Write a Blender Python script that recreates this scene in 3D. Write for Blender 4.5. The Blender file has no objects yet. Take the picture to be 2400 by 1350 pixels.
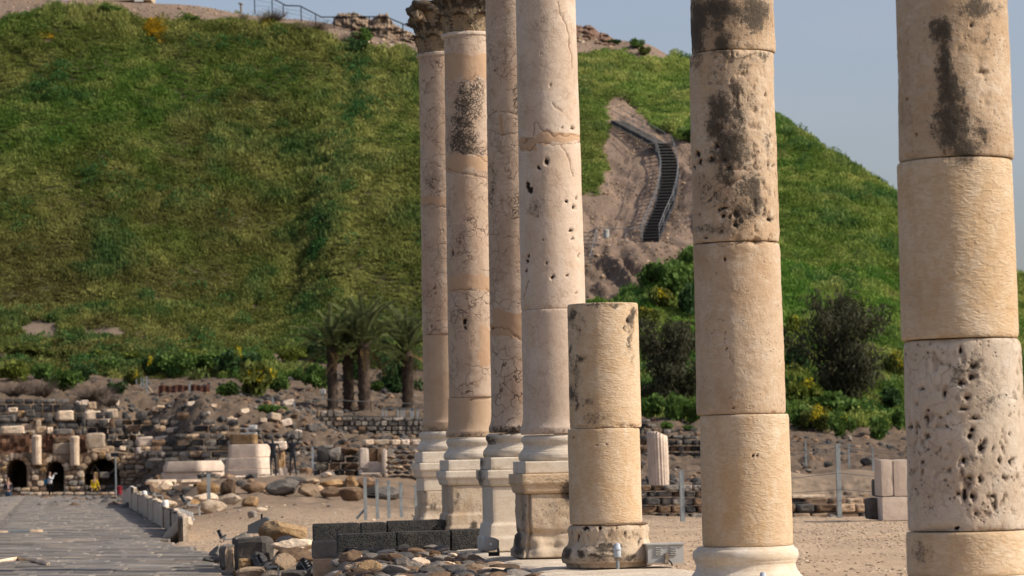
import bpy, bmesh, math, random
import numpy as np
from mathutils import Matrix, Vector, Euler

random.seed(7)
rng = np.random.default_rng(7)
S = bpy.context.scene
COL = S.collection
R = math.radians

# ------------------------------------------------------------------ camera
F = 7000.0                 # focal length in pixels of the 2400 px wide photograph
EYE = np.array([0.0, 0.0, 1.65])
PITCH, ROLL = math.atan(395 / F), R(-1.38)
CM = Matrix.Rotation(R(90) + PITCH, 4, 'X') @ Matrix.Rotation(ROLL, 4, 'Z')
camd = bpy.data.cameras.new('camera'); cam = bpy.data.objects.new('camera', camd); COL.objects.link(cam)
cam.matrix_world = Matrix.Translation(Vector(EYE)) @ CM
camd.sensor_width = 36.0; camd.lens = F / 2400 * 36
camd.clip_start = 0.5; camd.clip_end = 20000
camd.dof.use_dof = True; camd.dof.focus_distance = 29.0; camd.dof.aperture_fstop = 5.0
S.camera = cam

# ------------------------------------------------------------------ sky and sun
SUN_AZ, SUN_EL = R(77), R(38)          # azimuth turned to the right from straight behind the camera
sun_dir = Vector((math.sin(SUN_AZ) * math.cos(SUN_EL), -math.cos(SUN_AZ) * math.cos(SUN_EL), math.sin(SUN_EL)))
W = bpy.data.worlds.new('World'); S.world = W; W.use_nodes = True
wn, wl = W.node_tree.nodes, W.node_tree.links
bg = wn['Background']
sky = wn.new('ShaderNodeTexSky'); sky.sky_type = 'NISHITA'; sky.sun_disc = False
sky.sun_elevation = SUN_EL; sky.sun_rotation = R(180) - SUN_AZ
sky.air_density = 1.0; sky.dust_density = 3.0; sky.ozone_density = 2.0
sky.altitude = 0
hsv = wn.new('ShaderNodeHueSaturation'); hsv.inputs['Saturation'].default_value = 0.80; hsv.inputs['Value'].default_value = 1.0
wl.new(sky.outputs[0], hsv.inputs['Color']); grey = wn.new('ShaderNodeMix'); grey.data_type = 'RGBA'; grey.blend_type = 'MULTIPLY'; grey.inputs[0].default_value = 1.0; grey.inputs[7].default_value = (1.03, 0.99, 1.03, 1)
wl.new(hsv.outputs[0], grey.inputs[6]); tc = wn.new('ShaderNodeTexCoord'); mpw = wn.new('ShaderNodeMapping'); mpw.inputs['Scale'].default_value = (5, 5, 16); wl.new(tc.outputs['Generated'], mpw.inputs[0])
hzn = wn.new('ShaderNodeTexNoise'); hzn.inputs['Scale'].default_value = 1.6; hzn.inputs['Detail'].default_value = 5; wl.new(mpw.outputs[0], hzn.inputs['Vector'])
hzr = wn.new('ShaderNodeMapRange'); hzr.inputs['From Min'].default_value = .42; hzr.inputs['From Max'].default_value = .72; hzr.inputs['To Max'].default_value = .22; wl.new(hzn.outputs['Fac'], hzr.inputs['Value'])
veil = wn.new('ShaderNodeMix'); veil.data_type = 'RGBA'; veil.inputs[7].default_value = (3.6, 3.75, 4.1, 1); wl.new(hzr.outputs[0], veil.inputs[0]); wl.new(grey.outputs[2], veil.inputs[6]); wl.new(veil.outputs[2], bg.inputs['Color'])
bg.inputs['Strength'].default_value = 0.125
sl = bpy.data.lights.new('sun', 'SUN'); so = bpy.data.objects.new('sun', sl); COL.objects.link(so)
sl.energy = 4.3; sl.angle = R(0.6); sl.color = (1.0, 0.915, 0.77)
so.rotation_euler = sun_dir.to_track_quat('Z', 'Y').to_euler()
so.location = (30, -10, 40)
S.view_settings.view_transform = 'Standard'; S.view_settings.look = 'None'
S.view_settings.exposure = 0.18; S.view_settings.gamma = 1.0; S.view_settings.use_curve_mapping = False
S.render.engine = 'CYCLES'
S.cycles.max_bounces = 6; S.cycles.diffuse_bounces = 3; S.cycles.glossy_bounces = 2; S.cycles.transmission_bounces = 2
S.cycles.transparent_max_bounces = 4
S.cycles.use_denoising = True

# ------------------------------------------------------------------ maths helpers
CR = np.array(CM.to_3x3())
def ray(px, py):
    d = CR @ np.array([(px - 1200) / F, -(py - 675) / F, -1.0])
    return d / d[1]
def P(px, py, Y):
    """world point seen at photo pixel (px,py) at distance Y along the view"""
    return EYE + ray(px, py) * Y
def proj(p):
    q = (np.asarray(p, float) - EYE) @ CR
    return 1200 + F * q[..., 0] / -q[..., 2], 675 - F * q[..., 1] / -q[..., 2]

def _hash(ix, iy, iz, seed):
    h = (ix * 374761393 + iy * 668265263 + iz * 2147483647 + seed * 1274126177) & 0xFFFFFFFF
    h = ((h ^ (h >> 13)) * 1274126177) & 0xFFFFFFFF
    h = ((h ^ (h >> 15)) * 2246822519) & 0xFFFFFFFF
    return ((h ^ (h >> 16)) & 0xFFFF) / 65535.0
def vnoise(p, seed=0):
    p = np.asarray(p, float)
    i = np.floor(p).astype(np.int64); f = p - i
    f = f * f * (3 - 2 * f)
    out = 0
    for dx in (0, 1):
        wx = f[..., 0] if dx else 1 - f[..., 0]
        for dy in (0, 1):
            wy = f[..., 1] if dy else 1 - f[..., 1]
            for dz in (0, 1):
                wz = f[..., 2] if dz else 1 - f[..., 2]
                out = out + wx * wy * wz * _hash(i[..., 0] + dx, i[..., 1] + dy, i[..., 2] + dz, seed)
    return out
def fbm(p, octaves=4, seed=0, gain=0.5):
    p = np.asarray(p, float); a = 1.0; s = 0; t = 0
    for o in range(octaves):
        s = s + a * vnoise(p * (2.03 ** o) + o * 17.3, seed + o); t += a; a *= gain
    return s / t
def sstep(a, b, x):
    t = np.clip((np.asarray(x, float) - a) / (b - a), 0, 1); return t * t * (3 - 2 * t)
def inpoly(px, py, poly):
    c = np.zeros(np.shape(px), bool); n = len(poly)
    for i in range(n):
        x0, y0 = poly[i]; x1, y1 = poly[(i + 1) % n]
        if y0 == y1: continue
        c ^= ((y0 > py) != (y1 > py)) & (px < (x1 - x0) * (py - y0) / (y1 - y0) + x0)
    return c

# ------------------------------------------------------------------ object helpers
def mesh(name, v, f, mat=None, smooth=False):
    m = bpy.data.meshes.new(name)
    m.from_pydata([tuple(map(float, q)) for q in v], [], [tuple(map(int, q)) for q in f])
    if mat: m.materials.append(mat)
    if smooth: m.polygons.foreach_set('use_smooth', [True] * len(m.polygons))
    m.update(); return m
def grid_mesh(name, V, mat=None, wrap=False, smooth=True):
    """V: array (n,m,3)"""
    n, m = V.shape[:2]
    idx = np.arange(n * m).reshape(n, m)
    if wrap: idx = np.concatenate([idx, idx[:, :1]], 1)
    q = np.stack([idx[:-1, :-1], idx[:-1, 1:], idx[1:, 1:], idx[1:, :-1]], -1).reshape(-1, 4)
    me = bpy.data.meshes.new(name)
    me.vertices.add(n * m); me.vertices.foreach_set('co', V.reshape(-1).astype(np.float32))
    me.loops.add(q.size); me.loops.foreach_set('vertex_index', q.reshape(-1).astype(np.int32))
    me.polygons.add(len(q)); me.polygons.foreach_set('loop_start', np.arange(0, q.size, 4, dtype=np.int32))
    me.update(calc_edges=True)
    if smooth: me.polygons.foreach_set('use_smooth', np.ones(len(q), bool))
    if mat: me.materials.append(mat)
    me.update(); return me
def fattr(me, name, arr):
    a = me.attributes.new(name, 'FLOAT', 'POINT'); a.data.foreach_set('value', np.asarray(arr, np.float32).reshape(-1))
def cattr(me, name, arr):
    a = me.attributes.new(name, 'FLOAT_COLOR', 'POINT')
    arr = np.asarray(arr, np.float32).reshape(-1, 3); arr = np.concatenate([arr, np.ones((len(arr), 1), np.float32)], 1)
    a.data.foreach_set('color', arr.reshape(-1))
def obj(name, me, parent=None, loc=(0, 0, 0), rot=(0, 0, 0), scale=(1, 1, 1), mat=None):
    o = bpy.data.objects.new(name, me); COL.objects.link(o)
    if parent is not None: o.parent = parent
    o.location = Vector([float(c) for c in loc]); o.rotation_euler = rot; o.scale = scale
    if mat is not None:
        if len(me.materials) == 0: me.materials.append(mat)
        o.material_slots[0].link = 'OBJECT'; o.material_slots[0].material = mat
    return o
def tag(o, label=None, cat=None, group=None, kind=None):
    if label: o['label'] = label
    if cat: o['category'] = cat; o['kind'] = 'thing'
    if group: o['group'] = group
    if kind: o['kind'] = kind
    return o
def thing(name, label, cat, loc, group=None, rz=0):
    o = bpy.data.objects.new(name, None); COL.objects.link(o); o.empty_display_size = 0.2
    o.location = Vector([float(c) for c in loc]); o.rotation_euler = (0, 0, rz)
    return tag(o, label, cat, group, 'thing')
class MB:
    """collects simple shapes into one mesh"""
    def __init__(s): s.v = []; s.f = []
    def add(s, v, f):
        b = len(s.v); s.v += [tuple(q) for q in v]; s.f += [tuple(i + b for i in q) for q in f]; return s
    def box(s, c, d, rz=0, tilt=0):
        c = np.array(c, float); hx, hy, hz = [q / 2 for q in d]
        m = np.array(Euler((tilt, 0, rz)).to_matrix())
        vs = [m @ np.array((x * hx, y * hy, z * hz)) + c for z in (-1, 1) for y in (-1, 1) for x in (-1, 1)]
        return s.add(vs, [(0, 2, 3, 1), (4, 5, 7, 6), (0, 1, 5, 4), (2, 6, 7, 3), (0, 4, 6, 2), (1, 3, 7, 5)])
    def tube(s, pts, r, n=6, cap=True):
        pts = [np.array(p, float) for p in pts]; rr = r if hasattr(r, '__len__') else [r] * len(pts)
        vs = []; up0 = None
        for i, p in enumerate(pts):
            t = pts[min(i + 1, len(pts) - 1)] - pts[max(i - 1, 0)]; t = t / (np.linalg.norm(t) + 1e-9)
            u = np.array((0, 0, 1.0)) if abs(t[2]) < 0.9 else np.array((1.0, 0, 0))
            a = np.cross(t, u); a /= np.linalg.norm(a); b = np.cross(t, a)
            for k in range(n):
                th = 2 * math.pi * k / n; vs.append(p + rr[i] * (math.cos(th) * a + math.sin(th) * b))
        fs = []
        for i in range(len(pts) - 1):
            for k in range(n):
                fs.append((i * n + k, i * n + (k + 1) % n, (i + 1) * n + (k + 1) % n, (i + 1) * n + k))
        if cap: fs.append(tuple(range(n))[::-1]); fs.append(tuple(range((len(pts) - 1) * n, len(pts) * n)))
        return s.add(vs, fs)
    def lathe(s, prof, n=24, c=(0, 0, 0)):
        vs = []; fs = []
        for r, z in prof:
            for k in range(n):
                th = 2 * math.pi * k / n; vs.append((c[0] + r * math.cos(th), c[1] + r * math.sin(th), c[2] + z))
        for i in range(len(prof) - 1):
            for k in range(n): fs.append((i * n + k, i * n + (k + 1) % n, (i + 1) * n + (k + 1) % n, (i + 1) * n + k))
        fs.append(tuple(range(n))[::-1]); fs.append(tuple(range((len(prof) - 1) * n, len(prof) * n)))
        return s.add(vs, fs)
    def build(s, name, mat, parent=None, loc=(0, 0, 0), smooth=False, rot=(0, 0, 0)):
        return obj(name, mesh(name, s.v, s.f, mat, smooth), parent, loc, rot)

# ------------------------------------------------------------------ materials
class NT:
    def __init__(s, name):
        s.m = bpy.data.materials.new(name); s.m.use_nodes = True
        s.n, s.l = s.m.node_tree.nodes, s.m.node_tree.links
        s.b = s.n['Principled BSDF']; s.b.inputs['Specular IOR Level'].default_value = 0.25
        s.pos = s.n.new('ShaderNodeNewGeometry').outputs['Position']
    def node(s, t, **kw):
        x = s.n.new(t)
        for k, v in kw.items():
            if hasattr(x, k): setattr(x, k, v)
            else: x.inputs[k].default_value = v
        return x
    def lk(s, a, b): s.l.new(a, b)
    def noise(s, scale, detail=4, rough=0.55, vec=None, dist=0.0):
        x = s.node('ShaderNodeTexNoise'); x.inputs['Scale'].default_value = scale; x.inputs['Detail'].default_value = detail
        x.inputs['Roughness'].default_value = rough; x.inputs['Distortion'].default_value = dist
        s.lk(vec or s.pos, x.inputs['Vector']); return x.outputs['Fac']
    def map(s, scale, rot=(0, 0, 0)):
        x = s.node('ShaderNodeMapping'); x.inputs['Scale'].default_value = scale; x.inputs['Rotation'].default_value = rot
        s.lk(s.pos, x.inputs['Vector']); return x.outputs[0]
    def ramp(s, fac, a, b, ca=None, cb=None):
        x = s.node('ShaderNodeMapRange', interpolation_type='SMOOTHSTEP'); x.inputs['From Min'].default_value = a; x.inputs['From Max'].default_value = b
        s.lk(fac, x.inputs['Value']); return x.outputs[0]
    def mix(s, fac, a, b, blend='MIX'):
        x = s.node('ShaderNodeMix', data_type='RGBA', blend_type=blend)
        for k, v in ((0, fac), (6, a), (7, b)):
            if hasattr(v, 'links'): s.lk(v, x.inputs[k])
            elif k == 0: x.inputs[0].default_value = v
            else: x.inputs[k].default_value = (*v, 1)
        return x.outputs[2]
    def math(s, op, a, b=0.0, c=0.0, clamp=False):
        x = s.node('ShaderNodeMath', operation=op, use_clamp=clamp)
        for i, v in enumerate((a, b, c)):
            if hasattr(v, 'links'): s.lk(v, x.inputs[i])
            else: x.inputs[i].default_value = v
        return x.outputs[0]
    def attr(s, name, typ='GEOMETRY', out='Fac'):
        x = s.node('ShaderNodeAttribute', attribute_type=typ, attribute_name=name); return x.outputs[out]
    def bump(s, h, dist, strength=1.0, prev=None):
        x = s.node('ShaderNodeBump'); x.inputs['Distance'].default_value = dist; x.inputs['Strength'].default_value = strength
        s.lk(h, x.inputs['Height'])
        if prev is not None: s.lk(prev, x.inputs['Normal'])
        return x.outputs[0]
    def done(s, color=None, rough=0.85, normal=None):
        if color is not None:
            if hasattr(color, 'links'): s.lk(color, s.b.inputs['Base Color'])
            else: s.b.inputs['Base Color'].default_value = (*color, 1)
        s.b.inputs['Roughness'].default_value = rough
        if normal is not None: s.lk(normal, s.b.inputs['Normal'])
        return s.m

def rock_mat(name, c1, c2, dark=(0.03, 0.028, 0.025), speck=0.35, scale=1.0, bump=0.02, rand=0.35):
    t = NT(name)
    n1 = t.noise(2.2 * scale, 5, 0.6); n2 = t.noise(9 * scale, 5, 0.65); n3 = t.noise(40 * scale, 3, 0.6)
    c = t.mix(t.ramp(n1, 0.35, 0.65), c1, c2)
    c = t.mix(t.math('MULTIPLY', t.ramp(n2, 0.55, 0.72), speck), c, dark)
    oi = t.node('ShaderNodeObjectInfo').outputs['Random']
    v = t.math('MULTIPLY_ADD', oi, rand * 2, 1 - rand)
    g = t.node('ShaderNodeCombineColor'); [t.lk(v, g.inputs[i]) for i in range(3)]
    c = t.mix(1.0, c, g.outputs[0], 'MULTIPLY')
    nb = t.bump(n2, bump * 2, 0.7); nb = t.bump(n3, bump * 0.5, 0.7, nb)
    return t.done(c, 0.9, nb)
def plain(name, c, rough=0.5, metal=0.0, var=0.12, scale=6):
    t = NT(name); n = t.noise(scale, 4)
    d = tuple(q * (1 - var * 2) for q in c)
    t.b.inputs['Metallic'].default_value = metal
    return t.done(t.mix(t.ramp(n, 0.3, 0.7), d, c), rough)

M = {}
M['basalt'] = rock_mat('basalt', (0.045, 0.043, 0.042), (0.085, 0.076, 0.068), (0.02, 0.02, 0.02))
M['basalt_grey'] = rock_mat('basalt_grey', (0.09, 0.08, 0.072), (0.155, 0.135, 0.115), (0.04, 0.036, 0.033))
M['brown_rock'] = rock_mat('brown_rock', (0.10, 0.062, 0.038), (0.21, 0.135, 0.082), (0.03, 0.025, 0.02), 0.7)
M['ochre_rock'] = rock_mat('ochre_rock', (0.20, 0.115, 0.05), (0.36, 0.24, 0.13), (0.04, 0.03, 0.02), 0.8)
M['limestone'] = rock_mat('limestone', (0.45, 0.335, 0.235), (0.60, 0.475, 0.35), (0.17, 0.11, 0.065), 0.6)
M['tan_stone'] = rock_mat('tan_stone', (0.30, 0.205, 0.13), (0.43, 0.31, 0.205), (0.09, 0.06, 0.038), 0.6)
M['pink_stone'] = rock_mat('pink_stone', (0.50, 0.40, 0.32), (0.62, 0.50, 0.40), (0.33, 0.18, 0.10), 0.5, 1.0, 0.015, 0.12)
M['white_stone'] = rock_mat('white_stone', (0.52, 0.425, 0.345), (0.60, 0.50, 0.41), (0.42, 0.34, 0.27), 0.3, 1.0, 0.006, 0.08)
M['mixed_grey'] = rock_mat('mixed_grey', (0.17, 0.15, 0.13), (0.28, 0.24, 0.20), (0.08, 0.07, 0.06), 0.4)
M['red_earth'] = rock_mat('red_earth', (0.10, 0.045, 0.026), (0.20, 0.11, 0.065), (0.03, 0.018, 0.013), 0.7)
M['galv'] = plain('galvanised_steel', (0.30, 0.33, 0.34), 0.45, 0.4)
M['grey_paint'] = plain('grey_painted_metal', (0.40, 0.40, 0.385), 0.5, 0, 0.08)
M['dark_grey_paint'] = plain('dark_grey_painted_metal', (0.10, 0.105, 0.115), 0.45, 0, 0.08)
M['black_paint'] = plain('black_painted_metal', (0.012, 0.013, 0.016), 0.35, 0, 0.1)
M['white_paint'] = plain('white_plastic', (0.72, 0.71, 0.68), 0.4, 0, 0.05)
M['dark_iron'] = plain('dark_iron', (0.022, 0.024, 0.030), 0.5, 0.3)
M['wire'] = plain('wire_steel', (0.16, 0.16, 0.16), 0.5, 0.4)
M['lens'] = plain('lamp_glass', (0.45, 0.50, 0.56), 0.12, 0, 0.05)
M['rust'] = plain('rusted_sheet', (0.13, 0.05, 0.03), 0.8, 0, 0.3, 3)
M['wood'] = plain('weathered_timber', (0.30, 0.24, 0.18), 0.8, 0, 0.2)
M['red_plastic'] = plain('red_plastic', (0.22, 0.012, 0.02), 0.5)
M['solar'] = plain('solar_panel_glass', (0.05, 0.07, 0.10), 0.15)
M['skin'] = plain('skin', (0.42, 0.25, 0.17), 0.6, 0, 0.05)
M['hair'] = plain('dark_hair', (0.02, 0.015, 0.012), 0.6)
M['navy'] = plain('navy_cloth', (0.014, 0.016, 0.028), 0.85)
M['denim'] = plain('blue_denim', (0.045, 0.085, 0.15), 0.85)
M['white_cloth'] = plain('white_cloth', (0.62, 0.63, 0.66), 0.85, 0, 0.06)
M['blue_cloth'] = plain('blue_cloth', (0.015, 0.17, 0.28), 0.8)
M['black_cloth'] = plain('black_cloth', (0.012, 0.012, 0.014), 0.85)
M['yellow_cloth'] = plain('yellow_cloth', (0.55, 0.36, 0.02), 0.85, 0, 0.1)
M['pink_cloth'] = plain('pink_cloth', (0.55, 0.35, 0.34), 0.85)

def column_mat(name, c1, c2, c3, veins=0.0, chisel=0.0, rough_b=0.3, pits=0.0, orange=(0.50, 0.30, 0.15), orange_f=0.0, seed=0.0):
    """weathered limestone: tone patches, brown veins, chisel strokes, pits, black lichen where the stain attribute says so"""
    t = NT(name)
    off = t.node('ShaderNodeVectorMath', operation='ADD'); t.lk(t.pos, off.inputs[0]); off.inputs[1].default_value = (seed * 3.1, seed * 1.7, seed * 5.3)
    p = off.outputs[0]
    n1 = t.noise(1.6, 5, 0.6, p, 0.4); n2 = t.noise(6.5, 6, 0.65, p, 0.3); n3 = t.noise(28, 5, 0.65, p); n4 = t.noise(110, 3, 0.6, p)
    c = t.mix(t.ramp(n1, 0.36, 0.64), c1, c2)
    c = t.mix(t.ramp(n2, 0.48, 0.74), c, c3)
    c = t.mix(t.math('MULTIPLY', t.ramp(n3, 0.5, 0.75), 0.28), c, tuple(q * 0.62 for q in c1))
    if orange_f:
        mp = t.node('ShaderNodeMapping'); mp.inputs['Scale'].default_value = (2.2, 2.2, 0.8); t.lk(p, mp.inputs[0])
        n5 = t.noise(1.3, 5, 0.65, mp.outputs[0], 0.5)
        c = t.mix(t.math('MULTIPLY', t.ramp(n5, 0.44, 0.72), orange_f), c, orange)
    n6 = t.noise(0.9, 6, 0.72, p, 0.6)
    c = t.mix(t.math('MULTIPLY', t.ramp(n6, 0.50, 0.70), 0.30), c, tuple(q * f for q, f in zip(c1, (.60, .57, .54))))
    # restored plaster areas
    pa = t.attr('patch')
    c = t.mix(t.ramp(t.math('ADD', pa, t.math('MULTIPLY_ADD', n2, 0.5, -0.25)), 0.42, 0.52), c, t.mix(t.ramp(n1, 0.3, 0.7), (0.48, 0.325, 0.215), (0.42, 0.27, 0.165)))
    nrm = t.bump(n3, 0.008, rough_b); nrm = t.bump(n4, 0.003, rough_b, nrm)
    if veins:
        wv = t.node('ShaderNodeTexNoise'); wv.inputs['Scale'].default_value = 4.0; wv.inputs['Detail'].default_value = 3
        t.lk(p, wv.inputs['Vector'])
        w2 = t.node('ShaderNodeVectorMath', operation='MULTIPLY_ADD'); t.lk(wv.outputs['Color'], w2.inputs[0]); w2.inputs[1].default_value = (0.35,) * 3; t.lk(p, w2.inputs[2])
        tot = None
        for sc, wd, am in ((4.5, 0.035, 1.0), (11.0, 0.05, 0.75)):
            vo = t.node('ShaderNodeTexVoronoi', feature='DISTANCE_TO_EDGE'); vo.inputs['Scale'].default_value = sc; t.lk(w2.outputs[0], vo.inputs['Vector'])
            e = t.ramp(vo.outputs['Distance'], wd, 0.0)
            mk = t.ramp(t.noise(2.3 if sc < 6 else 3.1, 3, 0.6, p), 0.40, 0.60)
            e = t.math('MULTIPLY', t.math('MULTIPLY', e, mk), am)
            tot = e if tot is None else t.math('MAXIMUM', tot, e)
        keep = t.math('SUBTRACT', 1.0, t.ramp(pa, 0.35, 0.5))
        tot = t.math('MULTIPLY', t.math('MULTIPLY', tot, keep), veins)
        c = t.mix(tot, c, (0.13, 0.085, 0.065))
        # black lichen keeps to the veins first
        st0 = t.attr('stain')
        nrm = t.bump(t.math('SUBTRACT', 1.0, tot), 0.006, 0.6, nrm)
    if chisel:
        mp = t.node('ShaderNodeMapping'); mp.inputs['Scale'].default_value = (12, 12, 30); mp.inputs['Rotation'].default_value = (R(16), R(-14), 0); t.lk(p, mp.inputs[0])
        nc = t.noise(1.0, 2, 0.5, mp.outputs[0], 1.4)
        nrm = t.bump(nc, 0.012, chisel, nrm)
        c = t.mix(t.math('MULTIPLY', t.ramp(nc, 0.60, 0.38), 0.26), c, tuple(q * f for q, f in zip(orange, (0.8, 0.74, 0.66))))
    if pits:
        vp = t.node('ShaderNodeTexVoronoi', feature='F1'); vp.inputs['Scale'].default_value = 26; t.lk(p, vp.inputs['Vector'])
        rr = t.ramp(t.noise(5.0, 3, 0.6, p), 0.45, 0.7)
        hole = t.math('MULTIPLY', t.ramp(vp.outputs['Distance'], 0.30, 0.12), rr)
        c = t.mix(t.math('MULTIPLY', hole, pits), c, (0.09, 0.06, 0.045))
        nrm = t.bump(t.math('SUBTRACT', 1.0, hole), 0.012, pits, nrm)
    pit = t.attr('pit'); crk = t.attr('crack')
    c = t.mix(t.math('MULTIPLY', t.ramp(pit, 0.02, 0.5), .45), c, (0.20, 0.13, 0.08))
    c = t.mix(t.ramp(t.math('MULTIPLY_ADD', n3, 0.9, t.math('SUBTRACT', pit, 0.45)), 0.36, 0.74), c, (0.020, 0.014, 0.010))
    c = t.mix(t.math('MULTIPLY', t.ramp(crk, 0.3, 0.9), 0.62), c, (0.16, 0.09, 0.05))
    st = t.attr('stain')
    nn = t.math('ADD', t.math('MULTIPLY', n2, 0.55), t.math('MULTIPLY', n3, 0.6))
    if veins > .5:
        vk = t.node('ShaderNodeTexVoronoi', feature='DISTANCE_TO_EDGE'); vk.inputs['Scale'].default_value = 17; t.lk(w2.outputs[0], vk.inputs['Vector'])
        nn = t.math('ADD', t.math('MULTIPLY', nn, .6), t.math('MULTIPLY_ADD', t.ramp(vk.outputs['Distance'], .16, 0.0), .42, .13))
    f1 = t.ramp(t.math('MULTIPLY_ADD', st, 1.25, t.math('MULTIPLY_ADD', t.math('ADD', nn, t.math('MULTIPLY', n4, .35)), 3.6, -2.62)), 0.35, 0.95)
    f1 = t.math('MULTIPLY', f1, t.ramp(st, 0.02, 0.25))
    sv = t.node('ShaderNodeMapping'); sv.inputs['Scale'].default_value = (9, 9, 2.2); t.lk(p, sv.inputs[0]); nv = t.noise(1.0, 5, 0.7, sv.outputs[0])
    f2 = t.ramp(t.math('MULTIPLY_ADD', st, 1.1, t.math('MULTIPLY_ADD', t.math('ADD', nv, t.math('MULTIPLY', n4, .5)), 1.5, -1.15)), 0.10, 1.0)
    f2 = t.math('MULTIPLY', f2, t.ramp(st, 0.03, 0.4))
    c = t.mix(t.math('MULTIPLY', f2, 0.85), c, (0.085, 0.064, 0.046))
    c = t.mix(t.math('MULTIPLY', f1, 0.88), c, t.mix(t.ramp(n3, 0.35, 0.6), (0.010, 0.009, 0.008), (0.045, 0.037, 0.029)))
    # soft grey-brown grime round the black
    g1 = t.math('MULTIPLY', t.ramp(st, 0.0, 0.7), 0.30)
    c = t.mix(g1, c, (0.13, 0.098, 0.068))
    return t.done(c, 0.88, nrm)
# ================================================================== terrain: one surveyed sheet, split into ground and hill
def HY(px): return 1070 - 0.0241 * (px - 1200)
z = lambda v: ('z', v)
STREET_EDGE = [(287, 1176), (290, 1184), (340, 1215), (400, 1254), (374, 1268), (401, 1280), (477, 1295), (500, 1320), (548, 1352), (620, 1430), (800, 1640), (1500, 2600)]
def ground_xy(px, py, zz=0.0):
    r = ray(px, py); Y = (zz - EYE[2]) / r[2]; return np.array([EYE[0] + r[0] * Y, Y])
EDGE = [ground_xy(*q) for q in STREET_EDGE]
EY = np.array([e[1] for e in EDGE][::-1]); EX = np.array([e[0] for e in EDGE][::-1])
_o = np.argsort(EY); EY, EX = EY[_o], EX[_o]
def street_right(Y): return np.interp(Y, EY, EX)

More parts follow.
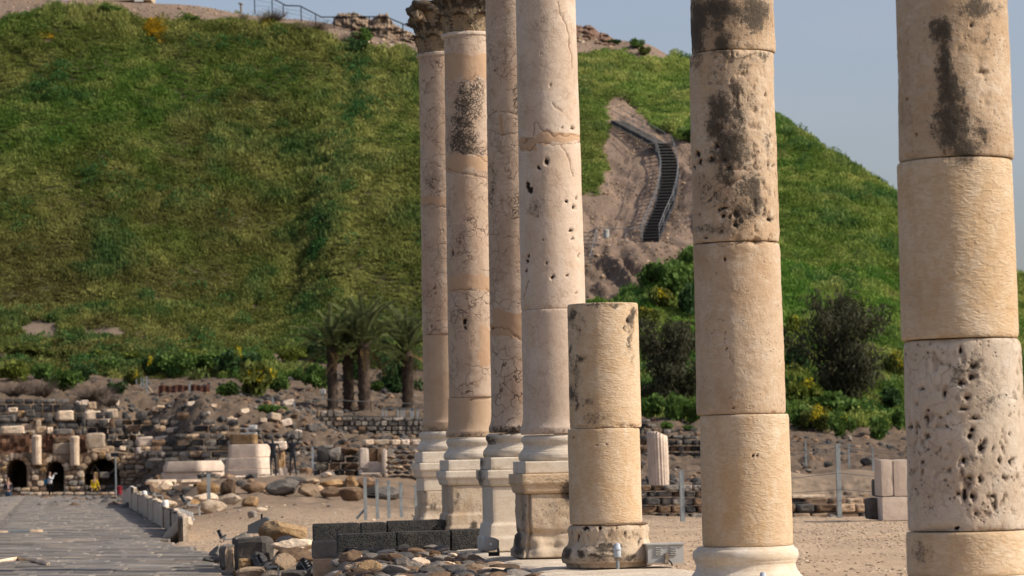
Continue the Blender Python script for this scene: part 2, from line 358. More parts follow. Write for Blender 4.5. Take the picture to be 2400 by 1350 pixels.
PROF = {
 -700: [(8, z(-.1)), (172, z(-.14)), (177, z(-.4)), (186, z(-.5)), (189, 1060), (206, 1010), (208, 950), (222, 930), (236, 890), (243, 865), (246, 840), (252, 800), (255, 770), (262, 725), (307, 0), (311, -20)],
 0: [(8, z(-.1)), (172, z(-.14)), (177, z(-.4)), (186, z(-.5)), (189.4, z(-.5)), (190, 1040), (206, 1008), (208, 942), (222, 918), (236, 880), (243, 855), (245, 828), (252, 800), (255, 758), (262, 715), (305, 38), (309, -8)],
 250: [(8, z(-.1)), (172, z(-.14)), (177, z(-.4)), (186, z(-.4)), (189, 1080), (200, 1040), (206, 1005), (208, 945), (222, 920), (236, 890), (243, 850), (245, 830), (252, 795), (255, 762), (262, 715), (304, 28), (309, 2)],
 330: [(8, z(-.1)), (150, z(-.1)), (172, z(-.1)), (184, 1150), (190, 1090), (200, 1040), (210, 1000), (213, 945), (224, 920), (238, 895), (245, 845), (250, 815), (256, 770), (262, 715), (304, 60), (309, 5)],
 450: [(8, z(.05)), (56, z(.08)), (90, z(.12)), (100, 1180), (106, 1164), (114, 1135), (150, 1115), (165, 1075), (178, 1020), (183, 948), (206, 938), (226, 922), (238, 895), (247, 845), (252, 810), (258, 765), (264, 715), (304, 55), (309, 11)],
 600: [(8, z(.25)), (42, z(.25)), (60, z(.12)), (100, 1182), (106, 1164), (114, 1122), (150, 1108), (165, 1065), (177, 1035), (182, 962), (206, 943), (228, 920), (240, 885), (250, 830), (258, 780), (266, 720), (304, 52), (309, 40)],
 700: [(8, z(.32)), (42, z(.32)), (60, z(.2)), (100, 1182), (106, 1164), (114, 1118), (150, 1106), (165, 1075), (177, 1038), (182, 985), (206, 958), (228, 930), (240, 890), (248, 845), (258, 775), (266, 720), (303, 60), (308, 46)],
 800: [(8, z(.38)), (42, z(.38)), (60, z(.28)), (100, 1184), (106, 1168), (114, 1118), (150, 1100), (172, 1068), (177, 1030), (185, 1030), (196, 1022), (198, 972), (208, 964), (228, 930), (238, 890), (247, 845), (258, 770), (303, 90), (308, 60)],
 985: [(8, z(.42)), (42, z(.42)), (60, z(.32)), (72, 1207), (100, 1195), (106, 1180), (114, 1120), (150, 1090), (174, 1058), (178, 1042), (190, 1036), (196, 1030), (198, 974), (212, 960), (232, 925), (246, 850), (258, 765), (300, 140), (306, 105)],
 1200: [(8, z(.45)), (42, z(.45)), (56, z(.36)), (60, 1222), (80, 1212), (110, 1190), (150, 1130), (190, 1020), (215, 985), (235, 900), (250, 740), (262, 600), (300, 180), (314, 66)],
 1330: [(8, z(.45)), (36, z(.42)), (56, z(.36)), (59, 1228), (90, 1215), (130, 1190), (150, 1140), (180, 1050), (205, 1003), (215, 965), (228, 860), (238, 720), (250, 610), (256, 562), (262, 552), (272, 470), (292, 260), (304, 190), (316, 115), (322, 58)],
 1440: [(8, z(.45)), (36, z(.42)), (56, z(.36)), (59, 1228), (90, 1215), (130, 1190), (150, 1140), (180, 1050), (205, 1003), (215, 965), (228, 850), (238, 712), (250, 600), (256, 559), (263, 554), (270, 485), (283, 350), (292, 268), (298, 245), (318, 115), (322, 90)],
 1520: [(8, z(.45)), (36, z(.42)), (56, z(.36)), (59, 1228), (90, 1215), (130, 1190), (150, 1140), (180, 1050), (203, 1000), (212, 960), (226, 835), (240, 650), (252, 572), (258, 556), (264, 528), (270, 470), (281, 352), (288, 296), (296, 258), (317, 125), (321, 101)],
 1640: [(8, z(.45)), (36, z(.42)), (56, z(.36)), (59, 1228), (90, 1215), (130, 1192), (150, 1145), (170, 1090), (200, 1005), (208, 970), (225, 870), (240, 660), (255, 560), (272, 400), (288, 300), (310, 180), (316, 152)],
 1740: [(8, z(.45)), (36, z(.42)), (56, z(.36)), (59, 1228), (90, 1215), (130, 1192), (150, 1145), (170, 1085), (198, 1015), (207, 980), (222, 890), (240, 690), (258, 530), (280, 350), (300, 225)],
 1826: [(8, z(.45)), (36, z(.42)), (57, z(.36)), (60, 1228), (90, 1215), (120, 1192), (140, 1165), (170, 1080), (195, 1025), (205, 990), (218, 905), (236, 740), (260, 520), (278, 370), (290, 276)],
 1900: [(8, z(.45)), (36, z(.42)), (57, z(.36)), (60, 1228), (90, 1215), (120, 1192), (140, 1165), (170, 1085), (195, 1028), (205, 995), (218, 915), (236, 750), (258, 540), (272, 410), (284, 325)],
 1970: [(8, z(.45)), (36, z(.42)), (57, z(.36)), (60, 1228), (90, 1215), (120, 1192), (140, 1165), (170, 1090), (195, 1036), (205, 1008), (217, 935), (234, 780), (256, 570), (268, 440), (280, 370)],
 2040: [(8, z(.45)), (36, z(.42)), (57, z(.36)), (60, 1228), (90, 1215), (120, 1192), (140, 1165), (170, 1092), (195, 1042), (205, 1015), (216, 950), (233, 800), (253, 590), (264, 480), (277, 418)],
 2105: [(8, z(.45)), (36, z(.42)), (57, z(.36)), (60, 1228), (90, 1215), (120, 1192), (140, 1165), (170, 1094), (195, 1048), (205, 1022), (216, 962), (232, 820), (250, 650), (262, 530), (274, 459)],
 2400: [(8, z(.45)), (36, z(.42)), (57, z(.36)), (60, 1228), (90, 1215), (120, 1192), (140, 1165), (170, 1100), (195, 1065), (208, 1035), (220, 975), (236, 830), (252, 715), (258, 655)],
 3000: [(8, z(.45)), (36, z(.42)), (57, z(.36)), (60, 1228), (90, 1215), (120, 1192), (140, 1165), (170, 1110), (195, 1085), (208, 1070), (222, 1010), (240, 980), (250, 960), (255, 955)],
}
SX = sorted(PROF)
TY = np.concatenate([np.arange(8, 40, 1.6), np.arange(40, 176, 0.8), np.arange(176, 330, 0.42), np.arange(330, 470, 10)])
stA = []; stZ = []
for s in SX:
    ys, aa, zz = [], [], []
    for Yp, v in PROF[s]:
        if isinstance(v, tuple):
            zv = v[1]; py = HY(s) + (EYE[2] - zv) / Yp * F
        else: py = v
        p = P(s, py, Yp); ys.append(Yp); aa.append(p[0] / Yp); zz.append(v[1] if isinstance(v, tuple) else p[2])
    ys += [ys[-1] + 5, ys[-1] + 45, 500]; aa += [aa[-1]] * 3; zl = zz[-1]
    zz += [zl - .5, zl - 9, zl - 22]
    stA.append(np.interp(TY, ys, aa)); stZ.append(np.interp(TY, ys, zz))
stA, stZ = np.array(stA), np.array(stZ)
gs = np.concatenate([np.arange(-700, -80, 24), np.arange(-80, 2480, 8.0), np.arange(2480, 3001, 26)])
def xs(tab):
    out = np.empty((len(TY), len(gs)))
    for k in range(len(TY)): out[k] = np.interp(gs, SX, tab[:, k])
    return out
GA, GZ = xs(stA), xs(stZ)
# soften the kinks a little between stations
ker = np.array([1, 2, 3, 2, 1.]) / 9
for _ in range(2):
    pad = np.pad(GZ, ((0, 0), (2, 2)), 'edge'); GZ = sum(ker[i] * pad[:, i:i + GZ.shape[1]] for i in range(5))
GX = GA * TY[:, None]; GYY = np.repeat(TY[:, None], len(gs), 1)
P0 = np.stack([GX, GYY, GZ], -1)
vpx, vpy = proj(P0)
hill = sstep(228, 246, GYY)
# slow and quick relief
pw = np.stack([GX, GYY, GZ], -1)
relief = (fbm(pw * .09, 3, 3) - .5) * 2.2 + (fbm(pw * .35, 4, 9) - .5) * 1.2 + (fbm(pw * 1.3, 3, 15) - .5) * .45
nz = fbm(np.stack([vpx / 60, vpy / 60, 0 * vpx], -1), 4, 21) - .5
nz2 = fbm(np.stack([vpx / 18, vpy / 18, 0 * vpx + 5], -1), 3, 22) - .5
qx, qy = vpx + nz * 70 + nz2 * 22, vpy + nz * 60 + nz2 * 20
SCARP = [(1405, 330), (1425, 262), (1478, 236), (1530, 292), (1600, 328), (1660, 332), (1660, 600), (1590, 610), (1500, 645), (1520, 690), (1440, 720), (1330, 720), (1330, 470), (1400, 455), (1425, 400)]
scarp = inpoly(qx, qy, SCARP) & (GYY > 225)
vegtop = np.interp(vpx, [-700, 0, 120, 200, 260, 330, 400, 440, 520, 600, 700, 780, 800, 850, 985, 1100, 1330, 1360, 1420, 1480, 1560, 1640, 1826, 3000],
                   [40, 36, 22, 14, 22, 62, 62, 40, 45, 50, 55, 98, 120, 95, 135, 140, 130, 128, 120, 122, 135, 120, 200, 200])
crestdirt = (qy < vegtop + 6) & (GYY > 260) & (vpx < 1640)
vegbot = np.interp(vpx, [-700, 0, 200, 420, 600, 700, 760, 985, 1330, 1490, 1500, 1640, 1850, 1950, 2060, 2110, 2300, 3000],
                   [880, 880, 880, 880, 895, 900, 850, 870, 920, 940, 985, 980, 990, 1010, 1030, 1000, 1040, 1100])
below = (vpy + nz2 * 30 > vegbot)
bands = ((fbm(np.stack([vpx / 30, vpy / 22, 0 * vpx + 3], -1), 3, 33) < .56) & (inpoly(vpx + nz * 160, vpy + nz2 * 50, [(-300, 758), (60, 752), (250, 768), (420, 768), (470, 800), (300, 800), (60, 790), (-300, 795)]) |
          inpoly(vpx + nz * 120, vpy + nz2 * 40, [(-300, 826), (130, 828), (170, 850), (100, 866), (-300, 866)]) |
          inpoly(vpx + nz * 100, vpy + nz2 * 40, [(620, 838), (760, 828), (760, 880), (640, 880)])) & (GYY > 232))
small = (fbm(np.stack([vpx / 40, vpy / 26, 0 * vpx + 9], -1), 3, 31) > .80) & (vpx < 1000)
dirt = scarp | crestdirt | below | bands | (small & (hill > .5))
veg = ((GYY > 205) & ~dirt).astype(float)
amp = np.where(scarp, .22, 1.0)
crest_fade = 1 - sstep(-14, 4, GYY - np.interp(gs, SX, [PROF[s][-1][0] for s in SX])[None, :]) * .85
GZ = GZ + relief * np.where(hill > 0, hill * .55 * amp, 0) * crest_fade
lowsc = scarp * sstep(565, 600, vpy)
GZ = GZ - lowsc * (sstep(.62, .95, 1 - np.abs(fbm(np.stack([GX * .55 + GZ * .35, GYY * .1, GZ * .3], -1), 4, 44) * 2 - 1)) * 1.1 + (fbm(pw * 1.4, 4, 45, .6) - .5) * .9)
# gullies on the bare scarp and rough ground among the ruins
gul = 1 - np.abs(fbm(np.stack([GX * .5 + GZ * .15, GYY * .12, GZ * .12], -1), 4, 41) * 2 - 1)
GZ = GZ - scarp * (sstep(.84, .99, gul) * .30 + (fbm(pw * 2.2, 4, 42, .6) - .5) * .12 + (fbm(np.stack([GX * 1.1, GYY * .2, GZ * .2], -1), 4, 43) - .5) * .30)
mid = sstep(62, 100, GYY) * (1 - hill)
rdg = 1 - np.abs(fbm(pw * .45, 5, 53, .6) * 2 - 1)
rough_ = sstep(140, 172, GYY)
GZ = GZ + mid * ((fbm(pw * .5, 4, 51) - .5) * .4 + (fbm(pw * 1.6, 3, 52) - .5) * .3 + rough_ * (1 - .75 * np.exp(-((GYY - 194) / 8) ** 2) * (vpx > 730)) * ((rdg - .75) * 1.5 + (fbm(pw * 2.6, 3, 54) - .5) * .5))
near = 1 - sstep(60, 90, GYY)
GZ = GZ + near * (fbm(pw * .8, 4, 61) - .5) * .07
# the paved street lies in the sheet
d_edge = GX - street_right(GYY)
GZ = np.where(GYY < 176, np.where(d_edge < 0.35, np.minimum(GZ, -.10), np.where(d_edge < 3.5, -.05 + (GZ + .05) * sstep(0.2, 3.5, d_edge), GZ)), GZ)
PT = np.stack([GX, GYY, GZ], -1)
vpx, vpy = proj(PT)

def terrain_z(X, Y):
    k = int(np.clip(np.searchsorted(TY, Y) - 1, 0, len(TY) - 2)); t = (Y - TY[k]) / (TY[k + 1] - TY[k])
    z0 = np.interp(X, GX[k], GZ[k]); z1 = np.interp(X, GX[k + 1], GZ[k + 1])
    return z0 + (z1 - z0) * t
def G(px, py, ymin=40.0, ymax=325.0):
    """first point of the terrain on the sight line through photo pixel (px,py)"""
    r = ray(px, py); k0 = np.searchsorted(TY, ymin); last = None
    for k in range(k0, len(TY)):
        Y = TY[k]
        if Y > ymax: break
        x, h = EYE[0] + r[0] * Y, EYE[2] + r[2] * Y
        g = np.interp(x, GX[k], GZ[k])
        if g >= h:
            if last is None: return np.array([x, Y, g])
            Yl, hl, gl = last; t = (hl - gl) / ((hl - gl) + (g - h) + 1e-9); Y = Yl + (Y - Yl) * t
            x = EYE[0] + r[0] * Y; return np.array([x, Y, terrain_z(x, Y)])
        last = (Y, h, g)
    Y = min(ymax, TY[-1]); x = EYE[0] + r[0] * Y; return np.array([x, Y, terrain_z(x, Y)])

# soil colours
n_a = fbm(PT * .6, 4, 71)[..., None]; n_b = fbm(PT * 2.5, 3, 72)[..., None]
def mixc(f, a, b): return np.array(a) * (1 - f) + np.array(b) * f
gravel = mixc(n_a, (.43, .305, .195), (.51, .375, .255))
soil = mixc(n_a, (.16, .11, .072), (.25, .18, .12))
darksoil = mixc(n_a, (.065, .047, .034), (.155, .108, .072))
scarpc = mixc(n_a, (.185, .128, .092), (.27, .19, .14))
crestc = mixc(n_a, (.15, .11, .085), (.26, .185, .135))
under = mixc(n_a, (.05, .055, .018), (.09, .085, .03))
f_mid = sstep(58, 110, GYY)[..., None]; f_far = sstep(118, 165, GYY)[..., None]
colr = mixc(f_mid, gravel, soil); colr = colr * (1 - f_far) + darksoil * f_far
colr = np.where(((hill > .5) & below)[..., None], darksoil, colr)
colr = np.where((scarp & (hill > .01))[..., None], scarpc, colr)
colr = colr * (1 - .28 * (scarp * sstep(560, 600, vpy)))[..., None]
colr = np.where((bands)[..., None], mixc(n_a, (.115, .085, .062), (.20, .15, .11)), colr)
colr = np.where((crestdirt)[..., None], crestc, colr)
colr = np.where((veg > .5)[..., None], under, colr)
colr = colr * (0.8 + .4 * n_b)

t = NT('soil'); n1 = t.noise(3.0, 6, 0.7); n2 = t.noise(22, 4, 0.7); n3 = t.noise(0.8, 5, 0.65)
c = t.attr('soil', out='Color')
c = t.mix(t.math('MULTIPLY', t.ramp(n2, .50, .70), .38), c, (.10, .075, .055))
c = t.mix(t.math('MULTIPLY', t.ramp(n1, .56, .72), .42), c, (.44, .36, .28))
c = t.mix(t.math('MULTIPLY', t.ramp(n3, .40, .62), .22), c, (.17, .12, .08))
M['soil'] = t.done(c, .95, t.bump(n2, .03, .7, t.bump(n1, .12, .7)))
kk = int(np.searchsorted(TY, 228))
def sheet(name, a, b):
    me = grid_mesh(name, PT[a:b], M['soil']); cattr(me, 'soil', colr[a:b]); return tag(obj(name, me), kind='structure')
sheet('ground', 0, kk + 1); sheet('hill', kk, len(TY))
pl = MB(); pl.add([(-6000, -3000, -6), (6000, -3000, -6), (6000, 9000, -6), (-6000, 9000, -6)], [(0, 1, 2, 3)])
tag(pl.build('far_plain', plain('far_plain_earth', (.22, .19, .12), .95)), kind='structure')

# ------------------------------------------------------------------ grass and weeds on the hill
def leaf_mat(name, instancer=False, col=(.06, .09, .02), var=.5, trans=.3):
    t = NT(name)
    oi = t.node('ShaderNodeObjectInfo').outputs['Random']
    c = t.attr('tint', 'INSTANCER', 'Color') if instancer else t.mix(t.ramp(t.noise(1.2, 4, .6), .3, .7), tuple(q * .72 for q in col), tuple(q * 1.25 for q in col))
    v = t.math('MULTIPLY_ADD', t.noise(7, 2), var * 2, 1 - var)
    g = t.node('ShaderNodeCombineColor'); [t.lk(v, g.inputs[i]) for i in range(3)]
    c = t.mix(1.0, c, g.outputs[0], 'MULTIPLY')
    t.lk(c, t.b.inputs['Base Color']); t.b.inputs['Roughness'].default_value = .7
    t.b.inputs['Specular IOR Level'].default_value = .15
    tr = t.node('ShaderNodeBsdfTranslucent'); t.lk(c, tr.inputs['Color'])
    mx = t.node('ShaderNodeMixShader'); mx.inputs[0].default_value = trans
    t.lk(t.b.outputs[0], mx.inputs[1]); t.lk(tr.outputs[0], mx.inputs[2])
    t.lk(mx.outputs[0], t.n['Material Output'].inputs['Surface']); return t.m
M['grass'] = leaf_mat('grass_blades', True)
def tuft(seed, n=44, rad=.42, h=.55, spiky=.5):
    r = random.Random(seed); v = []; f = []
    for i in range(n):
        a = r.uniform(0, 6.28); q = rad * math.sqrt(r.random()); top = h * (1 - .55 * (q / rad) ** 2) * r.uniform(.55, 1.1)
        x, y = q * math.cos(a), q * math.sin(a); w = r.uniform(.022, .06); d = r.uniform(0, 6.28)
        ln = r.uniform(.1, .26); dx, dy = w * math.cos(d), w * math.sin(d)
        lx, ly = r.uniform(-.12, .12), r.uniform(-.12, .12); b = len(v)
        zb = max(0, top - ln)
        v += [(x - dx, y - dy, zb), (x + dx, y + dy, zb), (x + dx * .7 + lx, y + dy * .7 + ly, top), (x - dx * .7 + lx, y - dy * .7 + ly, top + r.uniform(-.05, .05))]
        f.append((b, b + 1, b + 2, b + 3))
    return mesh('tuft', v, f, M['grass'])
pc = bpy.data.collections.new('tufts')
for i in range(4):
    o = bpy.data.objects.new('tuft', tuft(i, 46, .34 + .05 * i, .36 + .10 * i)); pc.objects.link(o)

# tint per vertex, from the plants there; darker brown low on the left, brighter on the right
gx, gy = vpx / 2400, vpy / 1350
big = fbm(PT * .055, 4, 81); med = fbm(PT * .22, 4, 82); fin = fbm(PT * .9, 3, 83)
olive = np.array((.125, .152, .030)); green = np.array((.082, .170, .024)); dgreen = np.array((.040, .108, .028)); straw = np.array((.33, .33, .10)); brown = np.array((.145, .125, .040))
def L(a, b, f): return a * (1 - f[..., None]) + b * f[..., None]
T = np.broadcast_to(olive, PT.shape).copy()
right = sstep(1300, 1500, vpx)
T = L(T, np.broadcast_to(green, PT.shape), np.clip(sstep(.46, .62, big) * .8 + right * .45, 0, 1))
T = L(T, np.broadcast_to(brown, PT.shape), sstep(.5, .66, fbm(PT * .12 + 40, 4, 84)) * (1 - right) * np.clip(sstep(120, 260, vpy) * sstep(950, 500, vpx), .25, 1) * .65)
T = L(T, np.broadcast_to(brown * .85, PT.shape), np.clip(sstep(520, 700, vpy) * sstep(760, 300, vpx) * (.25 + .8 * sstep(.42, .6, fbm(PT * .2 + 7, 4, 90))), 0, .75))
T = L(T, np.broadcast_to(dgreen, PT.shape), sstep(.55, .68, med) * .75)
gully = np.exp(-((vpx - np.interp(vpy, [60, 250, 420, 640, 740], [840, 845, 790, 745, 720])) / 30) ** 2) * sstep(760, 700, vpy)
T = L(T, np.broadcast_to(dgreen * .9, PT.shape), np.clip(gully * sstep(.36, .5, med) * 1.1, 0, 1))
rim = np.exp(-((vpy - vegtop - 22) / 22.0) ** 2)
st_f = sstep(.54, .68, fbm(PT * .35 + 9, 4, 85)) * .45 + sstep(.5, .6, fin) * .22 + rim * sstep(.35, .6, med) * .4 + np.clip(np.exp(-((vpx - np.interp(vpy, [60, 250, 420, 640, 740], [840, 845, 790, 745, 720])) / 75) ** 2) * sstep(700, 640, vpy) - gully * .8, 0, 1) * sstep(.36, .52, fin) * .95 + np.exp(-((vpx - 900) / 110) ** 2) * .18
st_f = st_f + np.where((vpx > 1340) & (vpx < 1640) & (vpy < 480), .22, 0)
T = L(T, np.broadcast_to(straw, PT.shape), np.clip(st_f, 0, .8))
yel = np.zeros(vpx.shape)
for (cx, cy, rx, ry, k) in [(362, 72, 28, 20, 1), (120, 88, 16, 9, .8), (102, 82, 8, 6, .8), (375, 103, 8, 6, .7), (625, 62, 10, 8, .7), (555, 65, 14, 8, .4), (195, 460, 10, 8, .35), (840, 105, 16, 10, .3), (915, 690, 20, 12, .3), (560, 850, 30, 14, .4)]:
    yel = np.maximum(yel, k * np.exp(-((vpx - cx) / rx) ** 2 - ((vpy - cy) / ry) ** 2))
T = np.where((yel * (.5 + fin) > .42)[..., None], np.array((.44, .27, .012)), T)
T = T * (.72 + .56 * fin)[..., None] * (.94 + .30 * right)[..., None] * np.array((1.04, 1.05, 1.02))
dens = veg * (0.75 + .5 * sstep(.3, .6, med))
hh = (.5 + .9 * sstep(.4, .65, med) + .5 * rim + .6 * gully)
sub = slice(int(np.searchsorted(TY, 205)), int(np.searchsorted(TY, 322)))
me = grid_mesh('grass', PT[sub], M['grass'])
fattr(me, 'dens', dens[sub]); cattr(me, 'tint', T[sub]); fattr(me, 'tall', hh[sub])
go = obj('grass', me); tag(go, kind='stuff')
dw = veg * (.10 * sstep(.50, .60, fbm(PT * .45, 3, 86)) + 1.6 * np.clip(gully * sstep(.36, .48, med), 0, 1) + .35 * sstep(.60, .68, fbm(PT * .18, 4, 87)) + .25 * sstep(760, 830, vpy) + .15 * rim)
mew = grid_mesh('weeds', PT[sub], M['grass']); fattr(mew, 'dens', dw[sub])
Tw = L(T * .85, np.broadcast_to(dgreen * 1.15, PT.shape), np.clip(sstep(.40, .6, fbm(PT * .3, 3, 88)) * .9 + gully, 0, 1)); Tw = L(Tw, np.broadcast_to(straw * .8, PT.shape), sstep(.62, .70, fbm(PT * .5, 3, 89)) * .7)
cattr(mew, 'tint', Tw[sub]); fattr(mew, 'tall', (.6 + .8 * fin)[sub]); gow = obj('weeds', mew); tag(gow, kind='stuff')
def weed(seed):
    r = np.random.default_rng(seed); v = []; f = []
    for i in range(130):
        a = r.uniform(0, 6.28); q = r.normal(size=3); q /= np.linalg.norm(q); p = q * r.uniform(.5, 1.0) ** .5 * (.62, .62, .5) + (0, 0, .42)
        t1 = r.normal(size=3) * .6 + q * .5 + (0, 0, .5); t1 /= np.linalg.norm(t1); t2 = np.cross(t1, r.normal(size=3)); t2 /= np.linalg.norm(t2); s = r.uniform(.08, .2); b = len(v)
        v += [p - t2 * s * .3, p + t1 * s * .5 - t2 * s * .4, p + t1 * s, p + t1 * s * .5 + t2 * s * .4]; f.append((b, b + 1, b + 2, b + 3))
    return mesh('weed', v, f, M['grass'])
wcol = bpy.data.collections.new('weed_kinds')
for i in range(4): wcol.objects.link(bpy.data.objects.new('weed', weed(i)))
ng = bpy.data.node_groups.new('scatter', 'GeometryNodeTree')
ng.interface.new_socket('Geometry', in_out='INPUT', socket_type='NodeSocketGeometry'); ng.interface.new_socket('Geometry', in_out='OUTPUT', socket_type='NodeSocketGeometry')
nn = ng.nodes; nl = ng.links
gi, gout = nn.new('NodeGroupInput'), nn.new('NodeGroupOutput')
dist = nn.new('GeometryNodeDistributePointsOnFaces'); dist.distribute_method = 'RANDOM'
na = nn.new('GeometryNodeInputNamedAttribute'); na.data_type = 'FLOAT'; na.inputs['Name'].default_value = 'dens'
mu = nn.new('ShaderNodeMath'); mu.operation = 'MULTIPLY'; mu.inputs[1].default_value = 12.0
nl.new(na.outputs['Attribute'], mu.inputs[0]); nl.new(mu.outputs[0], dist.inputs['Density'])
nl.new(gi.outputs[0], dist.inputs['Mesh'])
ci = nn.new('GeometryNodeCollectionInfo'); ci.inputs['Collection'].default_value = pc; ci.inputs['Separate Children'].default_value = True; ci.inputs['Reset Children'].default_value = True
ins = nn.new('GeometryNodeInstanceOnPoints'); ins.inputs['Pick Instance'].default_value = True
nl.new(dist.outputs['Points'], ins.inputs['Points']); nl.new(ci.outputs[0], ins.inputs['Instance'])
rv = nn.new('FunctionNodeRandomValue'); rv.data_type = 'FLOAT_VECTOR'; rv.inputs['Min'].default_value = (-.2, -.2, 0); rv.inputs['Max'].default_value = (.2, .2, 6.28)
e2r = nn.new('FunctionNodeEulerToRotation'); nl.new(rv.outputs['Value'], e2r.inputs[0]); nl.new(e2r.outputs[0], ins.inputs['Rotation'])
rs = nn.new('FunctionNodeRandomValue'); rs.data_type = 'FLOAT'; rs.inputs[2].default_value = .55; rs.inputs[3].default_value = 1.25
nt_ = nn.new('GeometryNodeInputNamedAttribute'); nt_.data_type = 'FLOAT'; nt_.inputs['Name'].default_value = 'tall'
m2 = nn.new('ShaderNodeMath'); m2.operation = 'MULTIPLY'; nl.new(rs.outputs[1], m2.inputs[0]); nl.new(nt_.outputs['Attribute'], m2.inputs[1])
cx_ = nn.new('ShaderNodeCombineXYZ'); nl.new(rs.outputs[1], cx_.inputs[0]); nl.new(rs.outputs[1], cx_.inputs[1]); nl.new(m2.outputs[0], cx_.inputs[2])
nl.new(cx_.outputs[0], ins.inputs['Scale']); nl.new(ins.outputs[0], gout.inputs[0])
md = go.modifiers.new('scatter', 'NODES'); md.node_group = ng
nwg = ng.copy(); nwg.name = 'scatter_weeds'
for x in nwg.nodes:
    if x.bl_idname == 'GeometryNodeCollectionInfo': x.inputs['Collection'].default_value = wcol
    if x.bl_idname == 'ShaderNodeMath' and abs(x.inputs[1].default_value - 12.0) < .01: x.inputs[1].default_value = 2.2
    if x.bl_idname == 'FunctionNodeRandomValue' and x.data_type == 'FLOAT': x.inputs[2].default_value = .45; x.inputs[3].default_value = 1.3
gow.modifiers.new('scatter', 'NODES').node_group = nwg
# ================================================================== columns
ROW = math.atan2(0.1519, 1.0)            # the colonnade runs away from the camera, turned a little to the left
M['old_stone'] = column_mat('old_limestone', (.50, .385, .275), (.42, .295, .19), (.56, .465, .36), chisel=0.12, rough_b=1.0, pits=.55, orange=(.45, .29, .16), orange_f=.45, seed=1)
M['pitted_stone'] = column_mat('pitted_limestone', (.54, .455, .365), (.46, .37, .28), (.58, .51, .43), rough_b=.8, pits=.9, veins=.35, orange=(.42, .28, .18), orange_f=.4, seed=2)
M['new_stone'] = column_mat('tooled_limestone', (.57, .445, .315), (.52, .385, .25), (.61, .50, .37), chisel=.75, rough_b=.5, pits=.2, orange=(.47, .29, .135), orange_f=.6, seed=3)
M['breccia'] = column_mat('veined_marble', (.47, .345, .25), (.52, .405, .31), (.39, .275, .19), veins=1.0, rough_b=.35, orange=(.44, .27, .17), orange_f=.4, seed=4)
M['breccia_pale'] = column_mat('pale_veined_marble', (.53, .415, .32), (.57, .465, .375), (.47, .345, .25), veins=.28, rough_b=.35, pits=.25, orange=(.46, .31, .20), orange_f=.35, seed=5)
M['plaster_stone'] = column_mat('smooth_restored_stone', (.47, .345, .235), (.43, .30, .20), (.49, .37, .27), rough_b=.25, orange=(.43, .27, .15), orange_f=.4, seed=6)
M['white_new'] = column_mat('white_cut_stone', (.63, .56, .47), (.60, .52, .42), (.65, .59, .51), rough_b=.25, chisel=.12, orange=(.50, .37, .22), orange_f=.35, seed=7)
M['pedestal_old'] = column_mat('weathered_pedestal_stone', (.52, .42, .31), (.45, .345, .24), (.56, .47, .37), rough_b=1.0, pits=.6, veins=.25, orange=(.36, .23, .12), orange_f=.65, seed=8)
M['capital'] = column_mat('carved_capital_stone', (.36, .27, .17), (.29, .21, .13), (.42, .335, .225), rough_b=.7, orange=(.36, .22, .10), orange_f=.4, seed=9)

def blobs(px, py, lst, pw_=1.0):
    s = np.zeros(np.shape(px))
    for (cx, cy, rx, ry, k) in lst:
        s = np.maximum(s, k * np.exp(-((((px - cx) / rx) ** 2 + ((py - cy) / ry) ** 2) ** pw_)))
    return s
def lines(px, py, lst):
    s = np.zeros(np.shape(px)); 
    for pts, w in lst:
        wx_, wy_ = warp(px, py, 14, 14.0); jx = (wx_ - px) * 2.5; jy = wy_ - py; w = w * .62
        for (x0, y0), (x1, y1) in zip(pts[:-1], pts[1:]):
            dx, dy = x1 - x0, y1 - y0; t = np.clip(((px + jx * .4 - x0) * dx + (py + jy - y0) * dy) / (dx * dx + dy * dy), 0, 1)
            d = np.hypot(px + jx * .4 - x0 - t * dx, py + jy - y0 - t * dy); s = np.maximum(s, np.exp(-(d / w) ** 2))
    return s
FRONT = np.concatenate([np.linspace(-205, 25, 190), np.linspace(25, 155, 22)[1:-1]]) * math.pi / 180

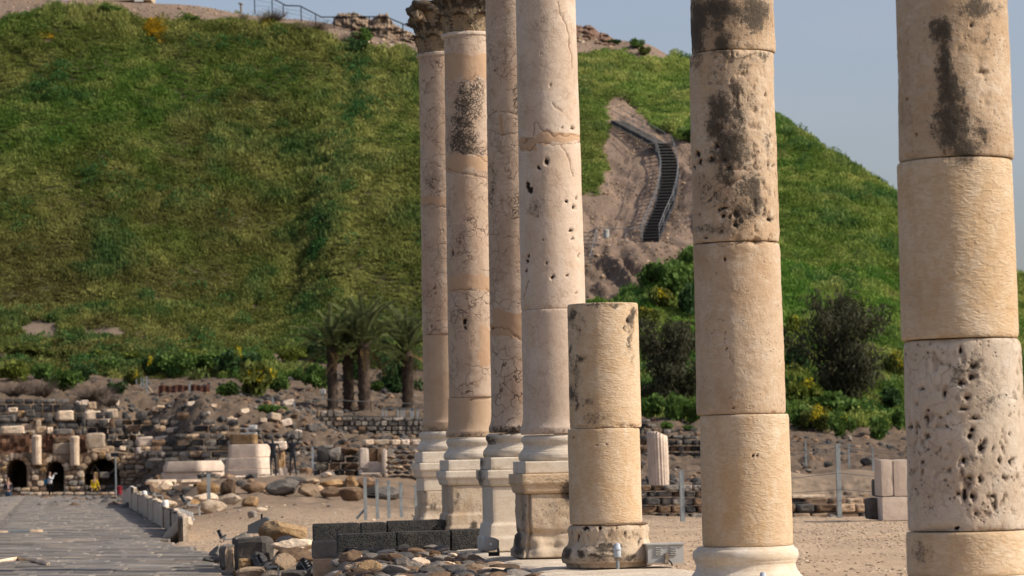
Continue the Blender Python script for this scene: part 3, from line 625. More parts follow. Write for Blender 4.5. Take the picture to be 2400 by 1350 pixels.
class Column:
    def __init__(s, name, label, px, py, Y, rb, rt, zb, zt, base_z, seed, stains=(), pits=(), cracks=(), patches=(), group='columns of the colonnade'):
        p = P(px, py, Y); s.c = np.array([p[0], Y]); s.Y = Y; s.rb, s.rt, s.zb, s.zt, s.bz = rb, rt, zb, zt, base_z
        s.e = thing(name, label, 'column', (p[0], Y, base_z), group); s.seed = seed
        s.st, s.pt, s.ck, s.pa = stains, pits, cracks, patches
    def zof(s, py): return EYE[2] + (P(1200 + (s.c[0] / s.Y) * F, py, s.Y)[2] - EYE[2])
    def rad(s, zz):
        t = np.clip((zz - s.zb) / (s.zt - s.zb), 0, 1); return s.rb + (s.rt - s.rb) * (t ** 1.25)
    def shade(s, me, W_):
        x, y = proj(W_); fattr(me, 'stain', blobs(x, y, s.st)); fattr(me, 'pit', blobs(x, y, s.pt, 2.0)); fattr(me, 'crack', lines(x, y, s.ck) if s.ck else np.zeros(x.shape)); fattr(me, 'patch', blobs2(x, y, s.pa))
    def drum(s, z0, z1, mat, disp=.004, wear=.02, pitd=0, step=.012, name='drum', prof=None, label=None):
        n = max(6, int((z1 - z0) / step)); u = np.linspace(0, 1, n)
        b = .012 / (z1 - z0); u = np.sort(np.concatenate([u, [b * .3, b, 1 - b, 1 - b * .3]]))
        zz = z0 + (z1 - z0) * u
        r = s.rad(zz) if prof is None else prof(zz)
        TH, ZZ = np.meshgrid(FRONT, zz); RR = np.repeat(r[:, None], len(FRONT), 1)
        cx, cy = np.cos(TH), np.sin(TH)
        q = np.stack([cx * RR + s.seed * 7.1, cy * RR, ZZ], -1)
        RR = RR + (fbm(q * 3, 4, 100) - .5) * 2 * disp + (fbm(q * 14, 3, 101) - .5) * disp * 1.1
        end = np.minimum(ZZ - z0, z1 - ZZ)
        chip = sstep(.52, .75, fbm(q * 6, 3, 102))
        RR -= .009 * np.exp(-(end / .010) ** 1) + wear * chip * np.exp(-(end / .03) ** 2)
        if pitd:
            h = sstep(.58, .74, fbm(q * np.array((24, 24, 18)), 3, 103)) * sstep(.40, .62, fbm(q * 2.1, 2, 104))
            RR -= pitd * h
        Wp = np.stack([s.c[0] + cx * RR, s.c[1] + sin_(TH) * RR, ZZ], -1)
        x, y = proj(Wp); front = (cy < .2)
        xw, yw = warp(x, y, 9, 5.0); pit = blobs(xw, yw, s.pt, 1.3) * front; ck = (lines(x, y, s.ck) if s.ck else 0 * x) * front
        xs_, ys_ = warp(x, y, 26, 26.0); xs_, ys_ = warp(xs_, ys_, 10, 8.0); st = blobs(xs_, ys_, s.st, .8) * front; pa = blobs2(x, y, s.pa)
        RR -= pit * .03 + ck * .007
        jz = (fbm(np.stack([cx * 2 + s.seed, cy * 2, 0 * cx + z0], -1), 3, 105) - .5) * .02
        V = np.stack([cx * RR, sin_(TH) * RR, ZZ - s.bz], -1)
        V[..., 0] += .012 * math.sin(s.seed * 3 + z0 * 9); V[..., 1] += .010 * math.cos(s.seed * 5 + z0 * 7)
        # close the ends
        top = V[-1:].copy(); top[..., :2] *= .5; bot = V[:1].copy(); bot[..., :2] *= .5
        V = np.concatenate([bot, V, top], 0)
        me = grid_mesh(name, V, mat, wrap=True)
        ex = lambda a: np.concatenate([a[:1], a, a[-1:]], 0)
        fattr(me, 'stain', ex(st)); fattr(me, 'pit', ex(np.maximum(pit, (h * min(.75, pitd * 45) * front if pitd else 0)))); fattr(me, 'crack', ex(ck)); fattr(me, 'patch', ex(pa))
        o = obj(name, me, s.e)
        if label: o['label'] = label
        return o
    def block(s, name, prof, mat, rough=.004, seed=0, label=None, res=.02, chips=()):
        """square moulded block: prof = [(half width, z), ...] from bottom to top"""
        zs = []; hs = []
        for (h0, z0), (h1, z1) in zip(prof[:-1], prof[1:]):
            L_ = math.hypot(h1 - h0, z1 - z0); n = max(1, int(L_ / res))
            for i in range(n): zs.append(z0 + (z1 - z0) * i / n); hs.append(h0 + (h1 - h0) * i / n)
        zs.append(prof[-1][1]); hs.append(prof[-1][0]); zs, hs = np.array(zs), np.array(hs)
        m = 34; tt = np.linspace(-1, 1, m, endpoint=False); tt = np.sign(tt) * (1 - (1 - np.abs(tt)) ** 1.3)
        side = [np.stack([tt, -np.ones(m)], -1), np.stack([np.ones(m), tt], -1), np.stack([-tt, np.ones(m)], -1), np.stack([-np.ones(m), -tt], -1)]
        U = np.concatenate(side, 0)
        V = np.stack([hs[:, None] * U[None, :, 0], hs[:, None] * U[None, :, 1], np.repeat(zs[:, None], len(U), 1)], -1)
        q = V + np.array((s.seed * 5.3, seed * 3.7, 0))
        d = (fbm(q * 4, 4, 110) - .5) * 2 * rough + (fbm(q * 16, 3, 111) - .5) * rough
        corner = np.minimum(np.abs(np.abs(U[:, 0]) - 1), 1) + np.minimum(np.abs(np.abs(U[:, 1]) - 1), 1)
        d = d - (rough * 3 + .004) * np.exp(-(corner / .06) ** 2)[None, :] * (0.5 + fbm(q * 8, 2, 112))
        nrm = U / np.maximum(np.linalg.norm(U, axis=1, keepdims=True), 1e-6)
        V[..., 0] += d * nrm[None, :, 0]; V[..., 1] += d * nrm[None, :, 1]
        c, sn = math.cos(ROW), math.sin(ROW)
        X = V[..., 0] * c - V[..., 1] * sn; Yv = V[..., 0] * sn + V[..., 1] * c
        Wp = np.stack([X + s.c[0], Yv + s.c[1], V[..., 2]], -1)
        x, y = proj(Wp)
        for (cx, cy, rx, ry, dep) in chips:
            k = np.exp(-(((x - cx) / rx) ** 2 + ((y - cy) / ry) ** 2)) * dep
            Wp[..., 1] += k; X = X + k * .2; Yv = Yv + k
        V = np.stack([X, Yv, V[..., 2] - s.bz], -1)
        top = V[-1:].copy(); top[..., :2] *= .3; bot = V[:1].copy(); bot[..., :2] *= .3
        V = np.concatenate([bot, V, top], 0)
        me = grid_mesh(name, V, mat, wrap=True, smooth=False)
        Wx = np.concatenate([Wp[:1], Wp, Wp[-1:]], 0); s.shade(me, Wx)
        o = obj(name, me, s.e)
        if label: o['label'] = label
        return o
def sin_(a): return np.sin(a)
def warp(px, py, amp, sc):
    q = np.stack([px / sc, py / sc, 0 * px], -1); return px + (fbm(q, 3, 301) - .5) * amp, py + (fbm(q + 50, 3, 302) - .5) * amp
def blobs2(px, py, lst):
    """flat-topped patches: (x0,y0,x1,y1)"""
    s = np.zeros(np.shape(px))
    if lst: px, py = warp(px, py, 26, 22.0)
    for (x0, y0, x1, y1) in lst:
        e = np.minimum(np.minimum(px - x0, x1 - px), np.minimum(py - y0, y1 - py)); s = np.maximum(s, sstep(-7, 7, e))
    return s
def attic(zs, r0, wide=1.28):
    """attic base: fillet, torus, scotia, torus between the given heights (top to bottom)"""
    z0, z1 = zs
    H = z1 - z0
    pts = [(0, 1.27), (.02, 1.31), (.12, 1.345), (.24, 1.335), (.33, 1.29), (.345, 1.235), (.38, 1.235), (.40, 1.21), (.47, 1.145), (.56, 1.115), (.63, 1.12), (.65, 1.15), (.69, 1.15), (.70, 1.175), (.78, 1.205), (.86, 1.20), (.93, 1.165), (.94, 1.10), (1, 1.10)]
    a = np.array(pts); k = (wide - 1) / .345
    return lambda zz: r0 * (1 + (np.interp((zz - z0) / H, a[:, 0], a[:, 1]) - 1) * k)
BZ = 0.48

# --- right-hand tall column (nearest): four drums in view
cE = Column('column', 'tallest and thickest column with a heavily pitted pale drum above its lowest drum', 2254, 800, 18.9, .381, .335, BZ, 6.4, BZ, 1,
    stains=[(2205, 75, 26, 34, .8), (2212, 150, 17, 70, 1), (2228, 215, 28, 60, .95), (2230, 295, 40, 65, 1), (2262, 350, 34, 34, .95), (2300, 320, 30, 45, .6), (2290, 15, 50, 40, .75), (2310, 90, 20, 50, .35), (2120, 270, 18, 40, .3), (2165, 1300, 30, 35, .4),
            (2330, 470, 6, 6, 0), (2250, 880, 40, 70, .30), (2290, 860, 40, 70, .32), (2300, 1100, 60, 90, .25), (2310, 940, 36, 60, .3)],
    pits=[(2249, 820, 5, 12, 1), (2278, 858, 9, 7, 1), (2275, 885, 13, 7, 1), (2252, 898, 10, 7, 1), (2265, 932, 9, 8, 1), (2210, 924, 7, 9, .9), (2257, 958, 14, 4, .9), (2170, 962, 4, 6, 1), (2170, 985, 3, 22, .9), (2132, 1000, 5, 9, 1), (2163, 1048, 3, 4, 1), (2283, 980, 14, 4, .9), (2276, 1008, 8, 5, 1), (2272, 1022, 8, 8, .9), (2298, 1050, 9, 13, 1), (2256, 1078, 7, 9, 1), (2270, 1120, 11, 5, .9), (2296, 1125, 6, 12, .9), (2258, 1160, 8, 22, 1), (2276, 1162, 8, 8, 1), (2243, 1158, 6, 6, .9), (2222, 855, 6, 4, .8), (2156, 912, 8, 4, .9), (2145, 945, 3, 6, .9), (2370, 1082, 7, 12, .9), (2285, 1205, 6, 5, .8), (2240, 1238, 16, 3, 1), (2145, 315, 2, 3, 1), (2122, 231, 2, 4, 1), (2273, 60, 5, 4, 1), (2300, 170, 18, 8, .7), (2222, 967, 10, 3, .7), (2200, 980, 9, 4, .8), (2215, 1000, 8, 3, .8)],
    cracks=[([(2170, 985), (2172, 1005), (2185, 1010)], 3), ([(2215, 985), (2236, 998), (2280, 975)], 3), ([(2190, 1120), (2215, 1125)], 2.5)])
jz = [cE.zof(q) for q in (1243, 797, 379)]
cE.drum(BZ + .36, jz[0] - .004, M['new_stone'], .003, .006)
cE.pt = [(a, b, c * .82, d_ * .82, e) for a, b, c, d_, e in cE.pt]
cE.drum(jz[0] + .004, jz[1] - .004, M['pitted_stone'], .007, .03, .015)
cE.drum(jz[1] + .004, jz[2] - .004, M['new_stone'], .003, .006)
cE.drum(jz[2] + .004, 5.2, M['old_stone'], .008, .02, .006)
cE.drum(BZ, BZ + .357, M['white_new'], .001, .003, 0, .02, 'base', attic((BZ, BZ + .357), .381))

# --- second column from the right
cD = Column('column', 'column with a black lichen streak down its upper drum and a white moulded base', 1733, 700, 25.1, .380, .336, BZ, 7.2, BZ, 2,
    stains=[(1632, 60, 26, 75, 1), (1690, 20, 70, 25, 1), (1680, 55, 30, 30, .7), (1695, 100, 26, 32, .95), (1770, 35, 30, 45, 1), (1785, 60, 12, 20, .8), (1740, 40, 60, 50, .5), (1660, 90, 40, 40, .45), (1690, 262, 24, 45, 1.05), (1684, 305, 22, 30, .9), (1722, 215, 12, 26, .95), (1725, 270, 30, 60, .5), (1715, 330, 40, 30, .95), (1700, 370, 45, 30, .7), (1740, 360, 30, 40, .6), (1705, 410, 30, 40, .7), (1765, 455, 26, 60, .75), (1740, 500, 34, 45, .75), (1700, 470, 40, 40, .4), (1660, 440, 30, 50, .35), (1770, 230, 10, 25, .4), (1640, 150, 10, 20, .5), (1800, 340, 10, 40, .35), (1690, 180, 70, 60, .25), (1740, 150, 60, 20, .3), (1680, 540, 60, 14, .45), (1790, 130, 20, 10, .5), (1720, 130, 80, 6, .5)],
    pits=[(1636, 362, 7, 8, 1), (1641, 380, 4, 8, 1), (1629, 393, 3, 6, .9), (1669, 374, 6, 8, 1), (1683, 342, 9, 8, .9), (1701, 374, 5, 4, 1), (1710, 395, 7, 6, .9), (1697, 488, 12, 4, 1), (1697, 505, 6, 6, 1), (1727, 502, 7, 9, 1), (1712, 507, 3, 3, 1), (1726, 526, 6, 5, 1), (1808, 514, 8, 5, 1), (1656, 557, 6, 4, 1), (1695, 543, 3, 3, 1), (1797, 222, 3, 5, 1), (1772, 258, 5, 8, .6), (1816, 388, 4, 4, .9), (1702, 608, 3, 3, 1), (1721, 957, 3, 2, 1), (1706, 818, 2, 3, 1), (1772, 1067, 3, 3, .9), (1762, 1068, 3, 3, .9), (1688, 493, 6, 3, .8), (1640, 505, 3, 3, .8)],
    cracks=[([(1655, 473), (1690, 450), (1720, 428), (1745, 418)], 4), ([(1700, 402), (1730, 396), (1760, 398), (1775, 412)], 3), ([(1640, 566), (1700, 575), (1760, 568), (1828, 570)], 3), ([(1700, 780), (1706, 820), (1722, 850)], 2)],
    patches=[])
jz = [cD.zof(q) for q in (1280, 972, 572, 128)]
cD.drum(jz[0] + .003, jz[1] - .003, M['new_stone'], .003, .005)
cD.drum(jz[1] + .003, jz[2] - .004, M['old_stone'], .008, .03, .003)
cD.drum(jz[2] + .004, jz[3] - .004, M['old_stone'], .010, .05, .012)
cD.drum(jz[3] + .004, 6.6, M['old_stone'], .008, .03, .006)
cD.drum(BZ, jz[0], M['white_new'], .001, .003, 0, .008, 'base', attic((BZ, jz[0]), .380))

# --- short broken column
cA = Column('column', 'short broken column of two tooled drums on an eroded dark-stained base', 1417, 1000, 31.3, .381, .368, BZ, 3.4, BZ, 3,
    stains=[(1340, 745, 12, 26, .6), (1335, 820, 8, 50, .45), (1355, 770, 20, 36, .3), (1362, 845, 16, 9, .7), (1338, 920, 9, 24, .6), (1350, 948, 8, 12, .6), (1378, 944, 22, 8, .5), (1400, 980, 60, 14, .3), (1478, 745, 7, 26, .9), (1472, 790, 6, 40, .5), (1480, 850, 5, 30, .3), (1410, 714, 70, 4, .6), (1345, 890, 18, 60, .35),
            (1425, 1278, 40, 7, 1), (1440, 1292, 26, 8, .9), (1362, 1302, 10, 8, 1), (1324, 1298, 10, 20, 1), (1395, 1300, 16, 8, .8), (1482, 1303, 16, 8, .8), (1440, 1308, 60, 7, .7), (1415, 1290, 30, 8, .7), (1395, 1315, 90, 5, .4), (1500, 1270, 5, 12, .7)],
    pits=[(1354, 773, 3, 4, 1), (1470, 755, 3, 5, .9), (1461, 770, 3, 6, .8), (1401, 1043, 2, 2, 1), (1347, 1026, 2, 2, .9), (1425, 1041, 2, 2, .9)],
    cracks=[([(1330, 997), (1400, 1001), (1500, 998)], 2), ([(1480, 730), (1484, 770), (1476, 800)], 3)])
jz = [cA.zof(q) for q in (1228, 1004, 713)]
cA.drum(jz[0] + .004, jz[1] - .002, M['new_stone'], .003, .005)
cA.drum(jz[1] + .002, jz[2], M['new_stone'], .004, .03, .0015)
def eroded(zz):
    a = np.array([(0, 1.16), (.09, 1.17), (.10, 1.27), (.2, 1.31), (.32, 1.30), (.45, 1.22), (.52, 1.12), (.62, 1.09), (.75, 1.10), (.88, 1.12), (.97, 1.08), (1, 1.0)])
    return .381 * np.interp((zz - BZ) / (jz[0] - BZ), a[:, 0], a[:, 1])
cA.drum(BZ, jz[0] + .002, M['pedestal_old'], .022, .05, .02, .01, 'base', eroded, 'eroded base with black crust and a cracked slab under the drum')
mb = MB(); mb.lathe([(.30, -.02), (.37, -.015), (.39, .0), (.37, .012), (.30, .016)], 26)
V = np.array(mb.v); V[:, :2] *= (1 + .12 * (fbm(V * 5, 3, 7) - .5))[:, None]; mb.v = [tuple(q) for q in V if True]
mb.build('mortar_bed', M['brown_rock'], cA.e, (.03, -.01, jz[0] - BZ - .005))

# --- four tall columns on pedestals
def cpos(px, Y): return px
SPEC = [
 dict(k='C4', px=1305, Y=35.0, label='pale pitted column on an eroded ochre pedestal, just behind the short broken column', mat='breccia_pale', seed=4, pf='pedestal_old',
      ys=dict(cap=-95, sh=1003, fil=1018, base=1080, pl=1109, cv=1132, cs=1155, die=1248, foot=1300), cut=[727],
      pits=[(1265, 393, 4, 5, 1), (1284, 378, 5, 6, 1), (1238, 436, 5, 12, 1), (1245, 446, 7, 7, 1), (1331, 472, 4, 4, 1), (1348, 485, 5, 5, .9), (1340, 540, 5, 5, .9), (1297, 649, 5, 4, 1), (1332, 645, 4, 2, 1), (1240, 600, 4, 7, 1), (1237, 612, 4, 5, .9), (1282, 617, 3, 3, 1), (1352, 686, 3, 3, .9), (1270, 126, 2, 2, .9), (1345, 300, 4, 4, .8), (1355, 465, 3, 5, .8), (1235, 635, 3, 7, .8), (1292, 200, 3, 3, .5), (1320, 300, 3, 3, .5), (1275, 560, 3, 3, .7), (1345, 560, 4, 3, .7), (1360, 600, 3, 4, .7)],
      cracks=[([(1218, 350), (1245, 352), (1262, 335), (1300, 338), (1362, 330)], 3), ([(1255, 285), (1275, 305), (1300, 316), (1362, 318)], 3), ([(1225, 335), (1250, 320), (1255, 290)], 2.5), ([(1310, 2), (1322, 40), (1335, 80), (1345, 160)], 3), ([(1296, 240), (1322, 262)], 3), ([(1318, 335), (1335, 370), (1345, 410)], 3), ([(1228, 700), (1240, 660)], 2)],
      patches=[(1215, 325, 1262, 352), (1262, 314, 1370, 336)], stains=[(1260, 480, 20, 40, .3), (1340, 1150, 26, 22, 1), (1330, 1165, 20, 30, .7), (1308, 1125, 60, 4, .3), (1212, 1265, 8, 30, .9), (1225, 1200, 10, 60, .4), (1215, 1290, 12, 14, .8), (1272, 60, 40, 30, .25), (1290, 1200, 50, 40, .25), (1290, 1010, 80, 7, .25)]),
 dict(k='C3', px=1220, Y=37.6, label='veined column second from the short one, on a clean white restored pedestal', mat='breccia', seed=5, pf='white_new',
      ys=dict(cap=-80, sh=999, fil=1014, base=1071, pl=1100, cv=1120, cs=1138, die=1222, foot=1276), cut=[],
      pits=[(1150, 770, 3, 4, .8)], cracks=[([(1140, 276), (1155, 262), (1180, 262), (1222, 272)], 4), ([(1142, 305), (1175, 316), (1222, 308)], 2.5), ([(1148, 770), (1170, 765), (1195, 780), (1230, 806)], 3)],
      patches=[(1148, 730, 1235, 790), (1165, 270, 1178, 312)], stains=[(1213, 230, 10, 36, .4), (1210, 480, 12, 36, .35), (1150, 450, 8, 60, .3), (1190, 1008, 60, 8, .75), (1190, 80, 50, 90, .12), (1150, 1030, 25, 8, .6), (1126, 1085, 10, 14, .7), (1165, 1097, 20, 6, .4), (1126, 1120, 10, 30, .6), (1180, 620, 50, 60, .08)]),
 dict(k='C2', px=1116, Y=41.2, label='column with carved leaf capital and black lichen patch on its shaft', mat='breccia', seed=6, pf='pedestal_old',
      ys=dict(cap=80, sh=1012, fil=1025, base=1077, pl=1102, cv=1119, cs=1136, die=1200, foot=1243), cut=[932],
      pits=[(1088, 753, 6, 7, 1), (1089, 768, 3, 4, 1), (1060, 592, 3, 10, .8)], cracks=[([(1050, 395), (1075, 402), (1110, 410), (1140, 418)], 3.5), ([(1098, 362), (1120, 366), (1140, 382)], 3), ([(1056, 683), (1085, 680), (1120, 678), (1145, 682)], 3), ([(1100, 985 - 50), (1145, 933)], 2)],
      patches=[(1040, 128, 1150, 184), (1040, 366, 1145, 398), (1050, 648, 1150, 678), (1124, 760, 1150, 860)], stains=[(1092, 215, 16, 20, .5), (1088, 250, 17, 22, .75), (1078, 285, 15, 20, .8), (1098, 290, 12, 18, .8), (1073, 325, 15, 20, .85), (1096, 328, 18, 20, .75), (1100, 350, 34, 8, .75), (1115, 230, 22, 50, .4), (1100, 1018, 70, 8, .4), (1110, 1232, 8, 10, .9), (1072, 1170, 8, 40, .45), (1080, 560, 24, 50, .12), (1100, 30, 60, 40, .35)]),
 dict(k='C1', px=1051, Y=44.35, label='farthest column of the row with a broken leaf capital, leftmost of the columns', mat='breccia', seed=7, pf='pedestal_old',
      ys=dict(cap=127, sh=990, fil=1010, base=1058, pl=1084, cv=1101, cs=1118, die=1183, foot=1224), cut=[785],
      pits=[(1035, 540, 2, 2, .9)], cracks=[([(990, 484), (1010, 480), (1048, 486)], 3), ([(1000, 372), (1030, 390)], 2)],
      patches=[(985, 465, 1050, 482)], stains=[(1012, 425, 24, 22, .22), (1000, 50, 50, 50, .6), (975, 25, 30, 18, .7), (1020, 1003, 50, 6, .4), (990, 90, 20, 40, .6), (1020, 1185, 40, 12, .3)]),
]
def acanthus(h, w, curl, lobes=5):
    """a curling lobed leaf seen from its front, root at the origin, growing along +z, facing -y"""
    n = 12; m = 7; V = np.zeros((n, m, 3))
    for i in range(n):
        t = i / (n - 1); zz = h * (t if t < .82 else .82 + (t - .82) * .35); out = -curl * (t ** 2.2) - (.0 if t < .82 else curl * (t - .82) * 2.2)
        ww = w * (.55 + .6 * math.sin(min(t * 1.15, 1) * math.pi * .85)) * (1 if t < .9 else .75) * (1 + .22 * math.sin(t * lobes * 6.28))
        for j in range(m):
            u = (j - (m - 1) / 2) / ((m - 1) / 2)
            V[i, j] = (u * ww / 2, out + .028 * (abs(u) ** 1.5) + (.012 if j % 2 else -.012), zz - .03 * abs(u) * t)
    return V
LEAF = grid_mesh('acanthus_leaf', acanthus(.42, .26, .13), M['capital'])
LEAF2 = grid_mesh('acanthus_leaf', acanthus(.30, .24, .10), M['capital'])
for me_ in (LEAF, LEAF2):
    for nm in ('stain', 'pit', 'crack', 'patch'): fattr(me_, nm, np.zeros(len(me_.vertices)))
    x_ = np.array([v.co[2] for v in me_.vertices]); me_.attributes['stain'].data.foreach_set('value', (.25 + .5 * (x_ > .22)).astype(np.float32))
def stone_attr(me, st=.0):
    for nm in ('stain', 'pit', 'crack', 'patch'): fattr(me, nm, np.full(len(me.vertices), st if nm == 'stain' else 0.0))
    return me
def capital(col, z0, r):
    h = .74
    cap = MB(); cap.lathe([(r * .98, 0), (r * 1.0, .04), (r * 1.0, .3), (r * 1.08, .48), (r * 1.25, .60), (r * 1.32, .63)], 28)
    me = stone_attr(mesh('capital', cap.v, cap.f, M['capital'], True), .3)
    c = obj('capital', me, col.e, (0, 0, z0 - col.bz))
    for k in range(8):
        a = k * math.pi / 4 + ROW - math.pi / 8; d = r * 1.02
        obj('acanthus_leaf', LEAF2, c, (d * math.sin(a), -d * math.cos(a), .0), (0, 0, a))
    for k in range(8):
        a = k * math.pi / 4 + ROW; d = r * 1.02
        obj('acanthus_leaf', LEAF, c, (d * math.sin(a), -d * math.cos(a), .10), (0, 0, a))
    for k in range(4):
        a = ROW + math.pi / 4 + k * math.pi / 2; v = MB(); pts = []; rr = []
        for i in range(16):
            t = i / 15; 
            if t < .5: q = t / .5; pts.append((0, -(r * 1.0 + q * q * r * .55), .26 + .34 * q)); rr.append(.05)
            else:
                q = (t - .5) / .5 * 5.5; rad = .075 * (1 - q / 7.5); pts.append((0, -(r * 1.55) - .075 * 0 + -rad * math.sin(q) , .60 - .075 + rad * math.cos(q))); rr.append(.042)
        v.tube(pts, rr, 6); me = stone_attr(mesh('volute', v.v, v.f, M['capital'], True), .35)
        obj('volute', me, c, (0, 0, 0), (0, 0, a))
    # concave sided slab on top
    out = []
    for k in range(4):
        a0 = ROW + math.pi / 4 + k * math.pi / 2
        for i in range(14):
            t = i / 14; a = a0 + t * math.pi / 2; s2 = math.cos(math.pi / 4) / max(math.cos((t - .5) * math.pi / 2), .2)
            rr_ = r * 1.98 * s2 * (1 - .10 * math.sin(t * math.pi))
            if i < 1: rr_ *= .96
            out.append((rr_ * math.sin(a), -rr_ * math.cos(a)))
    n = len(out); V = []
    for zz, k in ((.60, .90), (.655, .98), (.66, 1.0), (.74, 1.03), (.745, .97)):
        V.append([(x * k * (1 + .05 * (random.random() - .5)), y * k * (1 + .05 * (random.random() - .5)), zz + .02 * (random.random() - .5)) for x, y in out])
    V = np.array(V); V = np.concatenate([V[:1] * (0.3, .3, 1), V, V[-1:] * (.3, .3, 1)], 0)
    me = grid_mesh('abacus', V, M['capital'], wrap=True, smooth=False); stone_attr(me, .75); obj('abacus', me, c)
ZTOP = None
CO = {}
for d in SPEC[::-1]:
    y = d['ys']; col = Column('column', d['label'], d['px'], 960, d['Y'], .388 if d['k'] == 'C4' else .380, .346 if d['k'] == 'C4' else .330, 1.95, 6.6, BZ, d['seed'], d['stains'], d['pits'], d['cracks'], d['patches'])
    CO[d['k']] = col; zf = col.zof
    zc = zf(y['cap']) if d['k'] in ('C1', 'C2') else None
    if d['k'] in ('C1', 'C2'): ZTOP = zc
    else: zc = ZTOP
    col.zt = zc; col.zb = zf(y['fil'])
    # shaft with its flared foot
    zs0 = zf(y['fil'])
    if d['cut']:
        zc1 = zf(d['cut'][0]); col.drum(zc1 + .001, zc, M[d['mat']], .005, .012, 0, .014, 'shaft')
        low = 'plaster_stone' if d['k'] in ('C1', 'C2') else 'breccia_pale'
        zlo = zc1 - .001
    else:
        zlo = zc; low = d['mat']
    r_ = col.rad
    fl = lambda zz, z0=zs0, r=r_, f=zf(y['sh']): r(zz) + np.where(zz < f, .036, .036 * np.exp(-((zz - f) / .06)))
    col.drum(zs0 + .004, zlo, M[low], .003, .008, 0, .012, 'shaft', fl)
    zb_ = zf(y['base'])
    col.drum(zb_ + .002, zs0 - .004, M['white_new'] if d['k'] != 'C3' else M['white_new'], .0015, .004, 0, .006, 'base', attic((zb_, zs0), .380, 1.25))
    zp = zf(y['pl']); H = .47
    col.block('plinth', [(H, zp + .002), (H, zb_)], M['white_new'], .0015, 1)
    zcv, zcs, zd = zf(y['cv']), zf(y['cs']), zf(y['die'])
    pm = M[d['pf']]; cm = M['white_new'] if d['k'] != 'C4' else M['new_stone']
    Hc = .52; Hd = .455
    rough = {'C4': .026, 'C3': .002, 'C2': .010, 'C1': .012}[d['k']]
    col.block('pedestal_cap', [(Hd + .012, zcs + .001), (Hd + .03, zcs + .02), (Hc - .02, zcv - .015), (Hc, zcv), (Hc, zp)], cm, .003, 2)
    zt = zd - .02; zfoot = BZ
    chips = [(1270, 1258, 60, 12, .08), (1236, 1285, 18, 24, .12), (1290, 1280, 30, 10, .06), (1222, 1200, 8, 60, .05), (1330, 1150, 20, 20, .05)] if d['k'] == 'C4' else ([(990, 1200, 40, 12, .05)] if d['k'] == 'C1' else [])
    if d['k'] == 'C1':
        zmid = zf(1150)
        col.block('pedestal_die', [(Hd, zmid + .001), (Hd, zcs)], M['white_new'], .002, 3)
        ztop = zmid
    else: ztop = zcs
    col.block('pedestal', [(Hc + .0, zfoot), (Hc, zd - .19), (Hc - .02, zd - .17), (Hd + .03, zd - .03), (Hd, zd), (Hd, ztop - .001)], pm, rough, 4, chips=chips)
    if True: capital(col, zc + .003, .325)
    # necking ring under the capital
    if True:
        col.drum(zc - .085, zc + .001, M['breccia_pale'], .006, .02, 0, .008, 'neck_ring', lambda zz, t=zc: .330 + .035 * sstep(t - .085, t - .045, zz))
# ================================================================== stone library
def ico(sub):
    b = bmesh.new(); bmesh.ops.create_icosphere(b, subdivisions=sub, radius=1.0)
    v = np.array([q.co[:] for q in b.verts]); f = [[w.index for w in q.verts] for q in b.faces]; b.free(); return v, f
ICO = {k: ico(k) for k in (1, 2, 3, 4)}
def rock_mesh(seed, sub=2, planes=13, rough=.13, smooth=False, bulge=.55):
    v, f = ICO[sub]; r = np.random.default_rng(seed)
    n = r.normal(size=(planes, 3)); n /= np.linalg.norm(n, axis=1, keepdims=True); d = r.uniform(bulge, .95, planes)
    k = np.ones(len(v))
    for i in range(planes):
        c = v @ n[i]; k = np.minimum(k, np.where(c > 1e-3, d[i] / np.maximum(c, 1e-3), 9))
    v = v * k[:, None]
    v = v * (1 + rough * 2 * (fbm(v * 1.7 + seed * 3.3, 4, seed) - .5))[:, None]
    if sub > 3: v = v * (1 + .10 * (fbm(v * 6 + seed, 3, seed + 5) - .5) + .05 * (fbm(v * 15 + seed, 2, seed + 6) - .5))[:, None]
    v = v / (np.abs(v).max(0) * .8 + .2 * np.abs(v).max())
    return mesh('rock', v * .5, f, None, smooth)
def block_mesh(seed, n=3, rough=.06, rnd=.10):
    """a quarried block, worn at the corners, unit size"""
    V = []; F_ = []; ids = {}
    def vid(i, j, k):
        if (i, j, k) not in ids: ids[(i, j, k)] = len(V); V.append((i / n * 2 - 1, j / n * 2 - 1, k / n * 2 - 1))
        return ids[(i, j, k)]
    for a in range(n):
        for b in range(n):
            F_.append((vid(a, b, 0), vid(a, b + 1, 0), vid(a + 1, b + 1, 0), vid(a + 1, b, 0)))
            F_.append((vid(a, b, n), vid(a + 1, b, n), vid(a + 1, b + 1, n), vid(a, b + 1, n)))
            F_.append((vid(a, 0, b), vid(a + 1, 0, b), vid(a + 1, 0, b + 1), vid(a, 0, b + 1)))
            F_.append((vid(a, n, b), vid(a, n, b + 1), vid(a + 1, n, b + 1), vid(a + 1, n, b)))
            F_.append((vid(0, a, b), vid(0, a, b + 1), vid(0, a + 1, b + 1), vid(0, a + 1, b)))
            F_.append((vid(n, a, b), vid(n, a + 1, b), vid(n, a + 1, b + 1), vid(n, a, b + 1)))
    v = np.array(V)
    v = np.sign(v) * np.abs(v) ** .8
    m2 = np.sort(np.abs(v), 1); edge = (m2[:, 1] > .99); corner = (m2[:, 0] > .99)
    v = v * (1 - rnd * .6 * edge - rnd * .6 * corner)[:, None]
    v = v + (np.stack([fbm(v * 1.4 + seed * 7 + o * 11, 3, seed + o) for o in range(3)], -1) - .5) * rough * 4
    v = v / np.abs(v).max(0)
    return mesh('stone', v * .5, F_, None, False)
ROCK = [rock_mesh(i, 2) for i in range(10)]
ROCKS = [rock_mesh(30 + i, 1, 6) for i in range(8)]
ROCKL = [rock_mesh(60 + i, 4, 15, .10, bulge=.55) for i in range(10)]
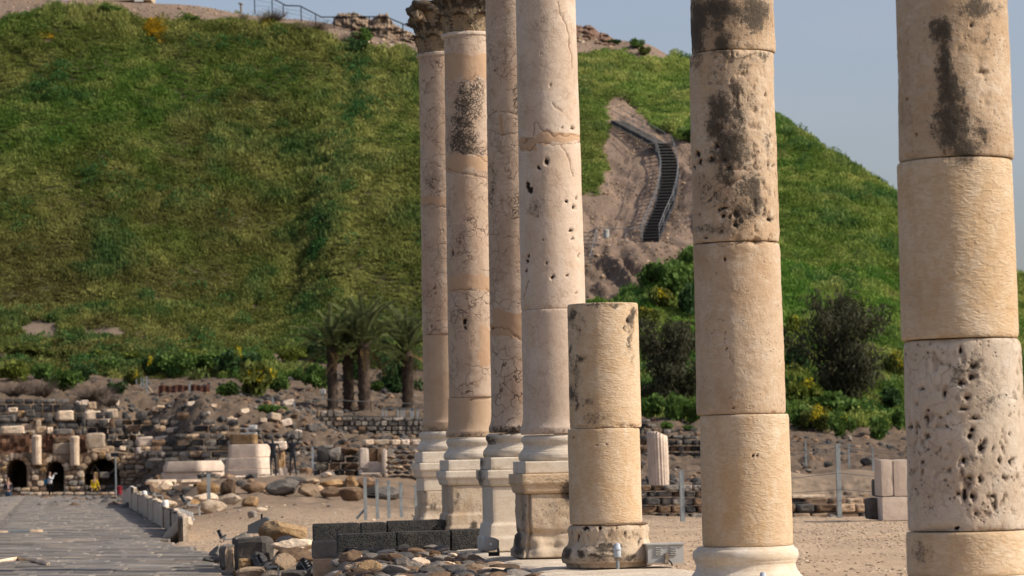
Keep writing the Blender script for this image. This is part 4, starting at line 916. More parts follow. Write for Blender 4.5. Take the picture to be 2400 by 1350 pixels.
ROCKA = [rock_mesh(400 + i, 2, 8, .05, bulge=.5) for i in range(10)]
BLK = [block_mesh(i, 3) for i in range(8)]
BLKS = [block_mesh(20 + i, 2, .08, .16) for i in range(8)]
BLKR = [block_mesh(40 + i, 6, .07, .14) for i in range(6)]
CUT = [block_mesh(60 + i, 4, .012, .02) for i in range(4)]
CUTB = [block_mesh(80 + i, 7, .02, .035) for i in range(5)]
CRAG = [rock_mesh(90 + i, 4, 7, .34, bulge=.6) for i in range(5)]
def pick(w, r=random):
    return M[r.choices(list(w), list(w.values()))[0]]
def local(parent, p): return np.array(p) - (np.array(parent.location) if parent is not None else 0)
def rect(name, lib, x0, y0, x1, y1, Y, th, mat, parent=None, rz=None, tilt=0, grow=1.0):
    """a stone whose front fills the photo rectangle at distance Y"""
    c = P((x0 + x1) / 2, (y0 + y1) / 2, Y + th / 2); w = (x1 - x0) * (Y + 0) / F; h = (y1 - y0) * Y / F
    rz = ROW + random.uniform(-.05, .05) if rz is None else rz
    o = obj(name, random.choice(lib), parent, local(parent, c), (0, tilt, rz), (w * grow, th, h * grow), M[mat] if isinstance(mat, str) else mat)
    return o
def rock_at(name, x0, y0, x1, y1, Y, mat, lib=None, label=None, cat=None, group=None, th=None, tilt=None, parent=None):
    w = (x1 - x0) * Y / F; h = (y1 - y0) * Y / F; th = th or max(w, h) * .8
    c = P((x0 + x1) / 2, (y0 + y1) / 2, Y + th * .3)
    if Y > 60 and abs(c[2] - h * .5 - terrain_z(c[0], c[1])) > .04:
        Yg = G((x0 + x1) / 2, y1 - 2, 60)[1]
        if abs(Yg - Y) < 30: Y = Yg; w = (x1 - x0) * Y / F; h = (y1 - y0) * Y / F; th = max(w, h) * .8; c = P((x0 + x1) / 2, (y0 + y1) / 2 + .06 * (y1 - y0), Y)
    o = obj(name, random.choice(lib or ROCK), parent, local(parent, c), (0 if tilt is None else 0, tilt or 0, random.choice((0, math.pi)) + random.uniform(-.3, .3)), (w * 1.22, th, h * 1.16), M[mat])
    return tag(o, label, cat, group)
def wall(name, label, cat, px, py, Y, group=None):
    return thing(name, label, cat, P(px, py, Y), group)
def courses(parent, x0, x1, top, bot, rowpx, Y, th, pal, lib=None, wpx=(14, 34), jit=.12, depth_jit=.12, skip=0.0, rowjit=.25):
    """irregular courses of stones between photo columns x0..x1; top and bot are numbers or functions of px"""
    top_ = top if callable(top) else (lambda x: top); bot_ = bot if callable(bot) else (lambda x: bot)
    y = max(bot_(x0), bot_(x1)); n = 0
    ymin = min(top_(x) for x in np.linspace(x0, x1, 9))
    while y > ymin + rowpx * .3:
        h = rowpx * random.uniform(1 - rowjit, 1 + rowjit); x = x0
        while x < x1:
            w = random.uniform(*wpx) * (random.uniform(.5, 1) if x == x0 else 1)
            if x + w > x1 - wpx[0] * .4: w = x1 - x + .01
            xc = x + w / 2
            if xc < x1 + 4 and y - h * .6 > top_(min(max(xc, x0), x1)) - 2 and y - h < bot_(min(max(xc, x0), x1)) and random.random() > skip:
                dy = (bot_(min(max(xc, x0), x1)) - max(bot_(x0), bot_(x1)))
                o = rect('stone', lib or BLKS, x + 1, y - h + 1, x + w - 1, y - .5, Y + random.uniform(-1, 1) * depth_jit, th * random.uniform(.8, 1.2), pick(pal), parent, None, random.uniform(-jit, jit) * .4, 1.04)
                n += 1
            x += w
        y -= h
    return n

# ------------------------------------------------------------------ street of basalt slabs
t = NT('street_bed'); M['street_bed'] = t.done(t.mix(t.ramp(t.noise(9, 5, .65), .35, .65), (.10, .088, .075), (.20, .17, .14)), .95, t.bump(t.noise(30, 4), .02, .8))
def slab_mat():
    t = NT('basalt_paving'); n1 = t.noise(1.1, 4, .6); n2 = t.noise(12, 5, .65)
    c = t.mix(t.ramp(n1, .35, .65), (.135, .122, .112), (.195, .172, .150))
    c = t.mix(t.math('MULTIPLY', t.ramp(n2, .5, .75), .4), c, (.085, .075, .07)); c = t.mix(t.math('MULTIPLY', t.ramp(t.noise(.55, 5, .65), .48, .66), .55), c, (.27, .21, .15))
    oi = t.node('ShaderNodeObjectInfo').outputs['Random']; v = t.math('MULTIPLY_ADD', oi, .55, .70)
    g = t.node('ShaderNodeCombineColor'); [t.lk(v, g.inputs[i]) for i in range(3)]
    return t.done(t.mix(1.0, c, g.outputs[0], 'MULTIPLY'), .75, t.bump(n2, .012, .6))
M['paving'] = slab_mat()
# camber: the crown of the street runs along its middle line
def crown_x(Y): return np.interp(Y, [46, 170], [P(38, 1340, 46)[0], P(45, 1165, 170)[0]])
def street_z(X, Y): return .10 - np.abs(X - crown_x(Y)) * .022
ys = np.arange(8, 172, 1.0); V = []
for Y in ys:
    xr = float(street_right(Y)) if Y > 30 else float(street_right(30)) + (30 - Y) * .15
    xc = float(crown_x(Y)) if Y > 40 else float(crown_x(46)) + (46 - Y) * .163
    row = [xc - 7 + (xr - xc + 7) * i / 24 for i in range(25)]
    V.append([(x, Y, .085 - abs(x - xc) * .022) for x in row])
st = obj('street', grid_mesh('street', np.array(V), M['street_bed'])); tag(st, kind='structure')
dirr = np.array((-.155, 1.0)); dirr /= np.linalg.norm(dirr); crs = np.array((dirr[1], -dirr[0]))
skew = .22
r_ = random.Random(5); slabs = []
YS = 44.0; along = 0.0
org = np.array((float(crown_x(46)), 40.0))
a = 0.0
while a < 128:
    dpt = r_.uniform(.38, .62)
    for sgn in (1, -1):
        u = 0.02 + r_.uniform(0, .3)
        while u < 9:
            wd = r_.uniform(.55, 1.15); mid = u + wd / 2
            c = org + dirr * (a + dpt / 2 - mid * skew) + crs * mid * sgn
            if c[1] > 43 and c[1] < 168 and c[0] < street_right(c[1]) - .15 and mid < 8.4:
                px_, py_ = proj((c[0], c[1], .05))
                if -60 < px_ < 700: slabs.append((c, wd, dpt, sgn, px_, py_))
            u += wd
    a += dpt
slabs.sort(key=lambda s_: s_[0][1])
def slab_geo(seed):
    r = random.Random(seed); n = 8; v = []
    base = [(-.5, -.5), (0, -.5), (.5, -.5), (.5, 0), (.5, .5), (0, .5), (-.5, .5), (-.5, 0)]
    ring = [(x + r.uniform(-.035, .035), y + r.uniform(-.05, .05)) for x, y in base]
    for x, y in ring: v.append((x, y, -1))
    for x, y in ring: v.append((x, y, -.12))
    for x, y in ring: v.append((x * .965, y * .93, r.uniform(-.03, .03)))
    f = [(i, (i + 1) % 8, 8 + (i + 1) % 8, 8 + i) for i in range(8)] + [(8 + i, 8 + (i + 1) % 8, 16 + (i + 1) % 8, 16 + i) for i in range(8)] + [tuple(range(16, 24))]
    return v, f
SLABG = [slab_geo(i) for i in range(8)]; SLABM = [mesh('paving_stone', *g, M['paving']) for g in SLABG]
rest = MB()
for i, (c, wd, dpt, sgn, px_, py_) in enumerate(slabs):
    zt = float(street_z(c[0], c[1])) + r_.uniform(-.012, .014); rz = math.atan2(crs[1], crs[0]) - sgn * math.atan(skew) + r_.uniform(-.03, .03)
    rot = (r_.uniform(-.022, .022), sgn * .022 + r_.uniform(-.015, .015), rz); sc = (wd * .965, dpt * .90, .16)
    if i < 300: obj('paving_stone', r_.choice(SLABM), st, (c[0], c[1], zt), rot, sc)
    else:
        m = np.array(Matrix.LocRotScale(Vector((c[0], c[1], zt)), Euler(rot), Vector(sc)))
        v, f = r_.choice(SLABG); v = np.concatenate([np.array(v), np.ones((len(v), 1))], 1) @ m.T; rest.add(v[:, :3], f)
o = rest.build('far_paving', M['paving'], st); o['kind'] = 'stuff'
# white inlaid strip and steel grating at the crown
mb = MB(); pts = [P(x, y, 1.55 * F / (y - HY(x))) for x, y in ((-30, 1323), (0, 1318), (40, 1312), (80, 1315), (113, 1323))]
for p in pts: p[2] = float(street_z(p[0], p[1])) + .03
mb.tube(pts, .035, 5); mb.build('limestone_strip', M['limestone'], st)
g0 = ground_xy(45, 1250, .08); gt = thing('drain_grate', 'steel drain grating set between two pale slabs in the basalt street', 'grate', (g0[0], g0[1], .115), rz=ROW)
mb = MB(); mb.box((0, 0, 0), (.46, .9, .02)); mb.build('backing_plate', plain('grate_dark', (.10, .12, .12), .5), gt)
for i in range(6):
    mb = MB(); mb.box((-.21 + i * .085, 0, .018), (.02, .9, .014)); mb.build('bar', M['galv'], gt)
for i in range(4):
    mb = MB(); mb.box((0, -.40 + i * .267, .034), (.48, .03, .014)); mb.build('cross_bar', M['galv'], gt)
for sx, ww in ((-.50, .48), (.42, .32)):
    obj('side_slab', BLK[2], gt, (sx, 0, -.03), (0, 0, 0), (ww, 1.0, .14), M['tan_stone'])

# ------------------------------------------------------------------ kerb of upright fluted limestone pieces along the street
M['kerb_stone'] = rock_mat('kerb_limestone', (.44, .35, .265), (.54, .44, .34), (.20, .14, .09), .5, 1.5, .02, .12)
def fluted(seed, n=9):
    r = random.Random(seed); pts = []
    for i in range(n * 4):
        t = i / (n * 4 - 1); x = t - .5; y = -.5 + .34 * abs(math.sin(t * n * math.pi)) ** .7 + r.uniform(-.02, .02); pts.append((x, y))
    pts += [(.5, .45), (.2, .5), (-.2, .5), (-.5, .45)]
    V = []
    for k, zz in enumerate((-.5, -.1, .25, .44, .5)):
        V.append([(x * (1 if k < 4 else .94), y * (1 if k < 4 else .9), zz + (r.uniform(-.03, .03) if k >= 3 else 0) + (.05 * math.sin(x * 7 + seed) if k >= 3 else 0)) for x, y in pts])
    V = np.array(V); V = np.concatenate([V, V[-1:] * (.2, .2, 1)], 0)
    return grid_mesh('kerb_stone', V, M['kerb_stone'], wrap=True, smooth=False)
kp = [(289, 1178, 38), (312, 1192, 38), (327, 1201, 40), (352, 1217, 42), (362, 1223, 44), (388, 1240, 56), (412, 1256, 64)]
ks = [(289, 312), (312, 327), (327, 352), (352, 364), (364, 387), (390, 405), (404, 425)]
kw = thing('kerb_wall', 'low kerb of upright grooved limestone pieces along the right edge of the street', 'kerb', (*ground_xy(350, 1216), 0))
topy = lambda x: np.interp(x, [287, 305, 330, 360, 388, 405, 425], [1140, 1147, 1158, 1170, 1190, 1195, 1210])
boty = lambda x: np.interp(x, [287, 312, 350, 390, 425], [1180, 1192, 1216, 1240, 1264])
for i, (x0, x1) in enumerate(ks):
    a0, a1 = ground_xy(x0 + .5, boty(x0)), ground_xy(x1 - .5, boty(x1)); mid = (a0 + a1) / 2; ln = np.linalg.norm(a1 - a0)
    xm = (x0 + x1) / 2; h = (boty(xm) - topy(xm)) * mid[1] / F + .1; ang = math.atan2(a1[1] - a0[1], a1[0] - a0[0])
    o = obj('kerb_stone', fluted(i, max(3, int(ln / .8))), kw, local(kw, (mid[0] + .06, mid[1], h / 2 - .12)), (0, random.uniform(-.02, .02), ang), (ln * .98, .24, h))
o = obj('kerb_stone', BLKR[3], kw, local(kw, (*ground_xy(418, 1262), .18)), (0, .9, -.6), (.25, .4, .8), M['kerb_stone'])

# ------------------------------------------------------------------ stylobate and rubble floor below the columns
sty = thing('stylobate', 'worn pale stone platform under the short column, edge stained black', 'platform', (*cA.c, BZ))
M['stylobate_stone'] = rock_mat('stylobate_stone', (.47, .385, .29), (.58, .49, .385), (.06, .05, .04), .55, 1.4, .015, .06)
cc, ss = math.cos(ROW), math.sin(ROW)
def along_row(base, a, b): return np.array(base) + np.array((-.1502, .9887)) * a + np.array((.9887, .1502)) * b
for (a, b, la, lb, th) in ((-1.15, -.10, 1.25, 1.72, .26), (.15, -.05, 1.30, 1.55, .24), (1.5, -.02, 1.3, 1.42, .23), (2.85, .02, 1.35, 1.40, .24), (4.2, .02, 1.3, 1.4, .24), (-2.5, .05, 1.4, 1.9, .25), (-3.95, .05, 1.45, 1.7, .25), (-5.4, .05, 1.4, 1.6, .25), (-6.85, .05, 1.45, 1.6, .25), (-8.3, .05, 1.4, 1.6, .25), (-9.75, .05, 1.45, 1.6, .25), (-11.2, .05, 1.4, 1.6, .25), (-12.6, .05, 1.4, 1.6, .25), (5.6, .02, 1.4, 1.4, .24), (7.1, .02, 1.5, 1.4, .24), (8.6, .02, 1.5, 1.4, .24), (10.1, .02, 1.5, 1.4, .24), (11.6, .02, 1.5, 1.4, .24), (13.1, .02, 1.5, 1.4, .24)):
    p = along_row(cA.c, a, b)
    obj('slab', BLKR[random.randrange(6)], sty, (p[0] - cA.c[0], p[1] - cA.c[1], -th / 2 - .002), (0, 0, ROW + random.uniform(-.01, .01)), (lb, la * .99, th), M['stylobate_stone'])

# basalt kerb blocks, sawn
t = NT('sawn_basalt'); n1 = t.noise(55, 3, .6); n2 = t.noise(20, 3, .5)
vp = t.node('ShaderNodeTexVoronoi', feature='F1'); vp.inputs['Scale'].default_value = 38; t.lk(t.pos, vp.inputs['Vector'])
hl = t.ramp(vp.outputs['Distance'], .45, .15)
M['sawn_basalt'] = t.done(t.mix(t.math('MULTIPLY', t.ramp(t.noise(2.5, 5, .7), .5, .75), .45), t.mix(hl, t.mix(t.ramp(n2, .3, .7), (.034, .034, .035), (.062, .059, .055)), (.010, .010, .010)), (.16, .125, .09)), .8, t.bump(t.math('SUBTRACT', 1.0, hl), .02, .9, t.bump(n1, .01, .8)))
M['sawn_basalt_pale'] = rock_mat('sawn_basalt_pale', (.15, .13, .118), (.20, .172, .15), (.05, .045, .04), .6, 3.0, .012, .05)
def cut_block(name, x0, y0, x1, y1, Y, dep, mat, label, group=None, rise=0.0):
    """sawn block, front face in the photo rectangle, lying across the row"""
    w = (x1 - x0) * Y / F; h = (y1 - y0) * Y / F; c = P((x0 + x1) / 2, (y0 + y1) / 2, Y)
    o = obj(name, random.choice(CUTB), None, (c[0] - ss * dep / 2, c[1] + cc * dep / 2, c[2]), (0, 0, ROW), (w / cc, dep, h), M[mat])
    return tag(o, label, 'stone block', group)
G1 = 'sawn black basalt blocks beside the pedestals'
cut_block('basalt_block', 735, 1226, 846, 1300, 40.2, .30, 'sawn_basalt', 'black basalt block at the outer left end of the upper kerb row', G1)
cut_block('basalt_block', 847, 1224, 907, 1296, 40.5, .30, 'sawn_basalt', 'shortest black basalt block, in the middle of the upper kerb row', G1)
cut_block('basalt_block', 908, 1219, 1047, 1292, 40.7, .30, 'sawn_basalt', 'long black basalt block touching the second pedestal from the far end', G1)
cut_block('basalt_block', 791, 1250, 930, 1312, 38.6, .34, 'sawn_basalt', 'black basalt block at the left end of the lower kerb row', G1)
cut_block('basalt_block', 931, 1245, 1056, 1306, 38.8, .34, 'sawn_basalt', 'black basalt block in the middle of the lower kerb row', G1)
cut_block('basalt_block', 1058, 1240, 1139, 1296, 39.0, .34, 'sawn_basalt', 'black basalt block reaching the white restored pedestal', G1)
cut_block('basalt_block', 734, 1268, 790, 1309, 38.2, .30, 'sawn_basalt_pale', 'greyer pitted basalt block standing on the pale dressed stone')
cut_block('dressed_stone', 737, 1309, 782, 1376, 38.1, .30, 'tan_stone', 'pale dressed upright stone under the grey pitted block')

# floor of trodden rubble: stones are pieces of the floor
rf_pts = [P(x, y, Y) for x, y, Y in ((560, 1420, 40), (740, 1310, 41), (800, 1292, 39.2), (1130, 1288, 39.0), (1215, 1300, 36.4), (1330, 1300, 33), (1330, 1420, 27), (700, 1500, 27))]
t = NT('rubble_earth'); n = t.noise(12, 6, .7)
M['rubble_earth'] = t.done(t.mix(t.ramp(n, .35, .7), (.13, .10, .075), (.30, .235, .17)), .95, t.bump(t.noise(40, 4), .02, 1.0))
V = []
for i in range(60):
    Y = 26 + i * .27; row = []
    for j in range(60):
        u = j / 59; xr = cA.c[0] - .1519 * (Y - cA.c[1]) - .72; xl = (733 - 1200) / F * Y; X = xl + (xr - xl) * u
        row.append((X, Y, 0))
    V.append(row)
V = np.array(V); V[..., 2] = .405 + .065 * sstep(34, 38.5, V[..., 1]) + (fbm(V * (2, 2, 1), 4, 201) - .5) * .10 - .55 * sstep(.16, 0, np.repeat(np.linspace(0, 1, 60)[None], 60, 0))
rf = obj('rubble_floor', grid_mesh('rubble_floor', V, M['rubble_earth'])); tag(rf, kind='structure')
r_ = random.Random(11); cnt = 0; place = []
pal = {'basalt': 4, 'basalt_grey': 5, 'brown_rock': 8, 'mixed_grey': 2, 'tan_stone': .8, 'ochre_rock': .2, 'limestone': .3}
for k in range(4000):
    Y = r_.uniform(29.5, 38.6); xr = cA.c[0] - .1519 * (Y - cA.c[1]) - .80; X = xr - 2.3 * r_.random()
    px_, py_ = proj((X, Y, .45))
    if not (770 < px_ < 1330 and 1284 < py_ < 1372): continue
    w = r_.choice((.10, .14, .18, .22, .28)) * r_.uniform(.8, 1.25)
    if any((X - q[0]) ** 2 + ((Y - q[1]) * .8) ** 2 < (.40 * (w + q[2])) ** 2 for q in place): continue
    place.append((X, Y, w))
place.sort(key=lambda q: -q[2] / q[1])
for (X, Y, w) in place[:290]:
    zz = .40 + .065 * float(sstep(34, 38.5, Y)) - .5 * float(sstep(.16, 0, (X - (733 - 1200) / F * Y) / 2.2))
    obj('stone', r_.choice(ROCKA), rf, (X, Y, zz + .02), (r_.uniform(-.3, .3), r_.uniform(-.3, .3), r_.uniform(0, 6.28)), (w * 1.25, w, w * r_.uniform(.32, .55)), pick(pal, r_))
mb = MB()
for k in range(2600):
    Y = r_.uniform(28, 38.6); xr = cA.c[0] - .1519 * (Y - cA.c[1]) - .74; X = xr + ((733 - 1200) / F * Y - xr) * r_.random(); w = r_.uniform(.015, .06)
    v, f = ICO[1]; q = np.array([r_.uniform(.6, 1.2) for _ in range(3)]) * w * .5
    if k % 3 == 0: mb.add(v * q * (1, 1, .7) + (X, Y, .425 - .5 * float(sstep(.16, 0, (X - (733 - 1200) / F * Y) / 2.2))), f)
o = mb.build('stone_chips', M['tan_stone'], rf); o['kind'] = 'stuff'
G2 = 'larger loose stones lying on the rubble floor'
for (b, m_, Y, lb) in (((920, 1303, 972, 1352), 'mixed_grey', 33.6, 'grey angular boulder in the middle of the rubble floor'), ((963, 1307, 1006, 1338), 'limestone', 34.2, 'pale pointed stone leaning beside the grey angular boulder'),
                    ((880, 1325, 950, 1368), 'basalt_grey', 32.0, 'dark rounded basalt boulder at the front of the rubble floor'), ((840, 1315, 892, 1352), 'ochre_rock', 33.0, 'orange brown stone on the left side of the rubble floor'),
                    ((1090, 1322, 1140, 1345), 'tan_stone', 32.6, 'mossy flat tan stone near the broken platform edge'), ((1128, 1328, 1200, 1346), 'limestone', 32.2, 'long pale slab lying beside the mossy flat stone'),
                    ((800, 1290, 850, 1325), 'brown_rock', 36.0, 'brown jagged stone against the lower black kerb blocks')):
    rock_at('loose_stone', *b, Y, m_, ROCKL, lb, 'stone', G2)

# ------------------------------------------------------------------ heap of big stones by the street
G3 = 'heap of big stones at the street edge'
for (b, Y, m_, lib, lb) in (
    ((612, 1218, 716, 1276), 45.5, 'ochre_rock', ROCKL, 'big brown domed boulder with a sunlit right flank on the heap'),
    ((560, 1262, 632, 1340), 44.2, 'basalt_grey', BLKR, 'dark grey squared block standing on the heap behind the street edge'),
    ((545, 1248, 585, 1284), 46.0, 'basalt_grey', ROCKL, 'grey wedge of stone behind the squared dark block'),
    ((585, 1258, 622, 1274), 46.5, 'basalt', ROCKL, 'small black stone under the grey lamp housing'),
    ((640, 1264, 738, 1300), 43.8, 'limestone', ROCKL, 'long pale slab sloping up to the black kerb row'),
    ((645, 1285, 740, 1345), 43.0, 'brown_rock', ROCKL, 'large brown boulder under the sloping pale slab'),
    ((650, 1255, 700, 1284), 44.6, 'mixed_grey', ROCKL, 'grey stone tucked below the domed brown boulder'),
    ((618, 1272, 648, 1286), 44.4, 'ochre_rock', ROCK, 'small orange stone between the domed boulder and the squared block'),
    ((494, 1280, 530, 1308), 47.5, 'basalt_grey', ROCKL, 'grey slab lying at the end of the heap on the street'),
    ((480, 1303, 524, 1320), 47.0, 'basalt', ROCKL, 'flat dark stone lying on the street paving'),
    ((524, 1279, 545, 1330), 45.6, 'mixed_grey', BLKR, 'narrow upright kerb stone at the far end of the heap'),
    ((540, 1282, 562, 1345), 44.8, 'tan_stone', BLKR, 'upright kerb stone with a moss-darkened face beside the squared block'),
    ((562, 1310, 590, 1334), 43.8, 'ochre_rock', BLKR, 'small tan block below the dark squared block'),
    ((566, 1332, 640, 1372), 42.6, 'tan_stone', BLKR, 'low tan kerb block at the bottom of the heap'),
    ((588, 1295, 625, 1340), 43.6, 'basalt', ROCKL, 'black stone behind the arm of the street-side spotlight'),
    ((640, 1300, 690, 1352), 42.5, 'tan_stone', ROCKL, 'tan rough stone under the brown boulder'),
    ((690, 1310, 740, 1352), 41.6, 'basalt', ROCKL, 'black stone behind the larger spotlight'),
    ((625, 1318, 660, 1350), 42.8, 'basalt_grey', ROCKL, 'grey stone between the two spotlights'),
    ((668, 1338, 728, 1366), 41.2, 'basalt_grey', BLKR, 'flat grey stone in front of the larger spotlight')):
    rock_at('heap_stone', *b, Y, m_, lib, lb, 'stone', G3, th=.55)
bank = MB()
V = []
for i in range(40):
    Y = 41.2 + i * .16; row = []
    for j in range(40):
        u = j / 39; X = P(540, 1300, Y)[0] - .15 * u * 0 + u * (P(760, 1300, Y)[0] - P(540, 1300, Y)[0]); row.append((X, Y, 0))
    V.append(row)
V = np.array(V); u = np.linspace(0, 1, 40)[None]; w_ = np.linspace(0, 1, 40)[:, None]
V[..., 2] = -.25 + .45 * sstep(0, .45, u) * sstep(1, .55, w_) * sstep(0, .25, w_) + (fbm(V * (3, 3, 1), 3, 210) - .5) * .12
tag(obj('earth_bank', grid_mesh('earth_bank', V, M['rubble_earth'])), kind='structure')
# ================================================================== ruins in the middle distance
# --- arcade with three dark vaults
YA = 186.0
ar = wall('arcade_ruin', 'ruined tan stone arcade with three dark arched openings behind the street', 'arcade', 130, 1165, YA)
ARCH = [(16, 64, 1077, 1104), (109, 151, 1081, 1106), (197, 283, 1075, 1120)]
def arch_y(x):
    for x0, x1, yt, ys_ in ARCH:
        if x0 < x < x1:
            u = (x - (x0 + x1) / 2) / ((x1 - x0) / 2); return ys_ - (ys_ - yt) * math.sqrt(max(0, 1 - u * u))
    return None
topA = lambda x: np.interp(x, [-40, 20, 60, 110, 190, 200, 250, 290, 330, 360, 372, 378], [1070, 1066, 1060, 1062, 1064, 1060, 1058, 1062, 1062, 1078, 1100, 1150])
mb = MB(); xs_ = np.arange(-60, 378, 3.0); deep = 4.5
for xa, xb in zip(xs_[:-1], xs_[1:]):
    ya, yb = arch_y(xa), arch_y(xb); xm = (xa + xb) / 2; yam = arch_y(xm)
    ba = ya if (ya and yam) else 1170.; bb = yb if (yb and yam) else 1170.
    if yam and not ya: ba = [a_ for a_ in ARCH if a_[0] < xm < a_[1]][0][3]
    if yam and not yb: bb = [a_ for a_ in ARCH if a_[0] < xm < a_[1]][0][3]
    jit = lambda x, y: float(fbm(np.array((x * .09, y * .09, 0.)), 3, 5)) * .5
    n = 6; col0 = [P(xa, ba + (topA(xa) - ba) * i / n, YA - jit(xa, ba + (topA(xa) - ba) * i / n)) for i in range(n + 1)]
    col1 = [P(xb, bb + (topA(xb) - bb) * i / n, YA - jit(xb, bb + (topA(xb) - bb) * i / n)) for i in range(n + 1)]
    b = len(mb.v); mb.v += [tuple(q) for q in col0 + col1]
    for i in range(n): mb.f.append((b + i, b + n + 1 + i, b + n + 2 + i, b + i + 1))
    t0, t1 = col0[-1] + (0, deep, 0), col1[-1] + (0, deep, 0); b2 = len(mb.v); mb.v += [tuple(t0), tuple(t1)]; mb.f.append((b + n, b + 2 * n + 1, b2 + 1, b2))
    if yam:
        u0, u1 = col0[0] + (0, deep, 0), col1[0] + (0, deep, 0); b2 = len(mb.v); mb.v += [tuple(u0), tuple(u1)]; mb.f.append((b, b2, b2 + 1, b + n + 1))
mv = np.array(mb.v) - np.array(ar.location); obj('wall', mesh('wall', mv, mb.f, M['tan_stone']), ar)
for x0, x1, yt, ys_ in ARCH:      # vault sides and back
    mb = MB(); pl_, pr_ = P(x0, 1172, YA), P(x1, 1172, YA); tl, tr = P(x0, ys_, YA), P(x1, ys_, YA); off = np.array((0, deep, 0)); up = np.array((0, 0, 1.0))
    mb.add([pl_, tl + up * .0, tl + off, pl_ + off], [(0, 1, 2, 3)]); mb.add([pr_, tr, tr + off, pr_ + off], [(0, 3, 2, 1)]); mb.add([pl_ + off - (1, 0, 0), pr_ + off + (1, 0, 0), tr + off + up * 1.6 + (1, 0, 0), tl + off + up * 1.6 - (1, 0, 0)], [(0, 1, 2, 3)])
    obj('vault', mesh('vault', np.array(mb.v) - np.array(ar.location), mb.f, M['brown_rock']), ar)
    n = 9; cxm, rx = (x0 + x1) / 2, (x1 - x0) / 2; ry = ys_ - yt
    for i in range(n):
        a = math.pi * (i + .5) / n; k = 1.24; w_ = math.pi * rx / n * 1.12; px_, py_ = cxm + math.cos(a) * (rx + 8), ys_ - math.sin(a) * (ry + 8)
        c = P(px_, py_, YA - .18)
        obj('voussoir', random.choice(BLKS), ar, local(ar, c), (0, a - math.pi / 2 + 0, 0), (max(11, w_) * YA / F, .8, random.uniform(15, 19) * YA / F), pick({'tan_stone': 4, 'limestone': 1, 'ochre_rock': 1}))
for (b, m_, dy) in (((75, 1020, 98, 1090), 'limestone', -.5), ((165, 1022, 187, 1092), 'limestone', -.5)):
    mb = MB(); w = (b[2] - b[0]) * YA / F / 2; h = (b[3] - b[1]) * YA / F
    mb.lathe([(w * .85, 0), (w, .06), (w * .98, h * .3), (w * 1.02, h * .6), (w * .95, h * .8), (w * 1.05, h * .95), (w * .8, h)], 12); mv = np.array(mb.v); mv[:, :2] *= (1 + .3 * (fbm(mv * 2.5, 3, 3) - .5))[:, None]
    obj('half_column', mesh('half_column', mv, mb.f, M['limestone']), ar, local(ar, P((b[0] + b[2]) / 2, b[3], YA - .55)))
for b, m_, nm in (((123, 1036, 168, 1067), 'limestone', 'stone'), ((200, 1014, 248, 1054), 'limestone', 'stone'), ((212, 1050, 256, 1062), 'tan_stone', 'stone'), ((128, 1046, 140, 1066), 'limestone', 'stone'), ((126, 1024, 164, 1040), 'brown_rock', 'stone')):
    rect(nm, BLKR, *b, YA - .4, .8, m_, ar)
rb = MB()
for xa, xb in ((-50, 78), (98, 166), (186, 205)):
    n = 14; g = []
    for i in range(n + 1):
        row = []
        for j in range(6):
            px_ = xa + (xb - xa) * i / n; py_ = 1064 - j * 9; row.append(P(px_, py_, YA + .6 - .5 * float(fbm(np.array((px_ * .1, py_ * .25, 0.)), 3, 8))))
        g.append(row)
    b = len(rb.v); [rb.v.append(tuple(q)) for row in g for q in row]
    for i in range(n):
        for j in range(5): rb.f.append((b + i * 6 + j, b + (i + 1) * 6 + j, b + (i + 1) * 6 + j + 1, b + i * 6 + j + 1))
obj('brick_band', mesh('brick_band', np.array(rb.v) - np.array(ar.location), rb.f, M['red_earth']), ar)
pal_t = {'tan_stone': 5, 'limestone': 4, 'ochre_rock': 1.5, 'mixed_grey': .6}
for (x0, x1, y0, y1, rh) in ((64, 110, 1078, 1166, 12), (151, 198, 1094, 1166, 12), (-20, 18, 1075, 1130, 12), (283, 372, 1066, 1136, 10)):
    courses(ar, x0, x1, y0, y1, rh, YA - .45, .6, pal_t, BLKS, (10, 24), .2, .1, .08)
courses(ar, 196, 330, 1136, 1166, 10, YA - 2.5, .7, {'tan_stone': 3, 'mixed_grey': 2, 'basalt_grey': 1, 'brown_rock': 1}, BLKS, (12, 26), .2, .2)
courses(ar, -20, 70, lambda x: np.interp(x, [-20, 30, 70, 90], [1120, 1140, 1150, 1160]), 1168, 9, YA - 2.5, .7, {'tan_stone': 3, 'mixed_grey': 2, 'limestone': 1}, BLKS, (12, 26), .2, .2)
courses(ar, 150, 190, 1140, 1166, 9, YA - 2.0, .7, {'tan_stone': 3, 'mixed_grey': 2, 'limestone': 1}, BLKS, (12, 20), .2, .2)
for pts in (((213, 1112), (222, 1088), (234, 1110)), ((258, 1110), (276, 1094))):
    mb = MB(); mb.tube([P(x, y, YA + .3) - np.array(ar.location) for x, y in pts], .07, 5); mb.build('timber_brace', M['wood'], ar)
rect('stone', BLKR, 232, 1106, 256, 1122, YA - .8, .6, 'mixed_grey', ar); rect('stone', BLKR, 219, 1106, 229, 1130, YA - 1.2, .6, 'ochre_rock', ar)
courses(ar, 60, 420, 1154, 1166, 7, 176.5, .6, {'limestone': 3, 'tan_stone': 3, 'mixed_grey': 1}, BLKS, (14, 34), .1, .3, .15)

